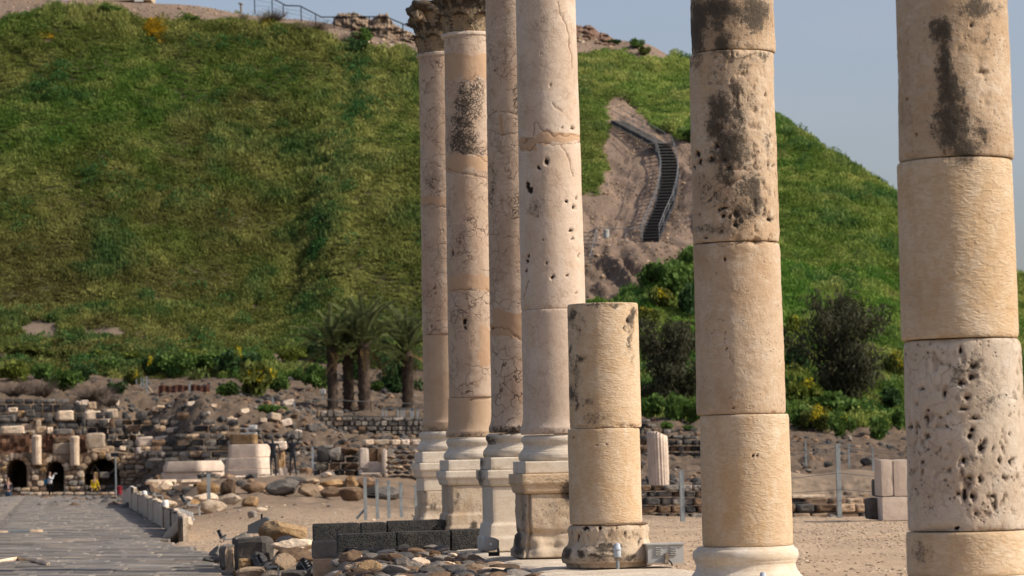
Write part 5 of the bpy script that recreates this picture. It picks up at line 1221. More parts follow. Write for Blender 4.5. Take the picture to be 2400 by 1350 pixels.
# --- terraces of basalt walls behind the arcade
pal_b = {'basalt': 7, 'basalt_grey': 4, 'brown_rock': 1, 'mixed_grey': 1}
w1 = wall('basalt_wall', 'long dark basalt block wall at the top left of the ruins', 'wall', 100, 1000, 206)
courses(w1, -60, 215, lambda x: np.interp(x, [-60, 150, 185, 215], [936, 938, 946, 964]), 1004, 16, 205.5, .9, pal_b, BLKS, (16, 34), .06, .15)
w2 = wall('broken_wall', 'tumbled stretch of basalt and pale stones above the arcade', 'wall', 270, 1050, 200)
courses(w2, 190, 345, lambda x: np.interp(x, [190, 250, 300, 345], [985, 962, 1005, 1010]), lambda x: np.interp(x, [190, 260, 345], [1018, 1070, 1078]), 15, 196, 1.0, {'basalt': 6, 'basalt_grey': 4, 'brown_rock': 2, 'tan_stone': 1.2}, BLKS, (14, 30), .2, .6)
w5 = wall('bank_wall', 'dark basalt courses showing in the eroded bank behind the stacked pale blocks', 'wall', 440, 1000, 190)
courses(w5, 285, 560, lambda x: np.interp(x, [285, 330, 420, 560], [972, 958, 962, 985]), lambda x: np.interp(x, [285, 560], [1012, 1012]), 15, 172.5, .9, {'basalt': 6, 'basalt_grey': 4, 'brown_rock': 3, 'tan_stone': .5}, BLKS, (16, 36), .12, .7, .18)
w6 = wall('bank_rubble_wall', 'dark ragged stonework in the bank below the palms, behind the iron figures', 'wall', 700, 1045, 174)
courses(w6, 560, 735, lambda x: np.interp(x, [560, 620, 735], [990, 1000, 1030]), lambda x: np.interp(x, [560, 735], [1060, 1075]), 14, 165, .9, {'basalt': 5, 'basalt_grey': 3, 'brown_rock': 5, 'tan_stone': .6}, ROCK, (14, 32), .2, .8, .12)
w3 = wall('lower_basalt_wall', 'stepped basalt courses behind the pale sarcophagus and pedestal', 'wall', 450, 1070, 176)
courses(w3, 330, 560, lambda x: np.interp(x, [330, 420, 560], [1045, 1012, 1015]), 1085, 14, 164, .9, {'basalt': 5, 'basalt_grey': 5, 'mixed_grey': 2, 'brown_rock': 2, 'tan_stone': .7}, BLKS, (18, 42), .08, .3)
w4 = wall('terrace_wall', 'rows of dark and tan blocks between the arcade and the long basalt wall', 'wall', 60, 1018, 196)
courses(w4, -40, 200, lambda x: np.interp(x, [-40, 100, 200], [968, 985, 990]), 1022, 13, 199, .8, {'basalt': 4, 'basalt_grey': 4, 'mixed_grey': 2, 'tan_stone': 1.5, 'brown_rock': 1}, BLKS, (16, 34), .12, .8, .15)
GB = 'pale blocks lying on the ruined walls'
for b, Y, m_, lb in (((0, 998, 58, 1018), 192, 'limestone', 'broad pale cornice block above the leftmost arch'), ((84, 984, 96, 1002), 193, 'limestone', 'small upright pale stone above the left half column'), ((83, 999, 109, 1018), 192.5, 'tan_stone', 'tan block below the small upright stone'), ((110, 1001, 124, 1018), 192.4, 'limestone', 'small square pale block right of the tan block'),
                    ((125, 1005, 170, 1019), 192.2, 'basalt_grey', 'long grey basalt block above the middle arch'), ((133, 962, 173, 987), 203, 'limestone', 'large rounded pale block lying before the long basalt wall'), ((198, 963, 236, 985), 202, 'limestone', 'pale round block atop the tumbled wall'), ((246, 958, 276, 982), 200, 'limestone', 'pale block at the right end of the tumbled wall top'),
                    ((205, 942, 226, 960), 204, 'tan_stone', 'tan stone perched highest on the tumbled wall'), ((18, 955, 42, 968), 203, 'limestone', 'small pale boulder on the far left terrace'), ((40, 962, 58, 980), 202.5, 'ochre_rock', 'orange brown block on the far left terrace'), ((58, 960, 82, 978), 202, 'basalt_grey', 'grey basalt block next to the orange brown block'), ((0, 972, 36, 990), 201, 'basalt_grey', 'flat grey basalt block at the left edge of the picture'), ((272, 983, 288, 1004), 198, 'basalt_grey', 'grey squared block at the end of the tumbled wall'),
                    ((320, 1023, 360, 1047), 183, 'pink_stone', 'upper left pale block of the pair stack behind the sarcophagus'), ((361, 1023, 387, 1046), 183, 'pink_stone', 'upper right rounded pale block of the stack behind the sarcophagus'), ((318, 1047, 356, 1066), 182.5, 'pink_stone', 'lower left pale block under the stack'), ((356, 1045, 422, 1077), 181.5, 'pink_stone', 'long pale block at the bottom right of the stack'), ((340, 1075, 368, 1100), 181.5, 'mixed_grey', 'grey block under the long pale block')):
    o = rect('stone_block', BLKR, *b, Y, .9, m_, None); tag(o, lb, 'stone block', GB)

# --- pale sarcophagus-like block row and monument pedestal
sa = wall('sarcophagus', 'long pale dressed stone tomb with a chamfered lid', 'tomb', 450, 1120, 130)
def bx(parent, x0, y0, x1, y1, Y, dep, m_, rz, nm='stone', lib=None, cham=0):
    w = (x1 - x0) * Y / F; h = (y1 - y0) * Y / F; c = P((x0 + x1) / 2, (y0 + y1) / 2, Y)
    return obj(nm, random.choice(lib or CUT), parent, local(parent, c + np.array((-math.sin(rz) * dep / 2 * 0, dep / 2, 0))), (0, 0, rz), (w, dep, h), M[m_])
def house_block(nm, parent, corner_px, y0, y1, Y, lw, rw, m_, inset=(0, 0), ang=R(-40)):
    """block standing corner-on: front corner at corner_px, lw px of left face, rw px of right face"""
    k = Y / F; c = P(corner_px, y1, Y); h = (y1 - y0) * k
    la, ra = math.pi + ang * .45, R(38)
    A = np.array((math.cos(R(168)), math.sin(R(168)))) * lw * k / abs(math.cos(R(168))); B = np.array((math.cos(R(52)), math.sin(R(52)))) * rw * k / math.cos(R(52))
    base = [np.zeros(2), B, A + B, A]; cen = (A + B) / 2; mb = MB(); n = 3
    V = []
    for (zz, s) in ((0, 1.0), (h * .06, 1.0), (h * .5, 1.0), (h * .94, 1 - inset[0]), (h, .985 - inset[0])):
        ring = []
        for i in range(4):
            p0, p1 = base[i], base[(i + 1) % 4]
            for q in range(8):
                p = p0 + (p1 - p0) * q / 8; p = cen + (p - cen) * s * (1 + .012 * (random.random() - .5)); ring.append((p[0] + c[0], p[1] + c[1], c[2] + zz))
        V.append(ring)
    V = np.array(V); m0 = V.mean((0, 1)); V = np.concatenate([V[:1] * (1, 1, 1), V, V[-1:]], 0); V[0, :, :2] = m0[:2] + (V[0, :, :2] - m0[:2]) * .3; V[-1, :, :2] = m0[:2] + (V[-1, :, :2] - m0[:2]) * .3
    V = V - (np.array(parent.location) if parent is not None else 0)
    return obj(nm, grid_mesh(nm, V, M[m_], wrap=True, smooth=False), parent)
house_block('lid', sa, 470, 1080, 1105, 130, 90, 50, 'pink_stone', (.10, 0))
house_block('stone', sa, 470, 1106, 1127, 130.1, 94, 54, 'pink_stone')
mb = MB()
pe = wall('monument_base', 'tall pale stepped pedestal with rust coloured stains and a broken top course', 'pedestal', 580, 1120, 124)
house_block('stone', pe, 612, 1099, 1120, 124, 88, 24, 'pink_stone'); house_block('stone', pe, 610, 1072, 1098, 124.1, 84, 25, 'pink_stone', (.05, 0))
house_block('stone', pe, 606, 1041, 1071, 124.3, 72, 27, 'pink_stone', (.02, 0)); house_block('stone', pe, 596, 1017, 1040, 124.8, 58, 8, 'ochre_rock', (.02, 0))
o = rect('stone', BLKR, 628, 1034, 672, 1056, 127, 1.2, 'pink_stone', pe); o = rect('stone', BLKR, 650, 1056, 668, 1112, 127.3, .8, 'ochre_rock', pe)
GP = 'pale fragments by the monument pedestal'
for b, lb in (((652, 1096, 674, 1118), 'round pale drum fragment at the foot of the standing figures'), ((618, 1110, 646, 1122), 'small pale fragment right of the tall pedestal'), ((645, 1108, 664, 1122), 'upright pale fragment between the two standing figures')):
    o = rect('fragment', BLKR, *b, 121, .5, 'pink_stone', None); tag(o, lb, 'stone', GP)
pv = wall('pavement_edge', 'pale paved ledge below the pedestal and the tomb', 'ledge', 560, 1128, 119)
courses(pv, 340, 745, lambda x: np.interp(x, [340, 745], [1124, 1112]), lambda x: np.interp(x, [340, 745], [1136, 1124]), 11, 119, 1.5, {'pink_stone': 3, 'limestone': 2, 'tan_stone': 1}, BLKS, (40, 90), .02, .1)

# --- row of basalt boulders
GR = 'boulders in the low row before the monuments'
for b, Y, m_, lb in (((458, 1128, 512, 1160), 108, 'ochre_rock', 'large orange brown boulder behind the lone steel post'), ((516, 1120, 552, 1160), 108, 'brown_rock', 'brown upright boulder right of the orange boulder'), ((550, 1123, 575, 1142), 109, 'basalt', 'small dark stone tucked on top of the boulder row'), ((562, 1128, 628, 1160), 107, 'brown_rock', 'wide dark brown boulder left of the long grey boulder'),
                    ((628, 1124, 703, 1162), 106, 'basalt_grey', 'longest grey sloping boulder of the row'), ((668, 1116, 716, 1134), 110, 'basalt_grey', 'flat grey boulder lying behind the long grey boulder'), ((702, 1134, 744, 1166), 106, 'tan_stone', 'tan cracked boulder right of the long grey boulder'), ((716, 1120, 750, 1136), 109, 'tan_stone', 'flat tan stone in the upper tier of the row'),
                    ((748, 1121, 806, 1143), 108, 'ochre_rock', 'long rusty boulder in the upper tier of the row'), ((750, 1106, 777, 1122), 109, 'limestone', 'pale tilted cube standing on the boulder row'), ((752, 1142, 800, 1168), 105, 'brown_rock', 'squared brown boulder in the lower tier'), ((798, 1140, 852, 1174), 104, 'brown_rock', 'large rounded brown boulder near the steel posts'),
                    ((738, 1136, 756, 1152), 106, 'tan_stone', 'small tan stone wedged in the boulder row'), ((808, 1112, 838, 1142), 108, 'ochre_rock', 'upright ochre boulder below the doorway'), ((836, 1118, 880, 1146), 107, 'brown_rock', 'brown boulder directly under the doorway sill'), ((848, 1136, 890, 1168), 105, 'basalt', 'dark boulder behind the first steel posts'), ((880, 1140, 940, 1172), 105, 'basalt_grey', 'grey boulder behind the middle steel posts')):
    rock_at('boulder', *b, Y, m_, ROCKL, lb, 'boulder', GR)
GL = 'pale boulders beside the kerb'
for b, Y, m_, lb in (((452, 1153, 506, 1178), 84, 'limestone', 'pale boulder in the middle of the group beside the kerb'), ((520, 1154, 568, 1184), 82, 'limestone', 'pale pointed boulder farthest to the right of the group'), ((458, 1168, 525, 1204), 76, 'limestone', 'largest pale boulder with a broken dark front'), ((442, 1170, 466, 1190), 78, 'ochre_rock', 'small ochre boulder left of the largest pale boulder'), ((420, 1162, 458, 1180), 84, 'limestone', 'flat pale boulder nearest the kerb lamps'),
                    ((566, 1162, 606, 1188), 80, 'ochre_rock', 'crumbling brown boulder at the end of the pale group'), ((582, 1194, 602, 1216), 66, 'mixed_grey', 'small grey standing stone alone on the gravel'), ((600, 1188, 625, 1200), 68, 'limestone', 'flat pale stone beside the small grey standing stone'), ((360, 1172, 412, 1196), 84, 'limestone', 'pale broken stone behind the kerb'), ((372, 1126, 408, 1150), 104, 'limestone', 'large pale block behind the kerb lamps'), ((410, 1128, 460, 1148), 106, 'limestone', 'long pale block lying left of the orange boulder'), ((352, 1128, 380, 1152), 106, 'tan_stone', 'tan block at the left end of the low ruins')):
    rock_at('boulder', *b, Y, m_, ROCKL, lb, 'boulder', GL)

# --- doorway ruin and rubble walls to its right
dr = wall('doorway_ruin', 'small ruined doorway of pale dressed jambs in dark rubble', 'doorway', 880, 1118, 116)
for nm, b, Y, m_ in (('jamb', (842, 1050, 864, 1100), 116, 'white_stone'), ('stone', (864, 1050, 884, 1082), 116.6, 'brown_rock'), ('jamb', (884, 1050, 904, 1082), 116.4, 'tan_stone'), ('sill', (846, 1082, 896, 1108), 116.2, 'white_stone'), ('jamb', (896, 1052, 906, 1124), 115.6, 'pink_stone'), ('stone', (904, 1053, 924, 1086), 116, 'mixed_grey'), ('stone', (840, 1100, 850, 1118), 116, 'white_stone'),
                  ('sill_slab', (842, 1108, 900, 1113), 115.6, 'white_stone')):
    rect(nm, BLK, *b, Y, .7, m_, dr)
courses(dr, 735, 842, lambda x: np.interp(x, [735, 742, 760, 830, 842], [1075, 1080, 1048, 1048, 1046]), 1118, 16, 117, .9, {'basalt': 7, 'brown_rock': 2, 'basalt_grey': 1}, BLKS, (22, 46), .1, .3)
courses(dr, 905, 1000, lambda x: np.interp(x, [905, 930, 1000], [1085, 1052, 1056]), lambda x: np.interp(x, [905, 940, 1000], [1170, 1205, 1215]), 13, 114, 1.0, {'brown_rock': 4, 'mixed_grey': 2, 'basalt_grey': 2, 'tan_stone': 2, 'basalt': 2}, ROCK, (14, 30), .3, .5)
GQ = 'round dark boulders on the doorway ruin'
for b, m_, lb in (((742, 1046, 775, 1084), 'basalt', 'dark boulder at the left end atop the doorway ruin'), ((772, 1050, 810, 1082), 'basalt_grey', 'round grey boulder atop the doorway ruin'), ((800, 1046, 842, 1062), 'brown_rock', 'flat brown stone touching the doorway jamb')):
    rock_at('boulder', *b, 116.5, m_, ROCKL, lb, 'boulder', GQ)
lw = wall('low_pale_wall', 'line of pale sunlit stones below the masonry retaining wall', 'wall', 920, 1045, 150)
courses(lw, 850, 992, 1030, 1044, 13, 150, 1.0, {'limestone': 4, 'pink_stone': 3, 'tan_stone': 1}, BLKR, (22, 40), .1, .3)

# --- masonry retaining wall under the palms
mw = wall('retaining_wall', 'grey polygonal masonry retaining wall in front of the palms', 'wall', 870, 1000, 196)
mpal = {'mixed_grey': 6, 'basalt_grey': 3, 'tan_stone': 1.2, 'limestone': .35, 'brown_rock': .6}
courses(mw, 742, 1010, lambda x: np.interp(x, [742, 1010], [968, 978]), lambda x: np.interp(x, [742, 870, 1010], [1006, 1008, 1026]), 11.5, 195.2, .8, mpal, BLKR, (10, 27), .25, .12, 0, .4)
mb = MB(); a, b_ = P(742, 970, 196.2), P(1010, 980, 196.2); h = 1.6
mb.add([a, b_, b_ - (0, 0, h), a - (0, 0, h), a + (0, 1.5, 0), b_ + (0, 1.5, 0)], [(0, 1, 2, 3), (0, 4, 5, 1)]); obj('core', mesh('core', np.array(mb.v) - np.array(mw.location), mb.f, M['basalt_grey']), mw)

# --- right-hand ruins behind the gravel
wr = wall('block_wall', 'low coursed block wall behind the gravel right of the short column', 'wall', 1570, 1200, 92)
courses(wr, 1480, 1660, lambda x: np.interp(x, [1480, 1500, 1570, 1580, 1660], [1128, 1136, 1134, 1140, 1138]), 1226, 19, 90, .8, {'brown_rock': 4, 'tan_stone': 2, 'mixed_grey': 3, 'basalt_grey': 2, 'basalt': 1}, BLKR, (20, 38), .05, .12)
wr2 = wall('upper_rubble_wall', 'dark rubble wall behind the fluted column stump', 'wall', 1580, 1060, 180)
courses(wr2, 1480, 1660, lambda x: np.interp(x, [1480, 1520, 1580, 1660], [992, 985, 1020, 1030]), 1082, 12, 172, .9, {'basalt_grey': 3, 'mixed_grey': 3, 'brown_rock': 2, 'basalt': 3}, BLKS, (12, 28), .2, .4)
wr3 = wall('low_block_wall', 'long low wall of basalt and tan blocks behind the tall fence post', 'wall', 1950, 1200, 86)
courses(wr3, 1840, 2062, 1166, 1188, 20, 88, .8, {'basalt': 4, 'brown_rock': 4, 'tan_stone': 2}, BLKR, (28, 60), .03, .12)
courses(wr3, 1830, 2062, 1188, 1222, 22, 86, .8, {'brown_rock': 4, 'tan_stone': 3, 'basalt': 1}, BLKR, (26, 60), .03, .12)
rect('coping', CUT, 1850, 1160, 1928, 1166, 88, .8, 'limestone', wr3)
GS = 'loose dark rocks among the right-hand ruins'
for b, Y, m_, lb in (((1512, 1114, 1545, 1138), 108, 'basalt', 'dark rock at the left foot of the fluted stump'), ((1556, 1126, 1582, 1140), 104, 'basalt', 'dark rock at the right foot of the fluted stump'), ((1622, 1128, 1650, 1142), 100, 'basalt', 'dark rock on the block wall beside the tall stained column'), ((1496, 1130, 1520, 1150), 96, 'basalt', 'dark stone next to the short column edge'),
                    ((2000, 1166, 2036, 1208), 80, 'mixed_grey', 'rounded grey boulder right of the tall fence post'), ((1884, 1098, 1904, 1108), 140, 'mixed_grey', 'pale flat rock on the dirt slope'), ((1930, 1080, 1952, 1096), 150, 'basalt', 'dark rock high on the dirt slope'), ((2018, 1072, 2048, 1092), 150, 'basalt', 'dark rocks outcrop below the small far posts'), ((1932, 1206, 1966, 1220), 58, 'basalt_grey', 'flat grey stone at the foot of the tall fence post')):
    rock_at('rock', *b, Y, m_, ROCKL, lb, 'rock', GS)
# earth ledge
eb = MB()
V = []
for i in range(80):
    row = []; px_ = 1830 + i * 3.6
    for j in range(14):
        t_ = j / 13; yy = 1118 + t_ * 46 + 6 * math.sin(px_ * .03); row.append(P(px_, yy, 104 - 4.0 * t_ ** .6 - .9 * float(fbm(np.array((px_ * .05, yy * .1, 0.)), 4, 3))))
    row = [row[0] + (0, 5, .15)] + row
    V.append(row)
me = grid_mesh('earth_ledge', np.array(V), M['soil'], smooth=False); va = np.array(V).reshape(-1, 3); cattr(me, 'soil', mixc(fbm(va * 2, 3, 9)[:, None], (.13, .095, .065), (.34, .25, .17))); tag(obj('earth_ledge', me), kind='structure')
# fluted stump
fs = thing('fluted_column_stump', 'leaning fluted pale column stump standing on the block wall', 'column stump', P(1545, 1136, 104))
prof = []; n = 20; V = []
k = 104 / F
for zz, rr in ((0, 24), (.2, 24), (1.0, 24.5), (1.6, 24.5), (1.86, 24), (1.88, 10)):
    ring = []
    for i in range(n * 6):
        a = 2 * math.pi * i / (n * 6); fl_ = abs(math.sin(a * n / 2)); r2 = rr * k * (1 - .10 * (fl_ ** .6)); zt = zz - (.16 * max(0, math.cos(a)) if zz > 1.5 else 0)
        ring.append((r2 * math.cos(a), r2 * math.sin(a), zt - .02))
    V.append(ring)
obj('shaft', grid_mesh('shaft', np.array(V), M['pink_stone'], wrap=True, smooth=False), fs, (0, 0, 0), (0, R(-1), 0))
# white restored block by the fence
wb = thing('restored_block_pier', 'pale square pier of smooth restored blocks at the right edge of the gravel', 'pier', P(2095, 1215, 52))
for b in ((2064, 1077, 2092, 1163), (2092.6, 1077, 2150, 1163), (2066, 1163.6, 2150, 1220)): bx(wb, *b, 52, .8, 'white_stone', .04)
dk = rect('upright_stone', BLKR, 2046, 1122, 2066, 1165, 53, .35, 'basalt', None); tag(dk, 'dark upright stone leaning on the pale restored pier', 'stone', 'dark stones by the pale pier')
dk = rect('upright_stone', BLKR, 2030, 1166, 2066, 1218, 52.5, .4, 'basalt_grey', None); tag(dk, 'streaked dark stone lower down beside the pale pier', 'stone', 'dark stones by the pale pier')

# --- eroded bank with loose rocks (left and middle)
CW_ = {'basalt': 'black', 'basalt_grey': 'dark grey', 'mixed_grey': 'grey', 'tan_stone': 'tan', 'brown_rock': 'brown', 'limestone': 'pale'}
GE = 'stones scattered over the eroded bank'
r_ = random.Random(21)
for k in range(115):
    px_ = r_.uniform(290, 960); py_ = r_.uniform(950, 1075)
    if px_ > 735 and py_ < 1022: continue
    if 340 < px_ < 660 and py_ > 1030: continue
    g = G(px_, py_, 118); w = r_.uniform(6, 17) * g[1] / F
    o = obj('bank_stone', r_.choice(ROCK), None, g + (0, -.1, w * .1), (r_.uniform(-.4, .4), r_.uniform(-.4, .4), r_.uniform(0, 6)), (w * 1.2, w, w * .8), (mm := pick({'basalt': 4, 'basalt_grey': 4, 'mixed_grey': 2, 'tan_stone': 2, 'brown_rock': 2}, r_))); tag(o, CW_[mm.name] + ' stone scattered on the eroded earth bank below the palms and fence', 'stone', GE)
GF = 'stones scattered over the dirt at the right'
for k in range(70):
    px_ = r_.choice((r_.uniform(1495, 1640), r_.uniform(1845, 2115))); py_ = r_.uniform(1000, 1120)
    g = G(px_, py_, 92); w = r_.uniform(4, 14) * g[1] / F
    o = obj('slope_stone', r_.choice(ROCK), None, g + (0, 0, w * .1), (r_.uniform(-.4, .4), r_.uniform(-.4, .4), r_.uniform(0, 6)), (w * 1.3, w, w * .7), (mm := pick({'basalt': 3, 'basalt_grey': 4, 'mixed_grey': 3, 'tan_stone': 2, 'brown_rock': 2}, r_))); tag(o, CW_[mm.name] + ' stone scattered on the bare dirt slope behind the right-hand ruins', 'stone', GF)
GH = 'small stones scattered on the gravel plot'
for k in range(60):
    px_ = r_.uniform(400, 990); py_ = r_.uniform(1180, 1285)
    g = G(px_, py_, 42)
    if g[0] < street_right(g[1]) + .4: continue
    w = r_.uniform(3, 9) * g[1] / F
    o = obj('gravel_stone', r_.choice(ROCKS), None, g + (0, 0, w * .1), (r_.uniform(-.4, .4), r_.uniform(-.4, .4), r_.uniform(0, 6)), (w * 1.3, w, w * .7), (mm := pick({'limestone': 3, 'basalt_grey': 2, 'mixed_grey': 3, 'tan_stone': 3}, r_))); tag(o, 'small ' + CW_[mm.name] + ' stone lying on the gravel plot between the street and the pedestals', 'stone', GH)

# pale squared blocks fallen over the terraces
GFB = 'squared blocks fallen over the terraces'
r_ = random.Random(77); nb = 0
while nb < 46:
    px_, py_ = r_.uniform(170, 730), r_.uniform(945, 1075)
    if 420 < px_ < 640 and py_ > 1010: continue
    g = G(px_, py_, 125); w = r_.uniform(13, 30) * g[1] / F; mm = r_.choice(('limestone', 'limestone', 'tan_stone', 'pink_stone', 'basalt_grey', 'basalt'))
    o = obj('fallen_block', r_.choice(BLKR), None, g + (0, -.2, w * .16), (r_.uniform(-.25, .25), r_.uniform(-.25, .25), ROW + r_.uniform(-.6, .6)), (w, w * r_.uniform(.5, .9), w * r_.uniform(.45, .7)), M[mm])
    tag(o, {'limestone': 'pale', 'tan_stone': 'tan', 'pink_stone': 'pinkish', 'basalt_grey': 'grey', 'basalt': 'black'}[mm] + ' squared block fallen on the terraces between the dark walls and the palms', 'stone block', GFB); nb += 1

# gravel
t = NT('pebbles'); oi = t.node('ShaderNodeObjectInfo').outputs['Random']
M['pebble'] = t.done(t.mix(oi, (.28, .20, .135), (.47, .37, .27)), .9)
pcol = bpy.data.collections.new('pebbles')
for i in range(3):
    v, f = ICO[1]; q = np.random.default_rng(i).uniform(.7, 1.15, (len(v), 1)); pcol.objects.link(bpy.data.objects.new('pebble', mesh('pebble', v * q * (.5, .4, .28), f, M['pebble'])))
i0, i1 = 0, int(np.searchsorted(TY, 100))
gv = grid_mesh('gravel', PT[i0:i1], M['pebble'])
gd = (GX[i0:i1] - street_right(GYY[i0:i1]) > .5) * (.3 + sstep(.4, .65, fbm(PT[i0:i1] * .7, 3, 61))) * sstep(100, 75, GYY[i0:i1]) * sstep(26, 30, GYY[i0:i1])
gd = gd * (vpx[i0:i1] > 300) * (vpx[i0:i1] < 2460)
fattr(gv, 'dens', gd); go2 = obj('gravel', gv); tag(go2, kind='stuff')
n2g = ng.copy(); n2g.name = 'scatter_gravel'
for x in n2g.nodes:
    if x.bl_idname == 'GeometryNodeCollectionInfo': x.inputs['Collection'].default_value = pcol
    if x.bl_idname == 'ShaderNodeMath' and abs(x.inputs[1].default_value - 12.0) < .01: x.inputs[1].default_value = 26.0
    if x.bl_idname == 'FunctionNodeRandomValue' and x.data_type == 'FLOAT': x.inputs[2].default_value = .02; x.inputs[3].default_value = .075
    if x.bl_idname == 'GeometryNodeInstanceOnPoints':
        for l in list(x.inputs['Scale'].links): n2g.links.remove(l)
        rr_ = [q for q in n2g.nodes if q.bl_idname == 'FunctionNodeRandomValue' and q.data_type == 'FLOAT'][0]; n2g.links.new(rr_.outputs[1], x.inputs['Scale'])
go2.modifiers.new('scatter', 'NODES').node_group = n2g

# rubble over the ruin field
rcol = bpy.data.collections.new('rubble_pieces')
for i in range(6): rcol.objects.link(bpy.data.objects.new('rubble_piece', rock_mesh(200 + i, 1, 6, .04, bulge=.5)))
for i, o_ in enumerate(rcol.objects): o_.data.materials.append(M[('basalt', 'basalt', 'brown_rock', 'basalt', 'brown_rock', 'basalt_grey')[i]])
i0, i1 = int(np.searchsorted(TY, 104)), int(np.searchsorted(TY, 240))
rv_ = grid_mesh('rubble', PT[i0:i1], M['basalt_grey'])
dn = (1 - veg[i0:i1]) * (.15 + 1.0 * sstep(.45, .62, fbm(PT[i0:i1] * .25, 3, 91))) * sstep(108, 150, GYY[i0:i1])
dn = dn * np.where((vpx[i0:i1] < 1000), 1.0, .55) * np.where((vpy[i0:i1] < 950), .35, 1.0) * (vpx[i0:i1] > -60) * (vpx[i0:i1] < 2460)
fattr(rv_, 'dens', dn); go3 = obj('rubble', rv_); tag(go3, kind='stuff')
n3g = n2g.copy(); n3g.name = 'scatter_rubble'
for x in n3g.nodes:
    if x.bl_idname == 'GeometryNodeCollectionInfo': x.inputs['Collection'].default_value = rcol
    if x.bl_idname == 'ShaderNodeMath' and abs(x.inputs[1].default_value - 26.0) < .1: x.inputs[1].default_value = 1.9
    if x.bl_idname == 'FunctionNodeRandomValue' and x.data_type == 'FLOAT': x.inputs[2].default_value = .10; x.inputs[3].default_value = .62
go3.modifiers.new('scatter', 'NODES').node_group = n3g
# ================================================================== vegetation
def shape_leaves(seed, n, lobes, size, up=.35, flat=.0):
    """leaf clumps spread through several overlapping lobes; unit radius, base at z=0, height about 1"""
    r = np.random.default_rng(seed); L_ = []
    for i in range(lobes):
        a = r.uniform(0, 6.28); d = r.uniform(.05, .62); L_.append((d * math.cos(a), d * math.sin(a), r.uniform(.18, .70), r.uniform(.16, .38)))
    L_.append((0, 0, .42, .36)); v = []; f = []
    for i in range(n):
        cx, cy, cz, R_ = L_[r.integers(len(L_))]; q = r.normal(size=3); q /= np.linalg.norm(q); rad = R_ * r.uniform(.45, 1.08) ** .6
        p = np.array((cx, cy, cz)) + q * rad * (1, 1, 1); p[2] = max(p[2], .01)
        t1 = r.normal(size=3) + q * .3 + (0, 0, up); t1 /= np.linalg.norm(t1); t2 = np.cross(t1, r.normal(size=3)); t2 /= np.linalg.norm(t2) + 1e-6
        s = size * r.uniform(.6, 1.4); b = len(v)
        v += [p - t2 * s * .35, p + t1 * s * .5 - t2 * s * .5, p + t1 * s, p + t1 * s * .5 + t2 * s * .5]; f.append((b, b + 1, b + 2, b + 3))
    return v, f
BUSH = [mesh('foliage', *shape_leaves(i, 1300, 9, .13), None) for i in range(5)]
BUSHF = [mesh('foliage', *shape_leaves(20 + i, 1100, 10, .17, 1.2), None) for i in range(3)]
BLOOM = []
for i in range(3):
    v, f = shape_leaves(40 + i, 420, 6, .075, .6); v = np.array(v); c = v.reshape(-1, 4, 3).mean(1); keep = (c[:, 2] > .42); v = v.reshape(-1, 4, 3)[keep].reshape(-1, 3); BLOOM.append(mesh('blossom', v, [tuple(range(4 * k, 4 * k + 4)) for k in range(len(v) // 4)]))
def twigs(seed, n=170, droop=0.0):
    r = random.Random(seed); mb = MB()
    for i in range(n):
        a = r.uniform(0, 6.28); s = r.uniform(.2, 1.0); h = r.uniform(.4, 1.0); pts = []
        for k in range(4):
            t = k / 3; pts.append((math.cos(a) * s * t + r.uniform(-.05, .05) * t, math.sin(a) * s * t + r.uniform(-.05, .05) * t, h * t * (1 - droop * t * .5) + .01))
        mb.tube(pts, [.012, .009, .006, .003], 3, False)
    return mesh('twigs', mb.v, mb.f)
TWIG = [twigs(i) for i in range(3)]
STEM = MB(); STEM.tube([(0, 0, -.1), (.02, 0, .25), (.0, .03, .5)], [.06, .045, .02], 5); STEM.tube([(0, 0, .1), (.18, .05, .4)], [.035, .015], 5); STEM.tube([(0, 0, .1), (-.16, -.05, .42)], [.035, .015], 5); STEM = mesh('stem', STEM.v, STEM.f)
M['leaf_mid'] = leaf_mat('mid_green_leaves', col=(.085, .148, .032)); M['leaf_dark'] = leaf_mat('dark_green_leaves', col=(.042, .085, .026)); M['leaf_lime'] = leaf_mat('lime_leaves', col=(.13, .16, .026))
M['leaf_deep'] = leaf_mat('deep_grey_green_leaves', col=(.060, .060, .032), var=.6); M['leaf_yellow'] = leaf_mat('yellow_green_leaves', col=(.105, .125, .028)); M['bloom'] = leaf_mat('yellow_flowers', col=(.50, .40, .02), var=.25)
M['twig'] = plain('dry_twigs', (.17, .13, .105), .9, 0, .2); M['bark'] = plain('bark', (.09, .065, .045), .9, 0, .3)
M['palm_leaf'] = leaf_mat('palm_leaves', col=(.115, .135, .050), var=.35); M['palm_dry'] = leaf_mat('dry_palm_leaves', col=(.30, .22, .11), var=.3)
GBU = 'bushes along the foot of the hill'
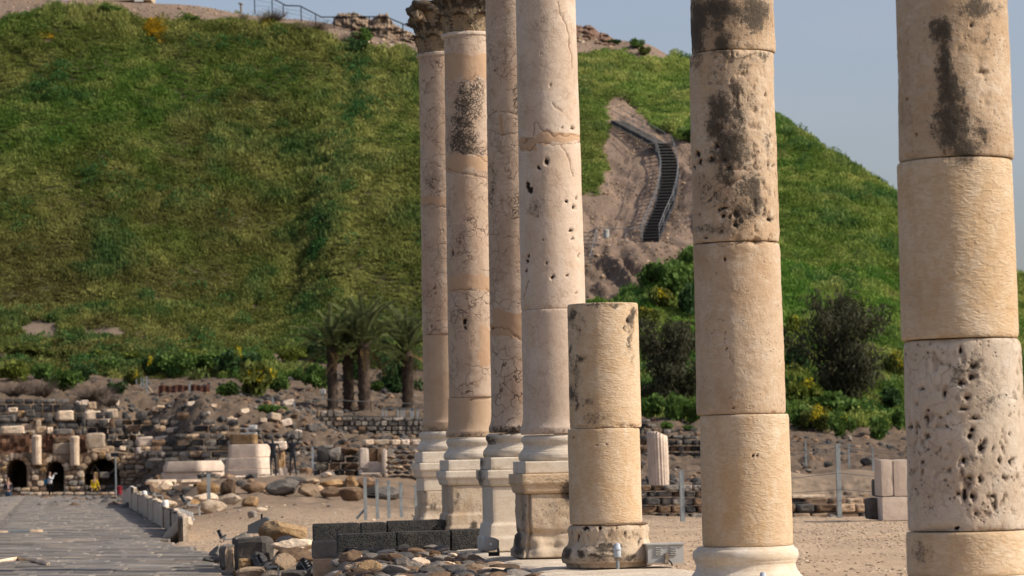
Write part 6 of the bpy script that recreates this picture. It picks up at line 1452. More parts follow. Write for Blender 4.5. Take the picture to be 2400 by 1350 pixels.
def bush(px, py, w, h, kind, label, group=GBU, flower=0, g=None, name='bush', lib=None):
    g = G(px, py, 130) if g is None else g; k = g[1] / F
    e = thing(name, label, 'bush' if kind != 'dry' else 'dry bush', g - (0, 0, .1), group)
    big_ = 1.3 if (px > 1450 and py > 580) else 1.15
    W_, H_ = w * k / 2 * big_ * random.uniform(1.0, 1.35), h * k * big_ * random.uniform(.85, 1.0)
    lib = lib or (BUSHF if random.random() < .45 else BUSH)
    if kind == 'dry':
        obj('twigs', random.choice(TWIG), e, (0, 0, 0), (0, 0, random.uniform(0, 6)), (W_, W_, H_), M['twig']); o = obj('twigs', random.choice(TWIG), e, (W_ * .3, .1, 0), (0, 0, random.uniform(0, 6)), (W_ * .7, W_ * .7, H_ * .9), M['twig'])
    else:
        obj('foliage', random.choice(lib or BUSH), e, (0, 0, 0), (0, 0, random.uniform(0, 6)), (W_, W_ * random.uniform(.7, 1.2), H_), M[kind]); obj('stem', STEM, e, (0, 0, 0), (0, 0, 0), (W_ * .6, W_ * .6, H_), M['bark'])
        if flower: obj('blossom', random.choice(BLOOM), e, (0, -W_ * .12, .02 * H_), (0, 0, random.uniform(0, 6)), (W_ * flower, W_ * flower, H_ * 1.03), M['bloom'])
    return e
for a in (
    (35, 893, 92, 44, 'leaf_lime', 'lime green bush at the left edge below the hill'), (98, 890, 60, 40, 'leaf_mid', 'mid green bush second from the left edge'), (152, 910, 92, 52, 'leaf_mid', 'bright green bush above the end of the dark wall'), (190, 890, 60, 40, 'leaf_dark', 'dark green bush behind the bright green bush'),
    (250, 874, 74, 36, 'leaf_mid', 'mid green bush between the two dry thickets'), (275, 922, 50, 30, 'leaf_dark', 'small round dark bush standing alone on the bare dirt'), (355, 878, 80, 46, 'leaf_dark', 'dark bush with a few yellow flowers on top', .5), (410, 880, 84, 50, 'leaf_mid', 'broad green bush above the rusty sheet'), (312, 902, 52, 40, 'leaf_yellow', 'yellow flowering bush left of the rusty sheet', .8),
    (500, 868, 90, 48, 'leaf_mid', 'green bush at the left end of the big dark thicket'), (560, 880, 120, 66, 'leaf_dark', 'largest dark green bush behind the yellow flowering shrub', .4), (600, 930, 120, 84, 'leaf_yellow', 'big yellow flowering shrub in front of the hill', 1.0), (530, 928, 70, 40, 'leaf_mid', 'green bush at the left foot of the big yellow shrub'), (650, 915, 60, 46, 'leaf_mid', 'green bush at the right foot of the big yellow shrub', .4),
    (675, 850, 60, 36, 'leaf_lime', 'lime bush on the slope left of the palms'), (738, 846, 72, 52, 'leaf_dark', 'dark leafy bush just left of the palm crowns'), (740, 912, 64, 60, 'leaf_mid', 'green bush by the white meter box'), (630, 968, 66, 22, 'leaf_mid', 'low green bush on the dirt between fence posts'), (700, 890, 40, 34, 'leaf_mid', 'little green bush on the pale earth step'),
    (885, 915, 40, 24, 'leaf_mid', 'low green bush between two palm trunks'), (835, 890, 40, 40, 'leaf_dark', 'dark bush seen between the palm trunks'),
    (450, 845, 70, 34, 'leaf_lime', 'lime bush above the broad green bush'), (300, 850, 80, 30, 'leaf_lime', 'pale lime bush on the lower terrace of the hill'), (215, 845, 90, 30, 'leaf_lime', 'pale lime bush left on the lower terrace'), (130, 850, 80, 34, 'leaf_yellow', 'yellowish bush on the lower left terrace'), (60, 835, 100, 32, 'leaf_yellow', 'yellowish bush at far left on the terrace'),
    (757, 530, 40, 28, 'leaf_dark', 'dark bush standing alone in the middle of the grassy hill'), (733, 570, 26, 22, 'leaf_dark', 'small dark bush below the lone bush on the hill'), (850, 100, 60, 34, 'leaf_mid', 'green bush on the crest right of the rail'), (836, 130, 50, 44, 'leaf_dark', 'dark bush at the head of the overgrown gully'), (860, 80, 36, 18, 'leaf_mid', 'small green bush under the crest outcrop'), (250, 30, 50, 18, 'leaf_mid', 'green bush on the bare crest near the hut'),
    (448, 52, 50, 16, 'leaf_mid', 'green bush on the crest left of the bollard lamp'),
    (1492, 112, 34, 24, 'leaf_mid', 'round green bush on the right crest'), (1442, 103, 28, 14, 'leaf_dark', 'small dark bush left of the round crest bush'), (1510, 128, 40, 24, 'leaf_yellow', 'yellow green bush below the round crest bush'), (1620, 330, 60, 34, 'leaf_mid', 'green bush right of the stair top'),
    (1622, 622, 44, 36, 'leaf_mid', 'green bush on the bare scarp beside the stained column'), (1530, 668, 70, 46, 'leaf_mid', 'green bush at the lower end of the bare scarp'), (1590, 690, 90, 70, 'leaf_mid', 'tall green bush right below the scarp'), (1552, 722, 70, 46, 'leaf_yellow', 'yellow flowering bush below the scarp', 1.0), (1620, 740, 60, 60, 'leaf_dark', 'dark green bush beside the stained column'), (1516, 762, 50, 44, 'leaf_yellow', 'smaller yellow flowering bush above the dark tamarisk', .9),
    (1520, 976, 70, 50, 'leaf_mid', 'bright green bush right of the short column'), (1580, 980, 80, 52, 'leaf_mid', 'bright green bush in the middle below the tamarisk'), (1630, 985, 60, 46, 'leaf_mid', 'bright green bush touching the stained column'), (1550, 945, 60, 34, 'leaf_yellow', 'yellow flowering bush at the foot of the dark tamarisk', .9), (1565, 1006, 40, 20, 'leaf_mid', 'low green tuft on the dirt below the bright bushes'), (1615, 1010, 34, 16, 'leaf_mid', 'smallest green tuft on the dirt'),
    (1870, 1000, 60, 50, 'leaf_mid', 'green bush right beside the stained column on the right slope'), (1920, 1010, 80, 56, 'leaf_yellow', 'yellow flecked bush below the big dark tree', .6), (1975, 1020, 80, 50, 'leaf_mid', 'broad green bush on the lower right slope', .4), (1890, 960, 90, 60, 'leaf_lime', 'lime bush left below the big dark tree', .5), (1960, 980, 90, 50, 'leaf_mid', 'green bush directly below the big dark tree'), (2060, 1030, 50, 46, 'leaf_mid', 'bright green bush on the edge of the eroded bank'), (2105, 1004, 44, 44, 'leaf_mid', 'green bush beside the pitted column'), (2095, 890, 60, 60, 'leaf_yellow', 'yellow flowered bush right of the big dark tree', .8), (1870, 880, 60, 60, 'leaf_dark', 'dark bush left of the big dark tree'), (1865, 800, 50, 60, 'leaf_lime', 'lime flecked bush left above', .7), (2090, 960, 60, 50, 'leaf_dark', 'dark green bush between tree and pitted column')):
    bush(*a[:6], flower=a[6] if len(a) > 6 else 0)
GD = 'dry thickets on the bare dirt'
for a in ((30, 925, 90, 36, 'dry', 'dry grey thicket at the left edge above the wall'), (90, 928, 96, 44, 'dry', 'largest dry grey thicket above the dark wall'), (215, 935, 96, 40, 'dry', 'dry thicket left of the eroded bank'), (255, 950, 50, 34, 'dry', 'small dry thicket at the end of the dark wall'), (745, 548, 30, 18, 'dry', 'dry grey bush under the lone dark bush on the hill'), (632, 52, 90, 34, 'dry', 'rounded dry bush on the crest under the rail'), (725, 75, 100, 30, 'dry', 'dry scrub on the crest by the rail posts'), (820, 100, 70, 26, 'dry', 'dry scrub below the crest outcrop'), (665, 1222, 90, 36, 'dry', 'dry weeds in the dip behind the black kerb'), (1935, 1215, 50, 30, 'dry', 'dry weed at the foot of the low block wall'), (568, 50, 24, 22, 'dry', 'spiky dry plant beside the bollard lamp')):
    bush(*a, group=GD)

# feathery dark trees
def feathery(name, label, px, py, w, h, seed, col='leaf_deep', n=5200):
    g = G(px, py, 150); k = g[1] / F; W_, H_ = w * k / 2, h * k; r = np.random.default_rng(seed)
    e = thing(name, label, 'tree', g - (0, 0, .2), 'dark feathery trees below the hill'); limbs = []
    tr = MB(); tr.tube([(0, 0, 0), (.1, 0, H_ * .18), (-.05, .1, H_ * .34)], [.30, .24, .16], 7)
    for i in range(20):
        a = r.uniform(0, 6.28); s = r.uniform(.35, 1.0); hh_ = H_ * (r.uniform(.5, .98) if i < 12 else r.uniform(.15, .5)); p = [(0, 0, H_ * .05)]
        for t_ in (.35, .7, 1.0): p.append((math.cos(a) * W_ * s * t_ ** 1.2 + r.uniform(-.2, .2), math.sin(a) * W_ * s * t_ ** 1.2, H_ * .05 + (hh_ - H_ * .05) * (1 - (1 - t_) ** 1.6)))
        tr.tube(p, [.13, .09, .06, .02], 5); limbs.append(np.array(p))
    tr.build('trunk', M['bark'], e)
    v = []; f = []
    for i in range(n):
        L_ = limbs[r.integers(len(limbs))]; t_ = r.uniform(.12, 1.0) * 2.999; j = int(t_); p = L_[j] + (L_[j + 1] - L_[j]) * (t_ - j)
        q = r.normal(size=3); q /= np.linalg.norm(q); p = p + q * r.uniform(.1, 1.0) ** .7 * (W_ * .30, W_ * .30, H_ * .13)
        if p[2] < H_ * .02: p[2] = H_ * r.uniform(.02, .12)
        d = np.array((r.normal() * .4, r.normal() * .4, -r.uniform(.1, 1.1))); d /= np.linalg.norm(d); s = np.cross(d, r.normal(size=3)); s /= np.linalg.norm(s)
        ln, wd = r.uniform(.25, .55), r.uniform(.035, .08); b = len(v); v += [p - s * wd, p + s * wd, p + d * ln + s * wd * .4, p + d * ln - s * wd * .4]; f.append((b, b + 1, b + 2, b + 3))
    obj('crown', mesh('crown', v, f), e, mat=M[col])
feathery('tamarisk_tree', 'big dark feathery tree on the right slope between the two right columns', 1968, 945, 270, 285, 1, n=9000)
feathery('tamarisk_tree', 'dark feathery tree right of the short column under yellow flowers', 1575, 942, 200, 215, 2, n=8000)
feathery('tamarisk_tree', 'very dark drooping tree behind the rightmost palm', 935, 912, 150, 96, 3, 'leaf_dark', n=3600)

# palms
def frond(seed, ln=4.1):
    r = random.Random(seed); v = []; f = []; n = 26; pts = []
    for i in range(n + 1):
        t_ = i / n; pts.append(np.array((ln * t_ * (1 - .12 * t_ * t_), 0, ln * (.10 * t_ - .32 * t_ ** 2.3))))
    for i in range(n):
        p, q = pts[i], pts[i + 1]; w = .03 * (1 - i / n) + .008; b = len(v); v += [p + (0, w, 0), p - (0, w, 0), q - (0, w, 0), q + (0, w, 0)]; f.append((b, b + 1, b + 2, b + 3))
    for i in range(3, n):
        for sd in (1, -1):
            t_ = i / n; l2 = .70 * math.sin(min(1, t_ * 1.25 + .12) * math.pi * .92) * r.uniform(.8, 1.1) + .10; p = pts[i]
            tip = p + np.array((l2 * .75, sd * l2 * .62, l2 * r.uniform(.05, .38))); w = np.array((.062, -sd * .015, .02)); b = len(v); mid_ = p * .45 + tip * .55 + (0, 0, .03)
            v += [p - w, p + w, mid_ + w * 1.1, tip, mid_ - w * 1.1]; f.append((b, b + 1, b + 2, b + 3, b + 4))
    return mesh('frond', v, f)
FROND = [frond(i) for i in range(3)]
def palm(px, ytop, ybot, wpx, Y, label, nf=34, sc=1.0, seed=0):
    r = random.Random(seed); b = P(px, ybot, Y); tp = P(px, ytop, Y); H_ = tp[2] - b[2]; rr = wpx * Y / F / 2
    e = thing('date_palm', label, 'palm tree', b - (0, 0, .15), 'date palms above the masonry wall')
    v = []; rows = int(H_ / .14); ns = 12
    for i in range(rows + 1):
        zz = H_ * i / rows; R_ = rr * (1.0 + .10 * (i % 2) - .10 * zz / H_) * (1.12 if i > rows - 6 else 1)
        v.append([(R_ * (1 + .16 * ((j + (i // 2)) % 2) + r.uniform(-.05, .05)) * math.cos(2 * math.pi * j / ns), R_ * (1 + .16 * ((j + (i // 2)) % 2)) * math.sin(2 * math.pi * j / ns), zz) for j in range(ns)])
    obj('trunk', grid_mesh('trunk', np.array(v), M['palm_trunk'], wrap=True, smooth=False), e)
    for i in range(nf):
        a = i * 2.39996 + r.uniform(-.2, .2); t_ = i / nf; el = R(82) - t_ * R(112) + r.uniform(-.12, .12); s = sc * r.uniform(.85, 1.1) * (.85 if t_ > .85 else 1)
        obj('frond', r.choice(FROND), e, (0, 0, H_ - .1 - .3 * t_), (r.uniform(-.3, .3), -el, a), (s, s, s), M['palm_leaf'] if t_ < .86 or r.random() < .5 else M['palm_dry'])
M['palm_trunk'] = rock_mat('palm_trunk_bark', (.045, .031, .023), (.10, .07, .05), (.02, .015, .012), .6, 2.0, .03, .1)
palm(855, 797, 972, 27, 203, 'tallest central date palm with its crown standing above the others', 38, 1.0, 1)
palm(818, 822, 970, 24, 204, 'date palm trunk second from the left behind the central palm', 26, .85, 2)
palm(780, 808, 966, 22, 203, 'leftmost date palm with dry fronds hanging along its trunk', 26, .9, 3)
palm(957, 815, 962, 26, 205, 'rightmost date palm beside the farthest column', 34, .95, 4)

# ================================================================== metal stair on the scarp
sta = thing('metal_stair', 'dark metal stairway with handrails climbing the bare scarp of the hill', 'stairway', P(1523, 557, 256))
lo = np.array(sta.location)
keyy = [(557, 1524), (520, 1538), (480, 1556), (440, 1566), (400, 1570), (365, 1562), (338, 1550)]
yk = [k_[0] for k_ in keyy][::-1]; xk = [k_[1] for k_ in keyy][::-1]
def flight(y0, y1, Y0, Y1, n, xf, wpx, rzf):
    L_, R__ = [], []; mbt = MB()
    for i in range(n + 1):
        t_ = i / n; py_ = y0 + (y1 - y0) * t_; Y = Y0 + (Y1 - Y0) * t_; px_ = xf(py_); c = P(px_, py_, Y); rz = rzf(t_); w = wpx(t_) * Y / F
        mb = MB(); mb.box((0, 0, 0), (w, .30, .06)); mb.build('tread', M['tread'], sta, c - lo, rot=(0, 0, rz)); mb = MB(); mb.box((0, .17, -.22), (w * .98, .04, .42)); mb.build('shade_riser', M['shade_riser'], sta, c - lo, rot=(0, 0, rz))
        d = np.array((math.cos(rz), math.sin(rz), 0)) * w / 2; L_.append(c - d - lo); R__.append(c + d - lo)
    for side in (L_, R__):
        mb = MB(); mb.tube([p + (0, 0, -.10) for p in side], .09, 4); mb.build('stringer', M['dark_iron'], sta)
        mb = MB(); mb.tube([p + (0, 0, 1.0) for p in side], .035, 5); mb.tube([p + (0, 0, .55) for p in side], .018, 4); mb.build('handrail', M['rail'], sta)
        for p in side[::4]:
            mb = MB(); mb.tube([p + (0, 0, -.5), p + (0, 0, 1.0)], .03, 4); mb.build('rail_post', M['rail'], sta)
M['tread'] = plain('stair_tread_steel', (.15, .145, .14), .6); M['shade_riser'] = plain('stair_riser_shade_steel', (.05, .05, .052), .7); M['rail'] = plain('rail_steel', (.17, .17, .175), .5)  # risers are dark plates: shade of the gaps between treads put into colour
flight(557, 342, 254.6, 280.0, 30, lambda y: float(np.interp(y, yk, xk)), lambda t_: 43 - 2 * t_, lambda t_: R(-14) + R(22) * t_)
up = lambda y: 1548 + (y - 336) * (1548 - 1446) / (336 - 282)
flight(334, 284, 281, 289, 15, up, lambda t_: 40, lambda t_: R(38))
mb = MB(); c = P(1548, 338, 280.6); mb.box(c - lo, (2.2, 1.6, .08)); mb.build('landing', M['tread'], sta)
dk = thing('deck_rail', 'thin rail fence along the dirt landing below the stair', 'railing', P(1450, 558, 254)); ld = np.array(dk.location)
mb = MB(); mb.tube([P(x, y, 254) - ld for x, y in ((1380, 545), (1398, 533), (1440, 536), (1505, 536))], .04, 4); mb.build('rail', M['rail'], dk)
for x, y0, y1 in ((1381, 545, 575), (1398, 533, 562), (1466, 536, 561), (1505, 536, 561)):
    mb = MB(); mb.tube([P(x, y0, 254) - ld, P(x, y1 + 6, 254) - ld], .035, 4); mb.build('rail_post', M['rail'], dk)
bn = thing('bin', 'small pale bin standing on the dirt landing by the rail', 'bin', P(1421, 556, 254.5)); mb = MB(); mb.lathe([(.20, -.1), (.24, .0), (.25, .5), (.27, .52), (.27, .58), (.2, .6)], 12); mb.build('body', M['grey_paint'], bn); mb = MB(); mb.lathe([(.28, .6), (.24, .66), (.05, .68)], 12); mb.build('lid', M['grey_paint'], bn)
st2 = thing('lower_stair', 'lower flight of the metal stair disappearing behind the pale column', 'stairway', P(1378, 600, 250)); l2_ = np.array(st2.location)
for i in range(9):
    mb = MB(); mb.box(P(1374 - i * .8, 545 + i * 9, 253 - i * .7) - l2_, (1.6, .34, .05)); mb.build('tread', M['tread'], st2)
mb = MB(); mb.tube([P(1398, 535, 253) - l2_, P(1383, 600, 248) - l2_], .04, 4); mb.build('handrail', M['rail'], st2)
for q in (0, .33, .66, 1):
    mb = MB(); p = P(1398 - 15 * q, 535 + 65 * q, 253 - 5 * q); mb.tube([p - l2_, p - (0, 0, 1.1) - l2_], .03, 4); mb.build('rail_post', M['rail'], st2)

# ================================================================== fences
def fence(label, posts, wires, r=.035, mat='galv', name='wire_fence', cat='fence', wr=.008, group=None, square=True):
    """posts: (px, ytop, ybottom, Y)"""
    b = P(posts[0][0], posts[0][2], posts[0][3]); e = thing(name, label, cat, b, group); tops = []
    for px, yt, yb, Y in posts:
        a, c = P(px, yt, Y), P(px, yb, Y); mb = MB(); hgt = a[2] - c[2]
        if square: mb.box((0, 0, hgt / 2 - .12), (2 * r, 2 * r, hgt + .24)); mb.box((0, 0, hgt + .006), (2.3 * r, 2.3 * r, .012))
        else: mb.tube([(0, 0, -.2), (0, 0, hgt)], r, 6)
        mb.build('post', M[mat], e, c - b, rot=(0, 0, .15)); tops.append((a - b, c - b))
    for w in wires:
        mb = MB(); pts = []
        for (a, c), (a2, c2) in zip(tops[:-1], tops[1:]):
            p0, p1 = c + (a - c) * w, c2 + (a2 - c2) * w
            for q in range(5): t_ = q / 5; pts.append(p0 + (p1 - p0) * t_ - (0, 0, .05 * math.sin(math.pi * t_) * np.linalg.norm(p1 - p0) * .1) - (0, r, 0))
        pts.append(p1 - (0, r, 0)); mb.tube(pts, wr, 3, False); mb.build('wire', M['wire'], e)
    return e
fence('tall steel fence posts with sagging wires at the edge of the gravel on the right', [(1600, 1103, 1214, 57), (1968, 1042, 1217, 56.5), (2180, 1070, 1214, 53)], (.97, .62, .25, .4), .040, wr=.006)
fence('row of five steel posts with loose wires on the gravel left of the pedestals', [(857, 1120, 1216, 69), (885, 1124, 1216, 69.5), (912, 1127, 1218, 69.8), (941, 1131, 1219, 70), (976, 1136, 1220, 70.3)], (.95, .6, .35), .036, wr=.005)
mb = MB(); a = P(836, 1216, 69); mb.tube([(0, 0, 0), P(856, 1192, 69) - a], .028, 4); tag(mb.build('brace_pole', M['galv'], None, a), 'slanting steel brace leaning on the first of the five posts', 'brace', 'fence braces')
fence('far fence of three thin steel posts on the dirt slope', [(1840, 1030, 1072, 150), (1889, 1033, 1080, 150), (1990, 1040, 1085, 150), (2046, 1048, 1094, 149), (2130, 1055, 1100, 148)], (.9, .5), .04, wr=.012)
fence('line of thin fence posts descending the eroded bank to the palms', [(345, 883, 926, 222), (445, 896, 938, 216), (541, 914, 960, 206), (640, 930, 976, 198), (690, 940, 990, 194)], (.95, .5), .06, wr=.012)
fence('cluster of thin posts at the left end of the bank fence', [(320, 888, 912, 226), (331, 885, 914, 225), (337, 885, 918, 224)], (.9,), .04, wr=.012)
mb = MB(); a = P(362, 925, 222); mb.tube([(0, 0, -.1), P(346, 905, 222) - a], .07, 4); tag(mb.build('brace_pole', M['wood'], None, a), 'pale slanting brace leaning on the leftmost bank fence post', 'brace', 'fence braces')
fence('single steel post standing before the orange boulder', [(489, 1110, 1160, 100), (489.5, 1111, 1160, 100.4)], (), .055, name='fence_post', cat='post')
fence('short steel post among the stones left of the doorway ruin', [(733, 1048, 1084, 125), (733.4, 1049, 1084, 125.3)], (), .05, name='fence_post', cat='post')
fence('grey railing behind the masonry wall under the palms', [(897, 957, 977, 197.5), (905, 957, 977, 197.5), (933, 957, 978, 197.5), (941, 957, 978, 197.5), (947, 957, 978, 197.5), (963, 957, 979, 197.5), (968, 957, 979, 197.5), (979, 957, 980, 197.5), (1000, 957, 981, 197.5)], (.98,), .05, wr=.04, name='railing', cat='railing')
fence('thin black cable fence across the palm trunks', [(716, 930, 965, 199), (782, 936, 968, 199), (870, 940, 970, 199.5), (1000, 945, 975, 200)], (.95,), .02, 'dark_iron', wr=.03)
cr = fence('dark rail with posts and wires on the crest of the hill', [(597, -14, 26, 306), (638, -3, 26, 306), (664, 12, 36, 306), (706, 15, 48, 306.5), (740, 34, 56, 306.5), (783, 40, 72, 306), (825, 40, 72, 306), (866, 40, 76, 306), (908, 40, 84, 306), (945, 56, 100, 306), (985, 74, 112, 306)], (.66, .33), .05, 'dark_iron', 'crest_railing', 'railing', wr=.018)
lc = np.array(cr.location); mb = MB(); mb.tube([P(x, y, 306) - lc for x, y in ((560, -30), (642, -2), (670, 13), (703, 14), (753, 40), (783, 40), (904, 39), (963, 64), (990, 76))], .07, 5); mb.build('top_rail', M['dark_iron'], cr)

# ================================================================== hill top things
ht = thing('hut', 'beige hut wall with a white panel on the left crest', 'hut', P(300, 9, 309)); lh = np.array(ht.location)
mb = MB(); mb.box(P(262, -40, 311) - lh, (8.6, 4.0, 4.4)); mb.build('wall', plain('beige_plaster', (.50, .40, .28), .9), ht)
mb = MB(); mb.box(P(325, -14, 308.9) - lh, (.9, .08, 1.6)); mb.build('panel', M['white_paint'], ht)
mb = MB(); mb.box(P(262, -92, 311) - lh, (9.0, 4.4, .2)); mb.build('roof', M['grey_paint'], ht)
bl = thing('bollard_lamp', 'mushroom shaped bollard lamp standing on the crest', 'lamp', P(565, 24, 306)); mb = MB(); mb.lathe([(.11, -.3), (.11, .55), (.14, .6)], 10); mb.build('post', M['wood'], bl); mb = MB(); mb.lathe([(.12, .6), (.32, .66), (.26, .76), (.05, .82)], 12); mb.build('cap', M['galv'], bl)
GO = 'rock outcrops on the crest'
M['ochre_crag'] = rock_mat('ochre_crag', (.24, .17, .115), (.38, .28, .195), (.085, .06, .042), .8, .8, .12, .05); M['red_crag'] = rock_mat('red_crag', (.16, .09, .062), (.26, .165, .115), (.045, .036, .03), .8, .8, .12, .05)
def crag(label, xy, ybot, Y, mat, seed):
    """rugged rock brow: front face, top and back, broken into ledges"""
    xs__ = np.arange(xy[0][0], xy[-1][0], 1.6); ty = np.interp(xs__, [q[0] for q in xy], [q[1] for q in xy]); base = P(float(xs__.mean()), ybot, Y); V = []
    for px_, yt in zip(xs__, ty):
        row = []
        q = np.array((px_ * .08, seed, 0.)); yt2 = yt + (float(fbm(q, 3, seed)) - .5) * 12 + (float(fbm(q * 4, 2, seed)) - .5) * 6
        for k in range(22):
            t_ = k / 21; yy = yt2 + (ybot - yt2) * t_
            n_ = float(fbm(np.array((px_ * .06, yy * .14, seed)), 4, seed + 3, .6)); led = math.floor((yy + 9 * float(fbm(np.array((px_ * .03, yy * .03, 1.)), 2, 5))) / 9) * .22
            row.append(P(px_, yy, Y + 1.2 - 3.2 * t_ ** .8 - (n_ - .5) * 2.6 + .5 * (((yy / 9) % 1) - .5)))
        row = [row[0] + (0, 5, -2.5), row[0] + (0, 2.2, -.2)] + row; V.append(row)
    V = np.array(V) - base
    o = obj('outcrop', grid_mesh('outcrop', V, M[mat], smooth=False), None, base); return tag(o, label, 'outcrop', 'rock outcrops on the crest')
crag('rugged tan outcrop with two humps behind the crest rail', [(768, 78), (780, 50), (792, 34), (830, 29), (856, 36), (872, 46), (884, 36), (906, 30), (914, 44), (930, 60), (962, 74), (1006, 96)], 112, 307.5, 'ochre_crag', 3)
crag('dark red brown crag on the crest right of the pale column', [(1310, 60), (1350, 57), (1385, 62), (1405, 74), (1425, 80), (1445, 96)], 104, 321, 'red_crag', 8)
r_ = random.Random(31)
for k in range(60):
    px_ = r_.choice((r_.uniform(0, 560), r_.uniform(800, 985), r_.uniform(800, 985), r_.uniform(1350, 1520))); py_ = float(np.interp(px_, [0, 250, 450, 600, 780, 985, 1350, 1520], [10, 14, 26, 44, 70, 115, 90, 115])) + r_.uniform(-6, 18)
    g = G(px_, py_, 240, 321); w = r_.uniform(4, 12) * g[1] / F
    o = obj('crest_stone', r_.choice(ROCK), None, g + (0, 0, w * .15), (r_.uniform(-.4, .4), r_.uniform(-.4, .4), r_.uniform(0, 6)), (w * 1.3, w, w * .7), M[r_.choice(('limestone', 'tan_stone', 'mixed_grey'))]); tag(o, {'limestone': 'pale', 'tan_stone': 'tan', 'mixed_grey': 'grey'}[o.material_slots[0].material.name] + ' stone on the bare earth of the hill crest', 'stone', 'stones on the hill crest')
GK = 'clods on the bare scarp'
for k in range(70):
    px_ = r_.uniform(1375, 1640); py_ = r_.uniform(360, 700)
    if not inpoly(np.array(px_), np.array(py_), SCARP) or (1490 < px_ < 1600 and py_ < 570): continue
    g = G(px_, py_, 200); w = r_.uniform(4, 11) * g[1] / F
    o = obj('clod', r_.choice(ROCK), None, g + (0, 0, w * .1), (r_.uniform(-.4, .4), r_.uniform(-.4, .4), r_.uniform(0, 6)), (w * 1.2, w, w * .8), M[r_.choice(('tan_stone', 'brown_rock', 'scarp_clod'))] if 'scarp_clod' in M else M['tan_stone']); tag(o, 'clod of earth lying on the bare scarp around the stair', 'clod', GK)

# ================================================================== small equipment
rs_ = thing('rusty_sheet', 'rusted corrugated sheet standing on the bank by the fence', 'metal sheet', P(431, 928, 219)); a, b_ = P(371, 916, 219), P(492, 914, 219)
n = 40; V = []
for j in range(2):
    V.append([tuple(a + (b_ - a) * i / n + (0, .05 * math.sin(i * 1.3), (-.40 if j == 0 else .38 + .05 * math.sin(i * .5))) - np.array(rs_.location)) for i in range(n + 1)])
obj('sheet', grid_mesh('sheet', np.array(V), M['rust'], smooth=False), rs_)
for x in (372, 420, 490):
    mb = MB(); mb.box(P(x, 916, 219.1) - np.array(rs_.location), (.06, .06, .95)); mb.build('stake', M['galv'], rs_)
mt = thing('meter_box', 'small white meter box on a post left of the palms', 'box', P(757, 938, 210)); mb = MB(); mb.box((0, 0, .62), (.36, .2, .32)); mb.build('box', M['white_paint'], mt); mb = MB(); mb.box((0, .02, .2), (.12, .08, .6)); mb.build('post', M['grey_paint'], mt); mb = MB(); mb.box((0, -.105, .62), (.28, .012, .24)); mb.build('door', M['grey_paint'], mt)
ac = thing('air_unit', 'white ventilation unit with slatted front behind the tall pedestal', 'air conditioner', P(584, 1026, 172)); mb = MB(); mb.box((0, 0, .36), (.88, .5, .74)); mb.build('case', M['white_paint'], ac)
for i in range(9):
    mb = MB(); mb.box((.09, -.262, .1 + i * .065), (.52, .02, .04)); mb.build('slat', M['grey_paint'], ac)
mb = MB(); mb.box((-.29, -.256, .36), (.12, .014, .6)); mb.build('side_panel', M['grey_paint'], ac)
sp = thing('solar_lamp', 'thin steel lamp post with a tilted solar panel in front of the arcade', 'lamp post', P(272, 1169, 171)); hz = P(272, 1070, 171)[2] - P(272, 1169, 171)[2]
mb = MB(); mb.tube([(0, 0, -.3), (0, 0, hz)], .045, 8); mb.build('post', M['galv'], sp); mb = MB(); mb.box((-.03, -.02, hz + .1), (.46, .40, .03), 0, -.6); mb.build('panel', M['solar'], sp); mb = MB(); mb.box((0, .02, hz), (.1, .1, .14)); mb.build('bracket', M['dark_grey_paint'], sp)
mb = MB(); mb.box((.06, -.05, .25), (.1, .1, .5)); mb.build('foot_box', M['white_paint'], sp)
rd = thing('red_drum', 'dark red drum bin by the end of the kerb', 'bin', P(280, 1163, 168)); mb = MB(); mb.lathe([(.14, -.2), (.16, .02), (.155, .2), (.165, .24), (.155, .28), (.16, .48), (.14, .5)], 14); mb.build('body', M['red_plastic'], rd); mb = MB(); mb.lathe([(.165, .5), (.17, .54), (.1, .57)], 14); mb.build('lid', M['red_plastic'], rd)
GW = 'white lamp heads on the kerb'
for (px, yt, yb, Y, lb) in ((309, 1139, 1158, 121, 'white rounded lamp head at the far end of the kerb'), (339, 1150, 1170, 104, 'white rounded lamp head in the middle of the kerb'), (388, 1172, 1197, 80, 'white rounded lamp head nearest to the camera on the kerb')):
    k = Y / F; e = thing('kerb_lamp', lb, 'lamp', P(px, yb + 6, Y - .1), GW); h = (yb - yt) * k; w = h * .62
    mb = MB(); prof = [(.0, 0), (.30, .01), (.44, .07), (.5, .2), (.5, .72), (.46, .88), (.34, .97), (0, 1.0)]
    mb.lathe([(max(.001, a * w), b * h) for a, b in prof], 14); o = mb.build('head', M['white_paint'], e, (0, 0, 6 * k), True)
    mb = MB(); mb.tube([(0, .05, -.35), (0, .05, 6 * k + .03)], .03, 6); mb.build('post', M['galv'], e)
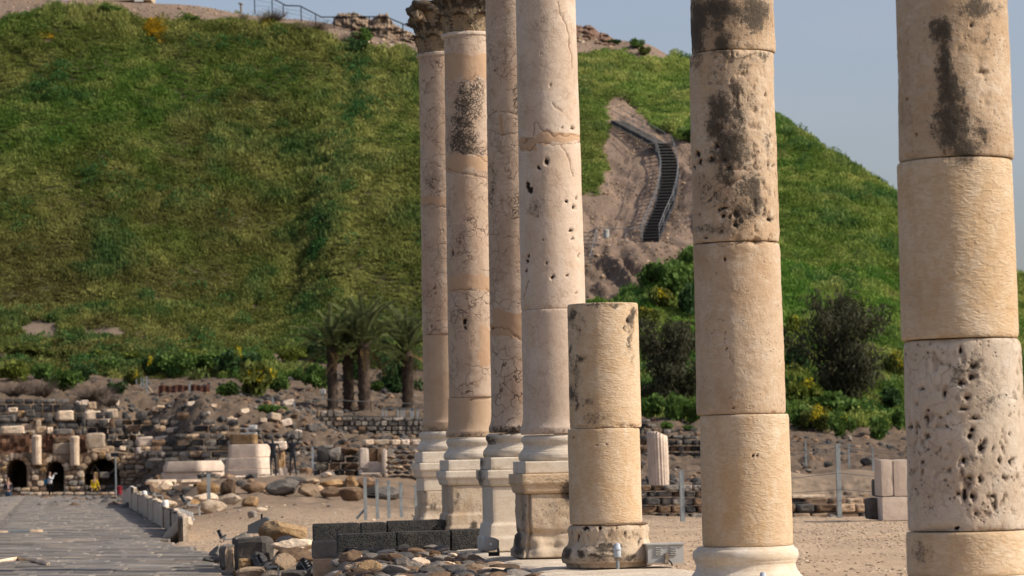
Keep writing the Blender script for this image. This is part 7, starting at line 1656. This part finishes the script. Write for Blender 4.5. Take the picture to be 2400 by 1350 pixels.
def spotlight(px, py, Y, s, label, tilt=-.5, flip=1, group='black spotlights on steel arms'):
    e = thing('spotlight', label, 'spotlight', P(px, py, Y), group, 0.0)
    t_ = Matrix.Rotation(tilt, 4, 'Y')
    def put(name, c, d, m_, extra=0):
        mb = MB(); mb.box((0, 0, 0), d); q = t_ @ Vector(c); o = mb.build(name, M[m_], e, (q.x * s, q.y * s, q.z * s), rot=(0, tilt, 0)); o.scale = (s, s, s); return o
    put('body', (0, 0, 0), (.10, .24, .34), 'black_paint'); put('glass', (-.058, 0, 0), (.014, .20, .30), 'lens'); put('rim', (-.052, 0, .165), (.03, .25, .02), 'black_paint'); put('rim', (-.052, 0, -.165), (.03, .25, .02), 'black_paint')
    for i in range(5): put('fin', (.062, 0, -.13 + i * .065), (.04, .22, .012), 'black_paint')
    for i in range(3): put('clip', (.055, -.118, -.05 + i * .06), (.05, .012, .016), 'white_paint')
    for sd in (1, -1): put('yoke', (.06, sd * .13, -.12), (.20, .014, .05), 'dark_grey_paint')
    mb = MB(); mb.tube([(.10, 0, -.16), (.14, .02, -.26), (.05, .03, -.31), (-.02, 0, -.26)], .016, 5); o = mb.build('cable', M['black_paint'], e); o.scale = (s, s, s)
    mb = MB(); mb.box((.16, 0, -.14), (.10, .10, .12)); o = mb.build('bracket', M['grey_paint'], e); o.scale = (s, s, s)
    mb = MB(); mb.box((.33 * flip if flip > 0 else .2, 0, -.20), (.36, .05, .05)); mb.box((.49, 0, -.36), (.05, .05, .34)); o = mb.build('arm', M['grey_paint'], e); o.scale = (s, s, s)
spotlight(516, 1252, 46.5, .42, 'farthest black spotlight, leaning out over the street edge', -.38)
spotlight(611, 1312, 42.0, .50, 'middle black spotlight, in front of the dark stones of the heap', -.45)
spotlight(717, 1324, 40.0, .60, 'largest black spotlight, beside the pale upright stone', -.55)
spotlight(430, 1170, 84, .9, 'black spotlight lying behind the white kerb lamps', -.5)
spotlight(352, 1150, 108, .9, 'small dark spotlight behind the far kerb lamps', -.4)
cl = thing('coiled_hose', 'coil of ribbed grey cable duct at the near end of the kerb', 'hose', P(435, 1212, 74)); mb = MB()
pts = [];
for i in range(120):
    t_ = i / 120; a = t_ * 6.28 * 9; pts.append((-.16 + .36 * t_, .10 * math.cos(a), .12 + .10 * math.sin(a) - .12 * t_))
mb.tube(pts, .014, 4); mb.build('coil', M['grey_paint'], cl)
# white floodlight by the white pedestal
fl_ = thing('floodlight', 'white floodlight with a rounded back beside the restored white pedestal', 'floodlight', P(1150, 1300, 35.2)); k = 35.2 / F
V = []
for xx, hw, hh_ in ((-19, .1, .1), (-18.6, 12, 15), (-17, 15, 17.5), (-4, 14.5, 17), (10, 12.5, 14.5), (17, 10.5, 11.5), (19, 8, 8), (19.2, .1, .1)):
    ring = []
    for i in range(24):
        a = 2 * math.pi * i / 24; ca, sa_ = math.cos(a), math.sin(a); ex = .35
        ring.append((xx * k, hw * k * math.copysign(abs(ca) ** ex, ca), hh_ * k * math.copysign(abs(sa_) ** ex, sa_)))
    V.append(ring)
M['flood_white_shaded'] = plain('flood_shaded_enamel', (.42, .40, .37), .4, 0, .04)  # white housing greyed, its shade is put into the enamel colour
obj('housing', grid_mesh('housing', np.array(V), M['flood_white_shaded'], wrap=True), fl_, (0, 0, 25 * k), (0, R(6), R(12)))
mb = MB(); mb.lathe([(3.2 * k, 0), (3.2 * k, .8 * k), (2 * k, 1.0 * k)], 14); mb.build('cap', M['white_paint'], fl_, (1 * k, -16.2 * k, 25 * k), rot=(R(90), 0, 0))
mb = MB(); mb.box((19 * k, 0, 14 * k), (6 * k, 4 * k, 28 * k), 0, 0); mb.build('yoke', M['dark_grey_paint'], fl_, rot=(0, R(-8), 0)); mb = MB(); mb.box((8 * k, 0, 1 * k), (26 * k, 12 * k, 9 * k)); mb.build('base', M['black_paint'], fl_)
# grey wedge housing
wd = thing('lamp_housing', 'grey wedge shaped floodlight housing behind the domed brown boulder', 'floodlight', P(605, 1250, 47)); k = 47 / F; mb = MB()
pr_ = [(-22, 4), (-22, 20), (18, 38), (26, 34), (26, 4)]; d = .32
v = [(x * k, -d / 2, z_ * k) for x, z_ in pr_] + [(x * k, d / 2, z_ * k) for x, z_ in pr_]; mb.add(v, [(0, 4, 3, 2, 1), (5, 6, 7, 8, 9)] + [(i, (i + 1) % 5, 5 + (i + 1) % 5, 5 + i) for i in range(5)]); mb.build('housing', M['dark_grey_paint'], wd)
mb = MB(); mb.box((2 * k, 0, 3 * k), (54 * k, d + .03, 5 * k)); mb.build('base_rim', M['dark_grey_paint'], wd); mb = MB(); mb.box((9 * k, .02, 38 * k), (4 * k, .06, 14 * k), 0, 0); mb.build('fin', M['black_paint'], wd)
# louvred grey ballast box by the short column
lb_ = thing('ballast_box', 'grey metal ballast box with louvres on the gravel right of the short column', 'electrical box', P(1556, 1322, 31.0), rz=.12); k = 31 / F
mb = MB(); mb.box((0, 0, 24 * k), (84 * k, .26, 44 * k)); mb.build('case', M['grey_paint'], lb_); mb = MB(); mb.box((0, 0, 47.2 * k), (90 * k, .30, 3 * k)); mb.build('lid', M['grey_paint'], lb_)
for x0 in (-17, 18):
    for i in range(5):
        mb = MB(); mb.box((x0 * k, -.137, (23 + i * 4.2) * k), (15 * k, .02, 1.8 * k), 0, .5); mb.build('louvre', M['grey_paint'], lb_)
mb = MB(); mb.box((2 * k, -.155, 18 * k), (9 * k, .05, 17 * k)); mb.box((-1 * k, -.19, 8 * k), (8 * k, .03, 8 * k)); mb.build('socket', M['wood'], lb_); mb = MB(); mb.tube([(4 * k, -.19, 10 * k), (8 * k, -.22, 6 * k), (11 * k, -.24, -2 * k)], .008, 5); mb.build('cable', M['black_paint'], lb_)
mb = MB(); mb.box((-22 * k, -.18, 3 * k), (50 * k, .03, 4 * k)); mb.build('rail', M['wood'], lb_)
GJ = 'small grey beacon lights before the columns'
for (px, yt, yb, Y, lb) in ((1448, 1273, 1334, 29.8, 'small grey beacon light in front of the stained base of the short column'), (1790, 1341, 1400, 23.6, 'small grey beacon light below the white base of the tall stained column')):
    k = Y / F; e = thing('beacon_light', lb, 'light', P(px, yb, Y), GJ); h = (yb - yt) * k
    mb = MB(); mb.lathe([(7.5 * k, h * .45), (8.5 * k, h * .48), (8.5 * k, h * .68), (8 * k, h * .70), (9.5 * k, h * .72), (9.5 * k, h * .80), (8 * k, h * .82), (7 * k, h * .96), (4 * k, h)], 16); mb.build('head', plain('beacon_grey', (.42, .46, .50), .4), e, (0, 0, 0), True)
    mb = MB(); mb.tube([(0, 0, 0), (0, 0, h * .47)], 4 * k, 8); mb.build('post', M['galv'], e); mb = MB(); mb.box((8 * k, 0, h * .76), (8 * k, 5 * k, 4 * k)); mb.build('clamp', M['grey_paint'], e); mb = MB(); mb.box((0, 0, h * .38), (12 * k, 8 * k, 5 * k)); mb.build('bracket', M['wood'], e)

# ================================================================== people and the two figure sculptures
def skin_mesh(name, verts, edges, rad, mat, parent, root=0, loc=(0, 0, 0), sub=2):
    me = bpy.data.meshes.new(name); me.from_pydata([tuple(map(float, v)) for v in verts], edges, []); me.update(); me.materials.append(mat)
    o = obj(name, me, parent, loc); o.modifiers.new('skin', 'SKIN')
    if not me.skin_vertices: return o
    d = me.skin_vertices[0].data
    for i, r__ in enumerate(rad): d[i].radius = r__ if isinstance(r__, tuple) else (r__, r__); d[i].use_root = (i == root)
    s_ = o.modifiers.new('smooth', 'SUBSURF'); s_.levels = sub; s_.render_levels = sub
    return o
def human(J, h, slim=1.0, fingers=True):
    """J: joint positions in units of body height; returns verts, edges, radii"""
    V, E, Rr, idx = [], [], [], {}
    def add(n, p, r__, par=None):
        idx[n] = len(V); V.append(np.array(p, float) * h); Rr.append(r__ * h * slim if not isinstance(r__, tuple) else tuple(q * h * slim for q in r__))
        if par is not None: E.append((idx[par], idx[n]))
    add('pelvis', J['pelvis'], (.085, .065)); pe_ = np.array(J['pelvis']); ch = np.array(J['chest'])
    add('waist', pe_ * .5 + ch * .5, (.075, .055), 'pelvis'); add('chest', ch, (.095, .062), 'waist'); add('neckbase', np.array(J['neck']), .036, 'chest'); add('chin', np.array(J['neck']) * .55 + np.array(J['head']) * .45, (.034, .036), 'neckbase'); add('head', J['head'], (.044, .054), 'chin'); add('crown', np.array(J['head']) + (0, .004, .05), (.034, .042), 'head'); add('nose', np.array(J['head']) + np.array(J.get('face', (0, -1, 0))) * .056 + (0, 0, -.008), .010, 'head')
    for s in 'LR':
        add('sh' + s, J['sh' + s], .034, 'chest'); add('el' + s, J['el' + s], .025, 'sh' + s); add('wr' + s, J['wr' + s], .017, 'el' + s)
        w_, e_ = np.array(J['wr' + s]), np.array(J['el' + s]); d = (w_ - e_) / (np.linalg.norm(w_ - e_) + 1e-6); add('palm' + s, w_ + d * .035, (.020, .012), 'wr' + s)
        if fingers:
            sd = np.cross(d, (0, 1, .2)); sd /= np.linalg.norm(sd) + 1e-6
            for q, (o_, l_) in enumerate(((-.016, .040), (-.006, .047), (.005, .044), (.015, .034))): add(f'k{q}{s}', w_ + d * .055 + sd * o_, .0052, 'palm' + s); add(f'f{q}{s}', w_ + d * (.055 + l_ * .6) + sd * o_ * 1.1 + np.array((0, -.010, -.006)), .004, f'k{q}{s}')
            add('th' + s, w_ + d * .03 - sd * .026 + np.array((0, -.010, 0)), .0058, 'palm' + s); add('tt' + s, w_ + d * .055 - sd * .034 + np.array((0, -.016, 0)), .0048, 'th' + s)
        add('hip' + s, J['hip' + s], .052, 'pelvis'); add('kn' + s, J['kn' + s], .034, 'hip' + s); add('an' + s, J['an' + s], .022, 'kn' + s); a_ = np.array(J['an' + s]); add('toe' + s, a_ + np.array(J.get('face', (0, -1, 0))) * .075 + (0, 0, -.025), .018, 'an' + s)
    return V, E, Rr, idx
def garment(name, V, E, Rr, idx, keep, grow, mat, parent, root, extra=None):
    ids = [idx[k_] for k_ in keep]; m = {i: j for j, i in enumerate(ids)}; e2 = [(m[a], m[b]) for a, b in E if a in m and b in m]
    rad = [tuple(q * grow for q in (Rr[i] if isinstance(Rr[i], tuple) else (Rr[i], Rr[i]))) for i in ids]; return skin_mesh(name, [V[i] for i in ids], e2, rad, mat, parent, m[idx[root]])
def person(label, loc, h, J, top, legs, top_keep, hairlen, rz, hat=None):
    e = thing('person', label, 'person', loc, 'visitors at the end of the street', rz); V, E, Rr, idx = human(J, h)
    skin_mesh('body', V, E, Rr, M['skin'], e, 0); garment('jacket', V, E, Rr, idx, top_keep, 1.22, M[top], e, 'chest'); garment('trousers', V, E, Rr, idx, ['pelvis', 'hipL', 'hipR', 'knL', 'knR', 'anL', 'anR'], 1.22, M[legs], e, 'pelvis')
    for s in 'LR':
        a_ = V[idx['an' + s]]; t_ = V[idx['toe' + s]]; skin_mesh('shoe', [a_ - (0, 0, .02 * h), (a_ + t_) / 2 - (0, 0, .012 * h), t_], [(0, 1), (1, 2)], [.028 * h, .026 * h, .022 * h], M['black_cloth'], e)
    hd = V[idx['head']]; f_ = np.array(J.get('face', (0, -1, 0)))
    skin_mesh('hair', [hd + np.array((0, 0, .042)) * h - f_ * .006 * h, hd + np.array((0, 0, .012)) * h - f_ * .030 * h, hd - f_ * .036 * h - np.array((0, 0, hairlen)) * h], [(0, 1), (1, 2)], [.050 * h, .046 * h, .034 * h], M[hat or 'hair'], e)
    sdv = np.cross(f_, (0, 0, 1))
    for s in (1, -1):
        mb = MB(); v, f = ICO[1]; mb.add(v * .006 * h, f); mb.build('eye', M['black_paint'], e, hd + (f_ * .050 + sdv * s * .018 + np.array((0, 0, .006))) * h)
    return e, V, idx
B0 = dict(pelvis=(0, 0, .52), chest=(0, 0, .72), neck=(0, 0, .83), head=(0, -.006, .925), shL=(-.105, 0, .79), shR=(.105, 0, .79), hipL=(-.05, 0, .49), hipR=(.05, 0, .49), knL=(-.055, -.01, .28), knR=(.055, -.01, .28), anL=(-.06, .01, .045), anR=(.06, .01, .045))
gm = P(20, 1168, 176); 
J = dict(B0, elL=(-.135, .01, .62), wrL=(-.05, -.09, .55), elR=(.135, .01, .62), wrR=(.05, -.09, .55))
e, V, idx = person('person in a dark jacket, dark cap and blue jeans with hands joined in front', (gm[0], 176, terrain_z(gm[0], 176)), 1.75, J, 'navy', 'denim', ['pelvis', 'waist', 'chest', 'shL', 'shR', 'elL', 'elR', 'wrL', 'wrR'], .02, R(10), 'navy')
mb = MB(); mb.box((0, -.115, 1.22), (.10, .03, .34)); mb.build('shirt', M['pink_cloth'], e)
skin_mesh('cap_brim', [np.array((0, -.05, 1.66)), np.array((0, -.16, 1.64))], [(0, 1)], [(.075, .012), (.06, .008)], M['navy'], e)
gm = P(117, 1168, 175)
J = dict(B0, face=(1, 0, 0), head=(.008, 0, .925), elL=(.09, -.09, .70), wrL=(.15, -.03, .86), elR=(.09, .09, .70), wrR=(.15, .03, .86), shL=(0, -.10, .79), shR=(0, .10, .79), hipL=(0, -.05, .49), hipR=(0, .05, .49), knL=(.01, -.05, .28), knR=(-.01, .05, .28), anL=(0, -.05, .045), anR=(-.03, .05, .045))
e, V, idx = person('person in a white jacket raising a camera, blue backpack behind', (gm[0], 175, terrain_z(gm[0], 175)), 1.66, J, 'white_cloth', 'black_cloth', ['pelvis', 'waist', 'chest', 'shL', 'shR', 'elL', 'elR', 'wrL', 'wrR'], .02, 0)
skin_mesh('jacket_hem', [np.array((0, 0, .92)), np.array((0, 0, .74))], [(0, 1)], [(.16, .14), (.20, .17)], M['white_cloth'], e)
bp_ = thing('backpack', 'turquoise blue backpack worn by the person in white', 'backpack', np.array(e.location) + (-.24, 0, .85)); skin_mesh('bag', [np.array((0, 0, 0)), np.array((0, 0, .18)), np.array((.02, 0, .36))], [(0, 1), (1, 2)], [(.10, .13), (.12, .15), (.09, .11)], M['blue_cloth'], bp_); mb = MB(); mb.tube([(.05, -.1, .34), (.16, -.12, .42), (.24, -.1, .30)], .02, 5); mb.build('strap', M['black_cloth'], bp_)
cmr = thing('camera_device', 'small camera held up by the person in white', 'camera', np.array(e.location) + (.33, 0, 1.50)); mb = MB(); mb.box((0, 0, 0), (.06, .13, .09)); mb.build('body', M['grey_paint'], cmr); mb = MB(); mb.tube([(.03, 0, 0), (.10, 0, 0)], .035, 10); mb.build('barrel', M['grey_paint'], cmr)
gm = P(222, 1168, 180)
J = dict(B0, face=(.7, -.7, 0), elL=(-.11, -.02, .62), wrL=(-.08, -.09, .49), elR=(.14, -.03, .63), wrR=(.20, -.10, .52))
e, V, idx = person('person in a mustard yellow coat with long dark hair', (gm[0], 180, terrain_z(gm[0], 180) - .3), 1.62, J, 'yellow_cloth', 'black_cloth', ['pelvis', 'waist', 'chest', 'shL', 'shR', 'elL', 'elR', 'wrL', 'wrR'], .07, 0)
skin_mesh('coat_skirt', [np.array((0, 0, 1.0)), np.array((0, 0, .62))], [(0, 1)], [(.17, .14), (.25, .2)], M['yellow_cloth'], e)
# figure sculptures of dark iron
def sculpture(label, px, yb, yt, Y, J):
    b = P(px, yb, Y); h = P(px, yt, Y)[2] - b[2]; e = thing('figure_sculpture', label, 'sculpture', b - (0, 0, .02), 'dark iron figure sculptures')
    V, E, Rr, idx = human(J, h / J['tall'], .72, False); skin_mesh('figure', V, E, Rr, M['dark_iron'], e, 0); mb = MB(); mb.box((0, 0, .01), (.5, .3, .03)); mb.build('base_plate', M['dark_iron'], e)
sculpture('dark iron figure sculpture with both arms raised, standing right of the pedestal', 687, 1118, 1008, 121, dict(B0, elL=(-.14, 0, .90), wrL=(-.10, 0, 1.05), elR=(.16, 0, .88), wrR=(.15, 0, 1.04), tall=1.08, hipL=(-.04, 0, .49), hipR=(.04, 0, .49), anL=(-.07, 0, .02), anR=(.08, 0, .02)))
sculpture('dark iron figure sculpture in front of the pedestal with one arm lifted high', 641, 1120, 1010, 120.5, dict(B0, elL=(-.20, 0, .82), wrL=(-.24, 0, 1.0), elR=(.16, 0, .62), wrR=(.16, 0, .45), tall=1.06, head=(-.03, 0, .90), anL=(-.05, 0, .02), anR=(.05, 0, .02), pelvis=(0, 0, .52)))

# scree on the bare scarp and the crest
i0, i1 = int(np.searchsorted(TY, 226)), int(np.searchsorted(TY, 321))
ccol = bpy.data.collections.new('scree_pieces')
for i in range(4): ccol.objects.link(bpy.data.objects.new('scree_piece', rock_mesh(300 + i, 1, 7)))
for i, o_ in enumerate(ccol.objects): o_.data.materials.append(M[('tan_stone', 'brown_rock', 'tan_stone', 'mixed_grey')[i]])
sv_ = grid_mesh('scree', PT[i0:i1], M['tan_stone'])
dn = (scarp | crestdirt)[i0:i1] * (.15 + sstep(.48, .65, fbm(PT[i0:i1] * .5, 3, 95)))
fattr(sv_, 'dens', dn); go4 = obj('scree', sv_); tag(go4, kind='stuff')
n4g = n3g.copy(); n4g.name = 'scatter_scree'
for x in n4g.nodes:
    if x.bl_idname == 'GeometryNodeCollectionInfo': x.inputs['Collection'].default_value = ccol
    if x.bl_idname == 'ShaderNodeMath' and abs(x.inputs[1].default_value - 1.9) < .01: x.inputs[1].default_value = 7.0
    if x.bl_idname == 'FunctionNodeRandomValue' and x.data_type == 'FLOAT': x.inputs[2].default_value = .05; x.inputs[3].default_value = .26
go4.modifiers.new('scatter', 'NODES').node_group = n4g
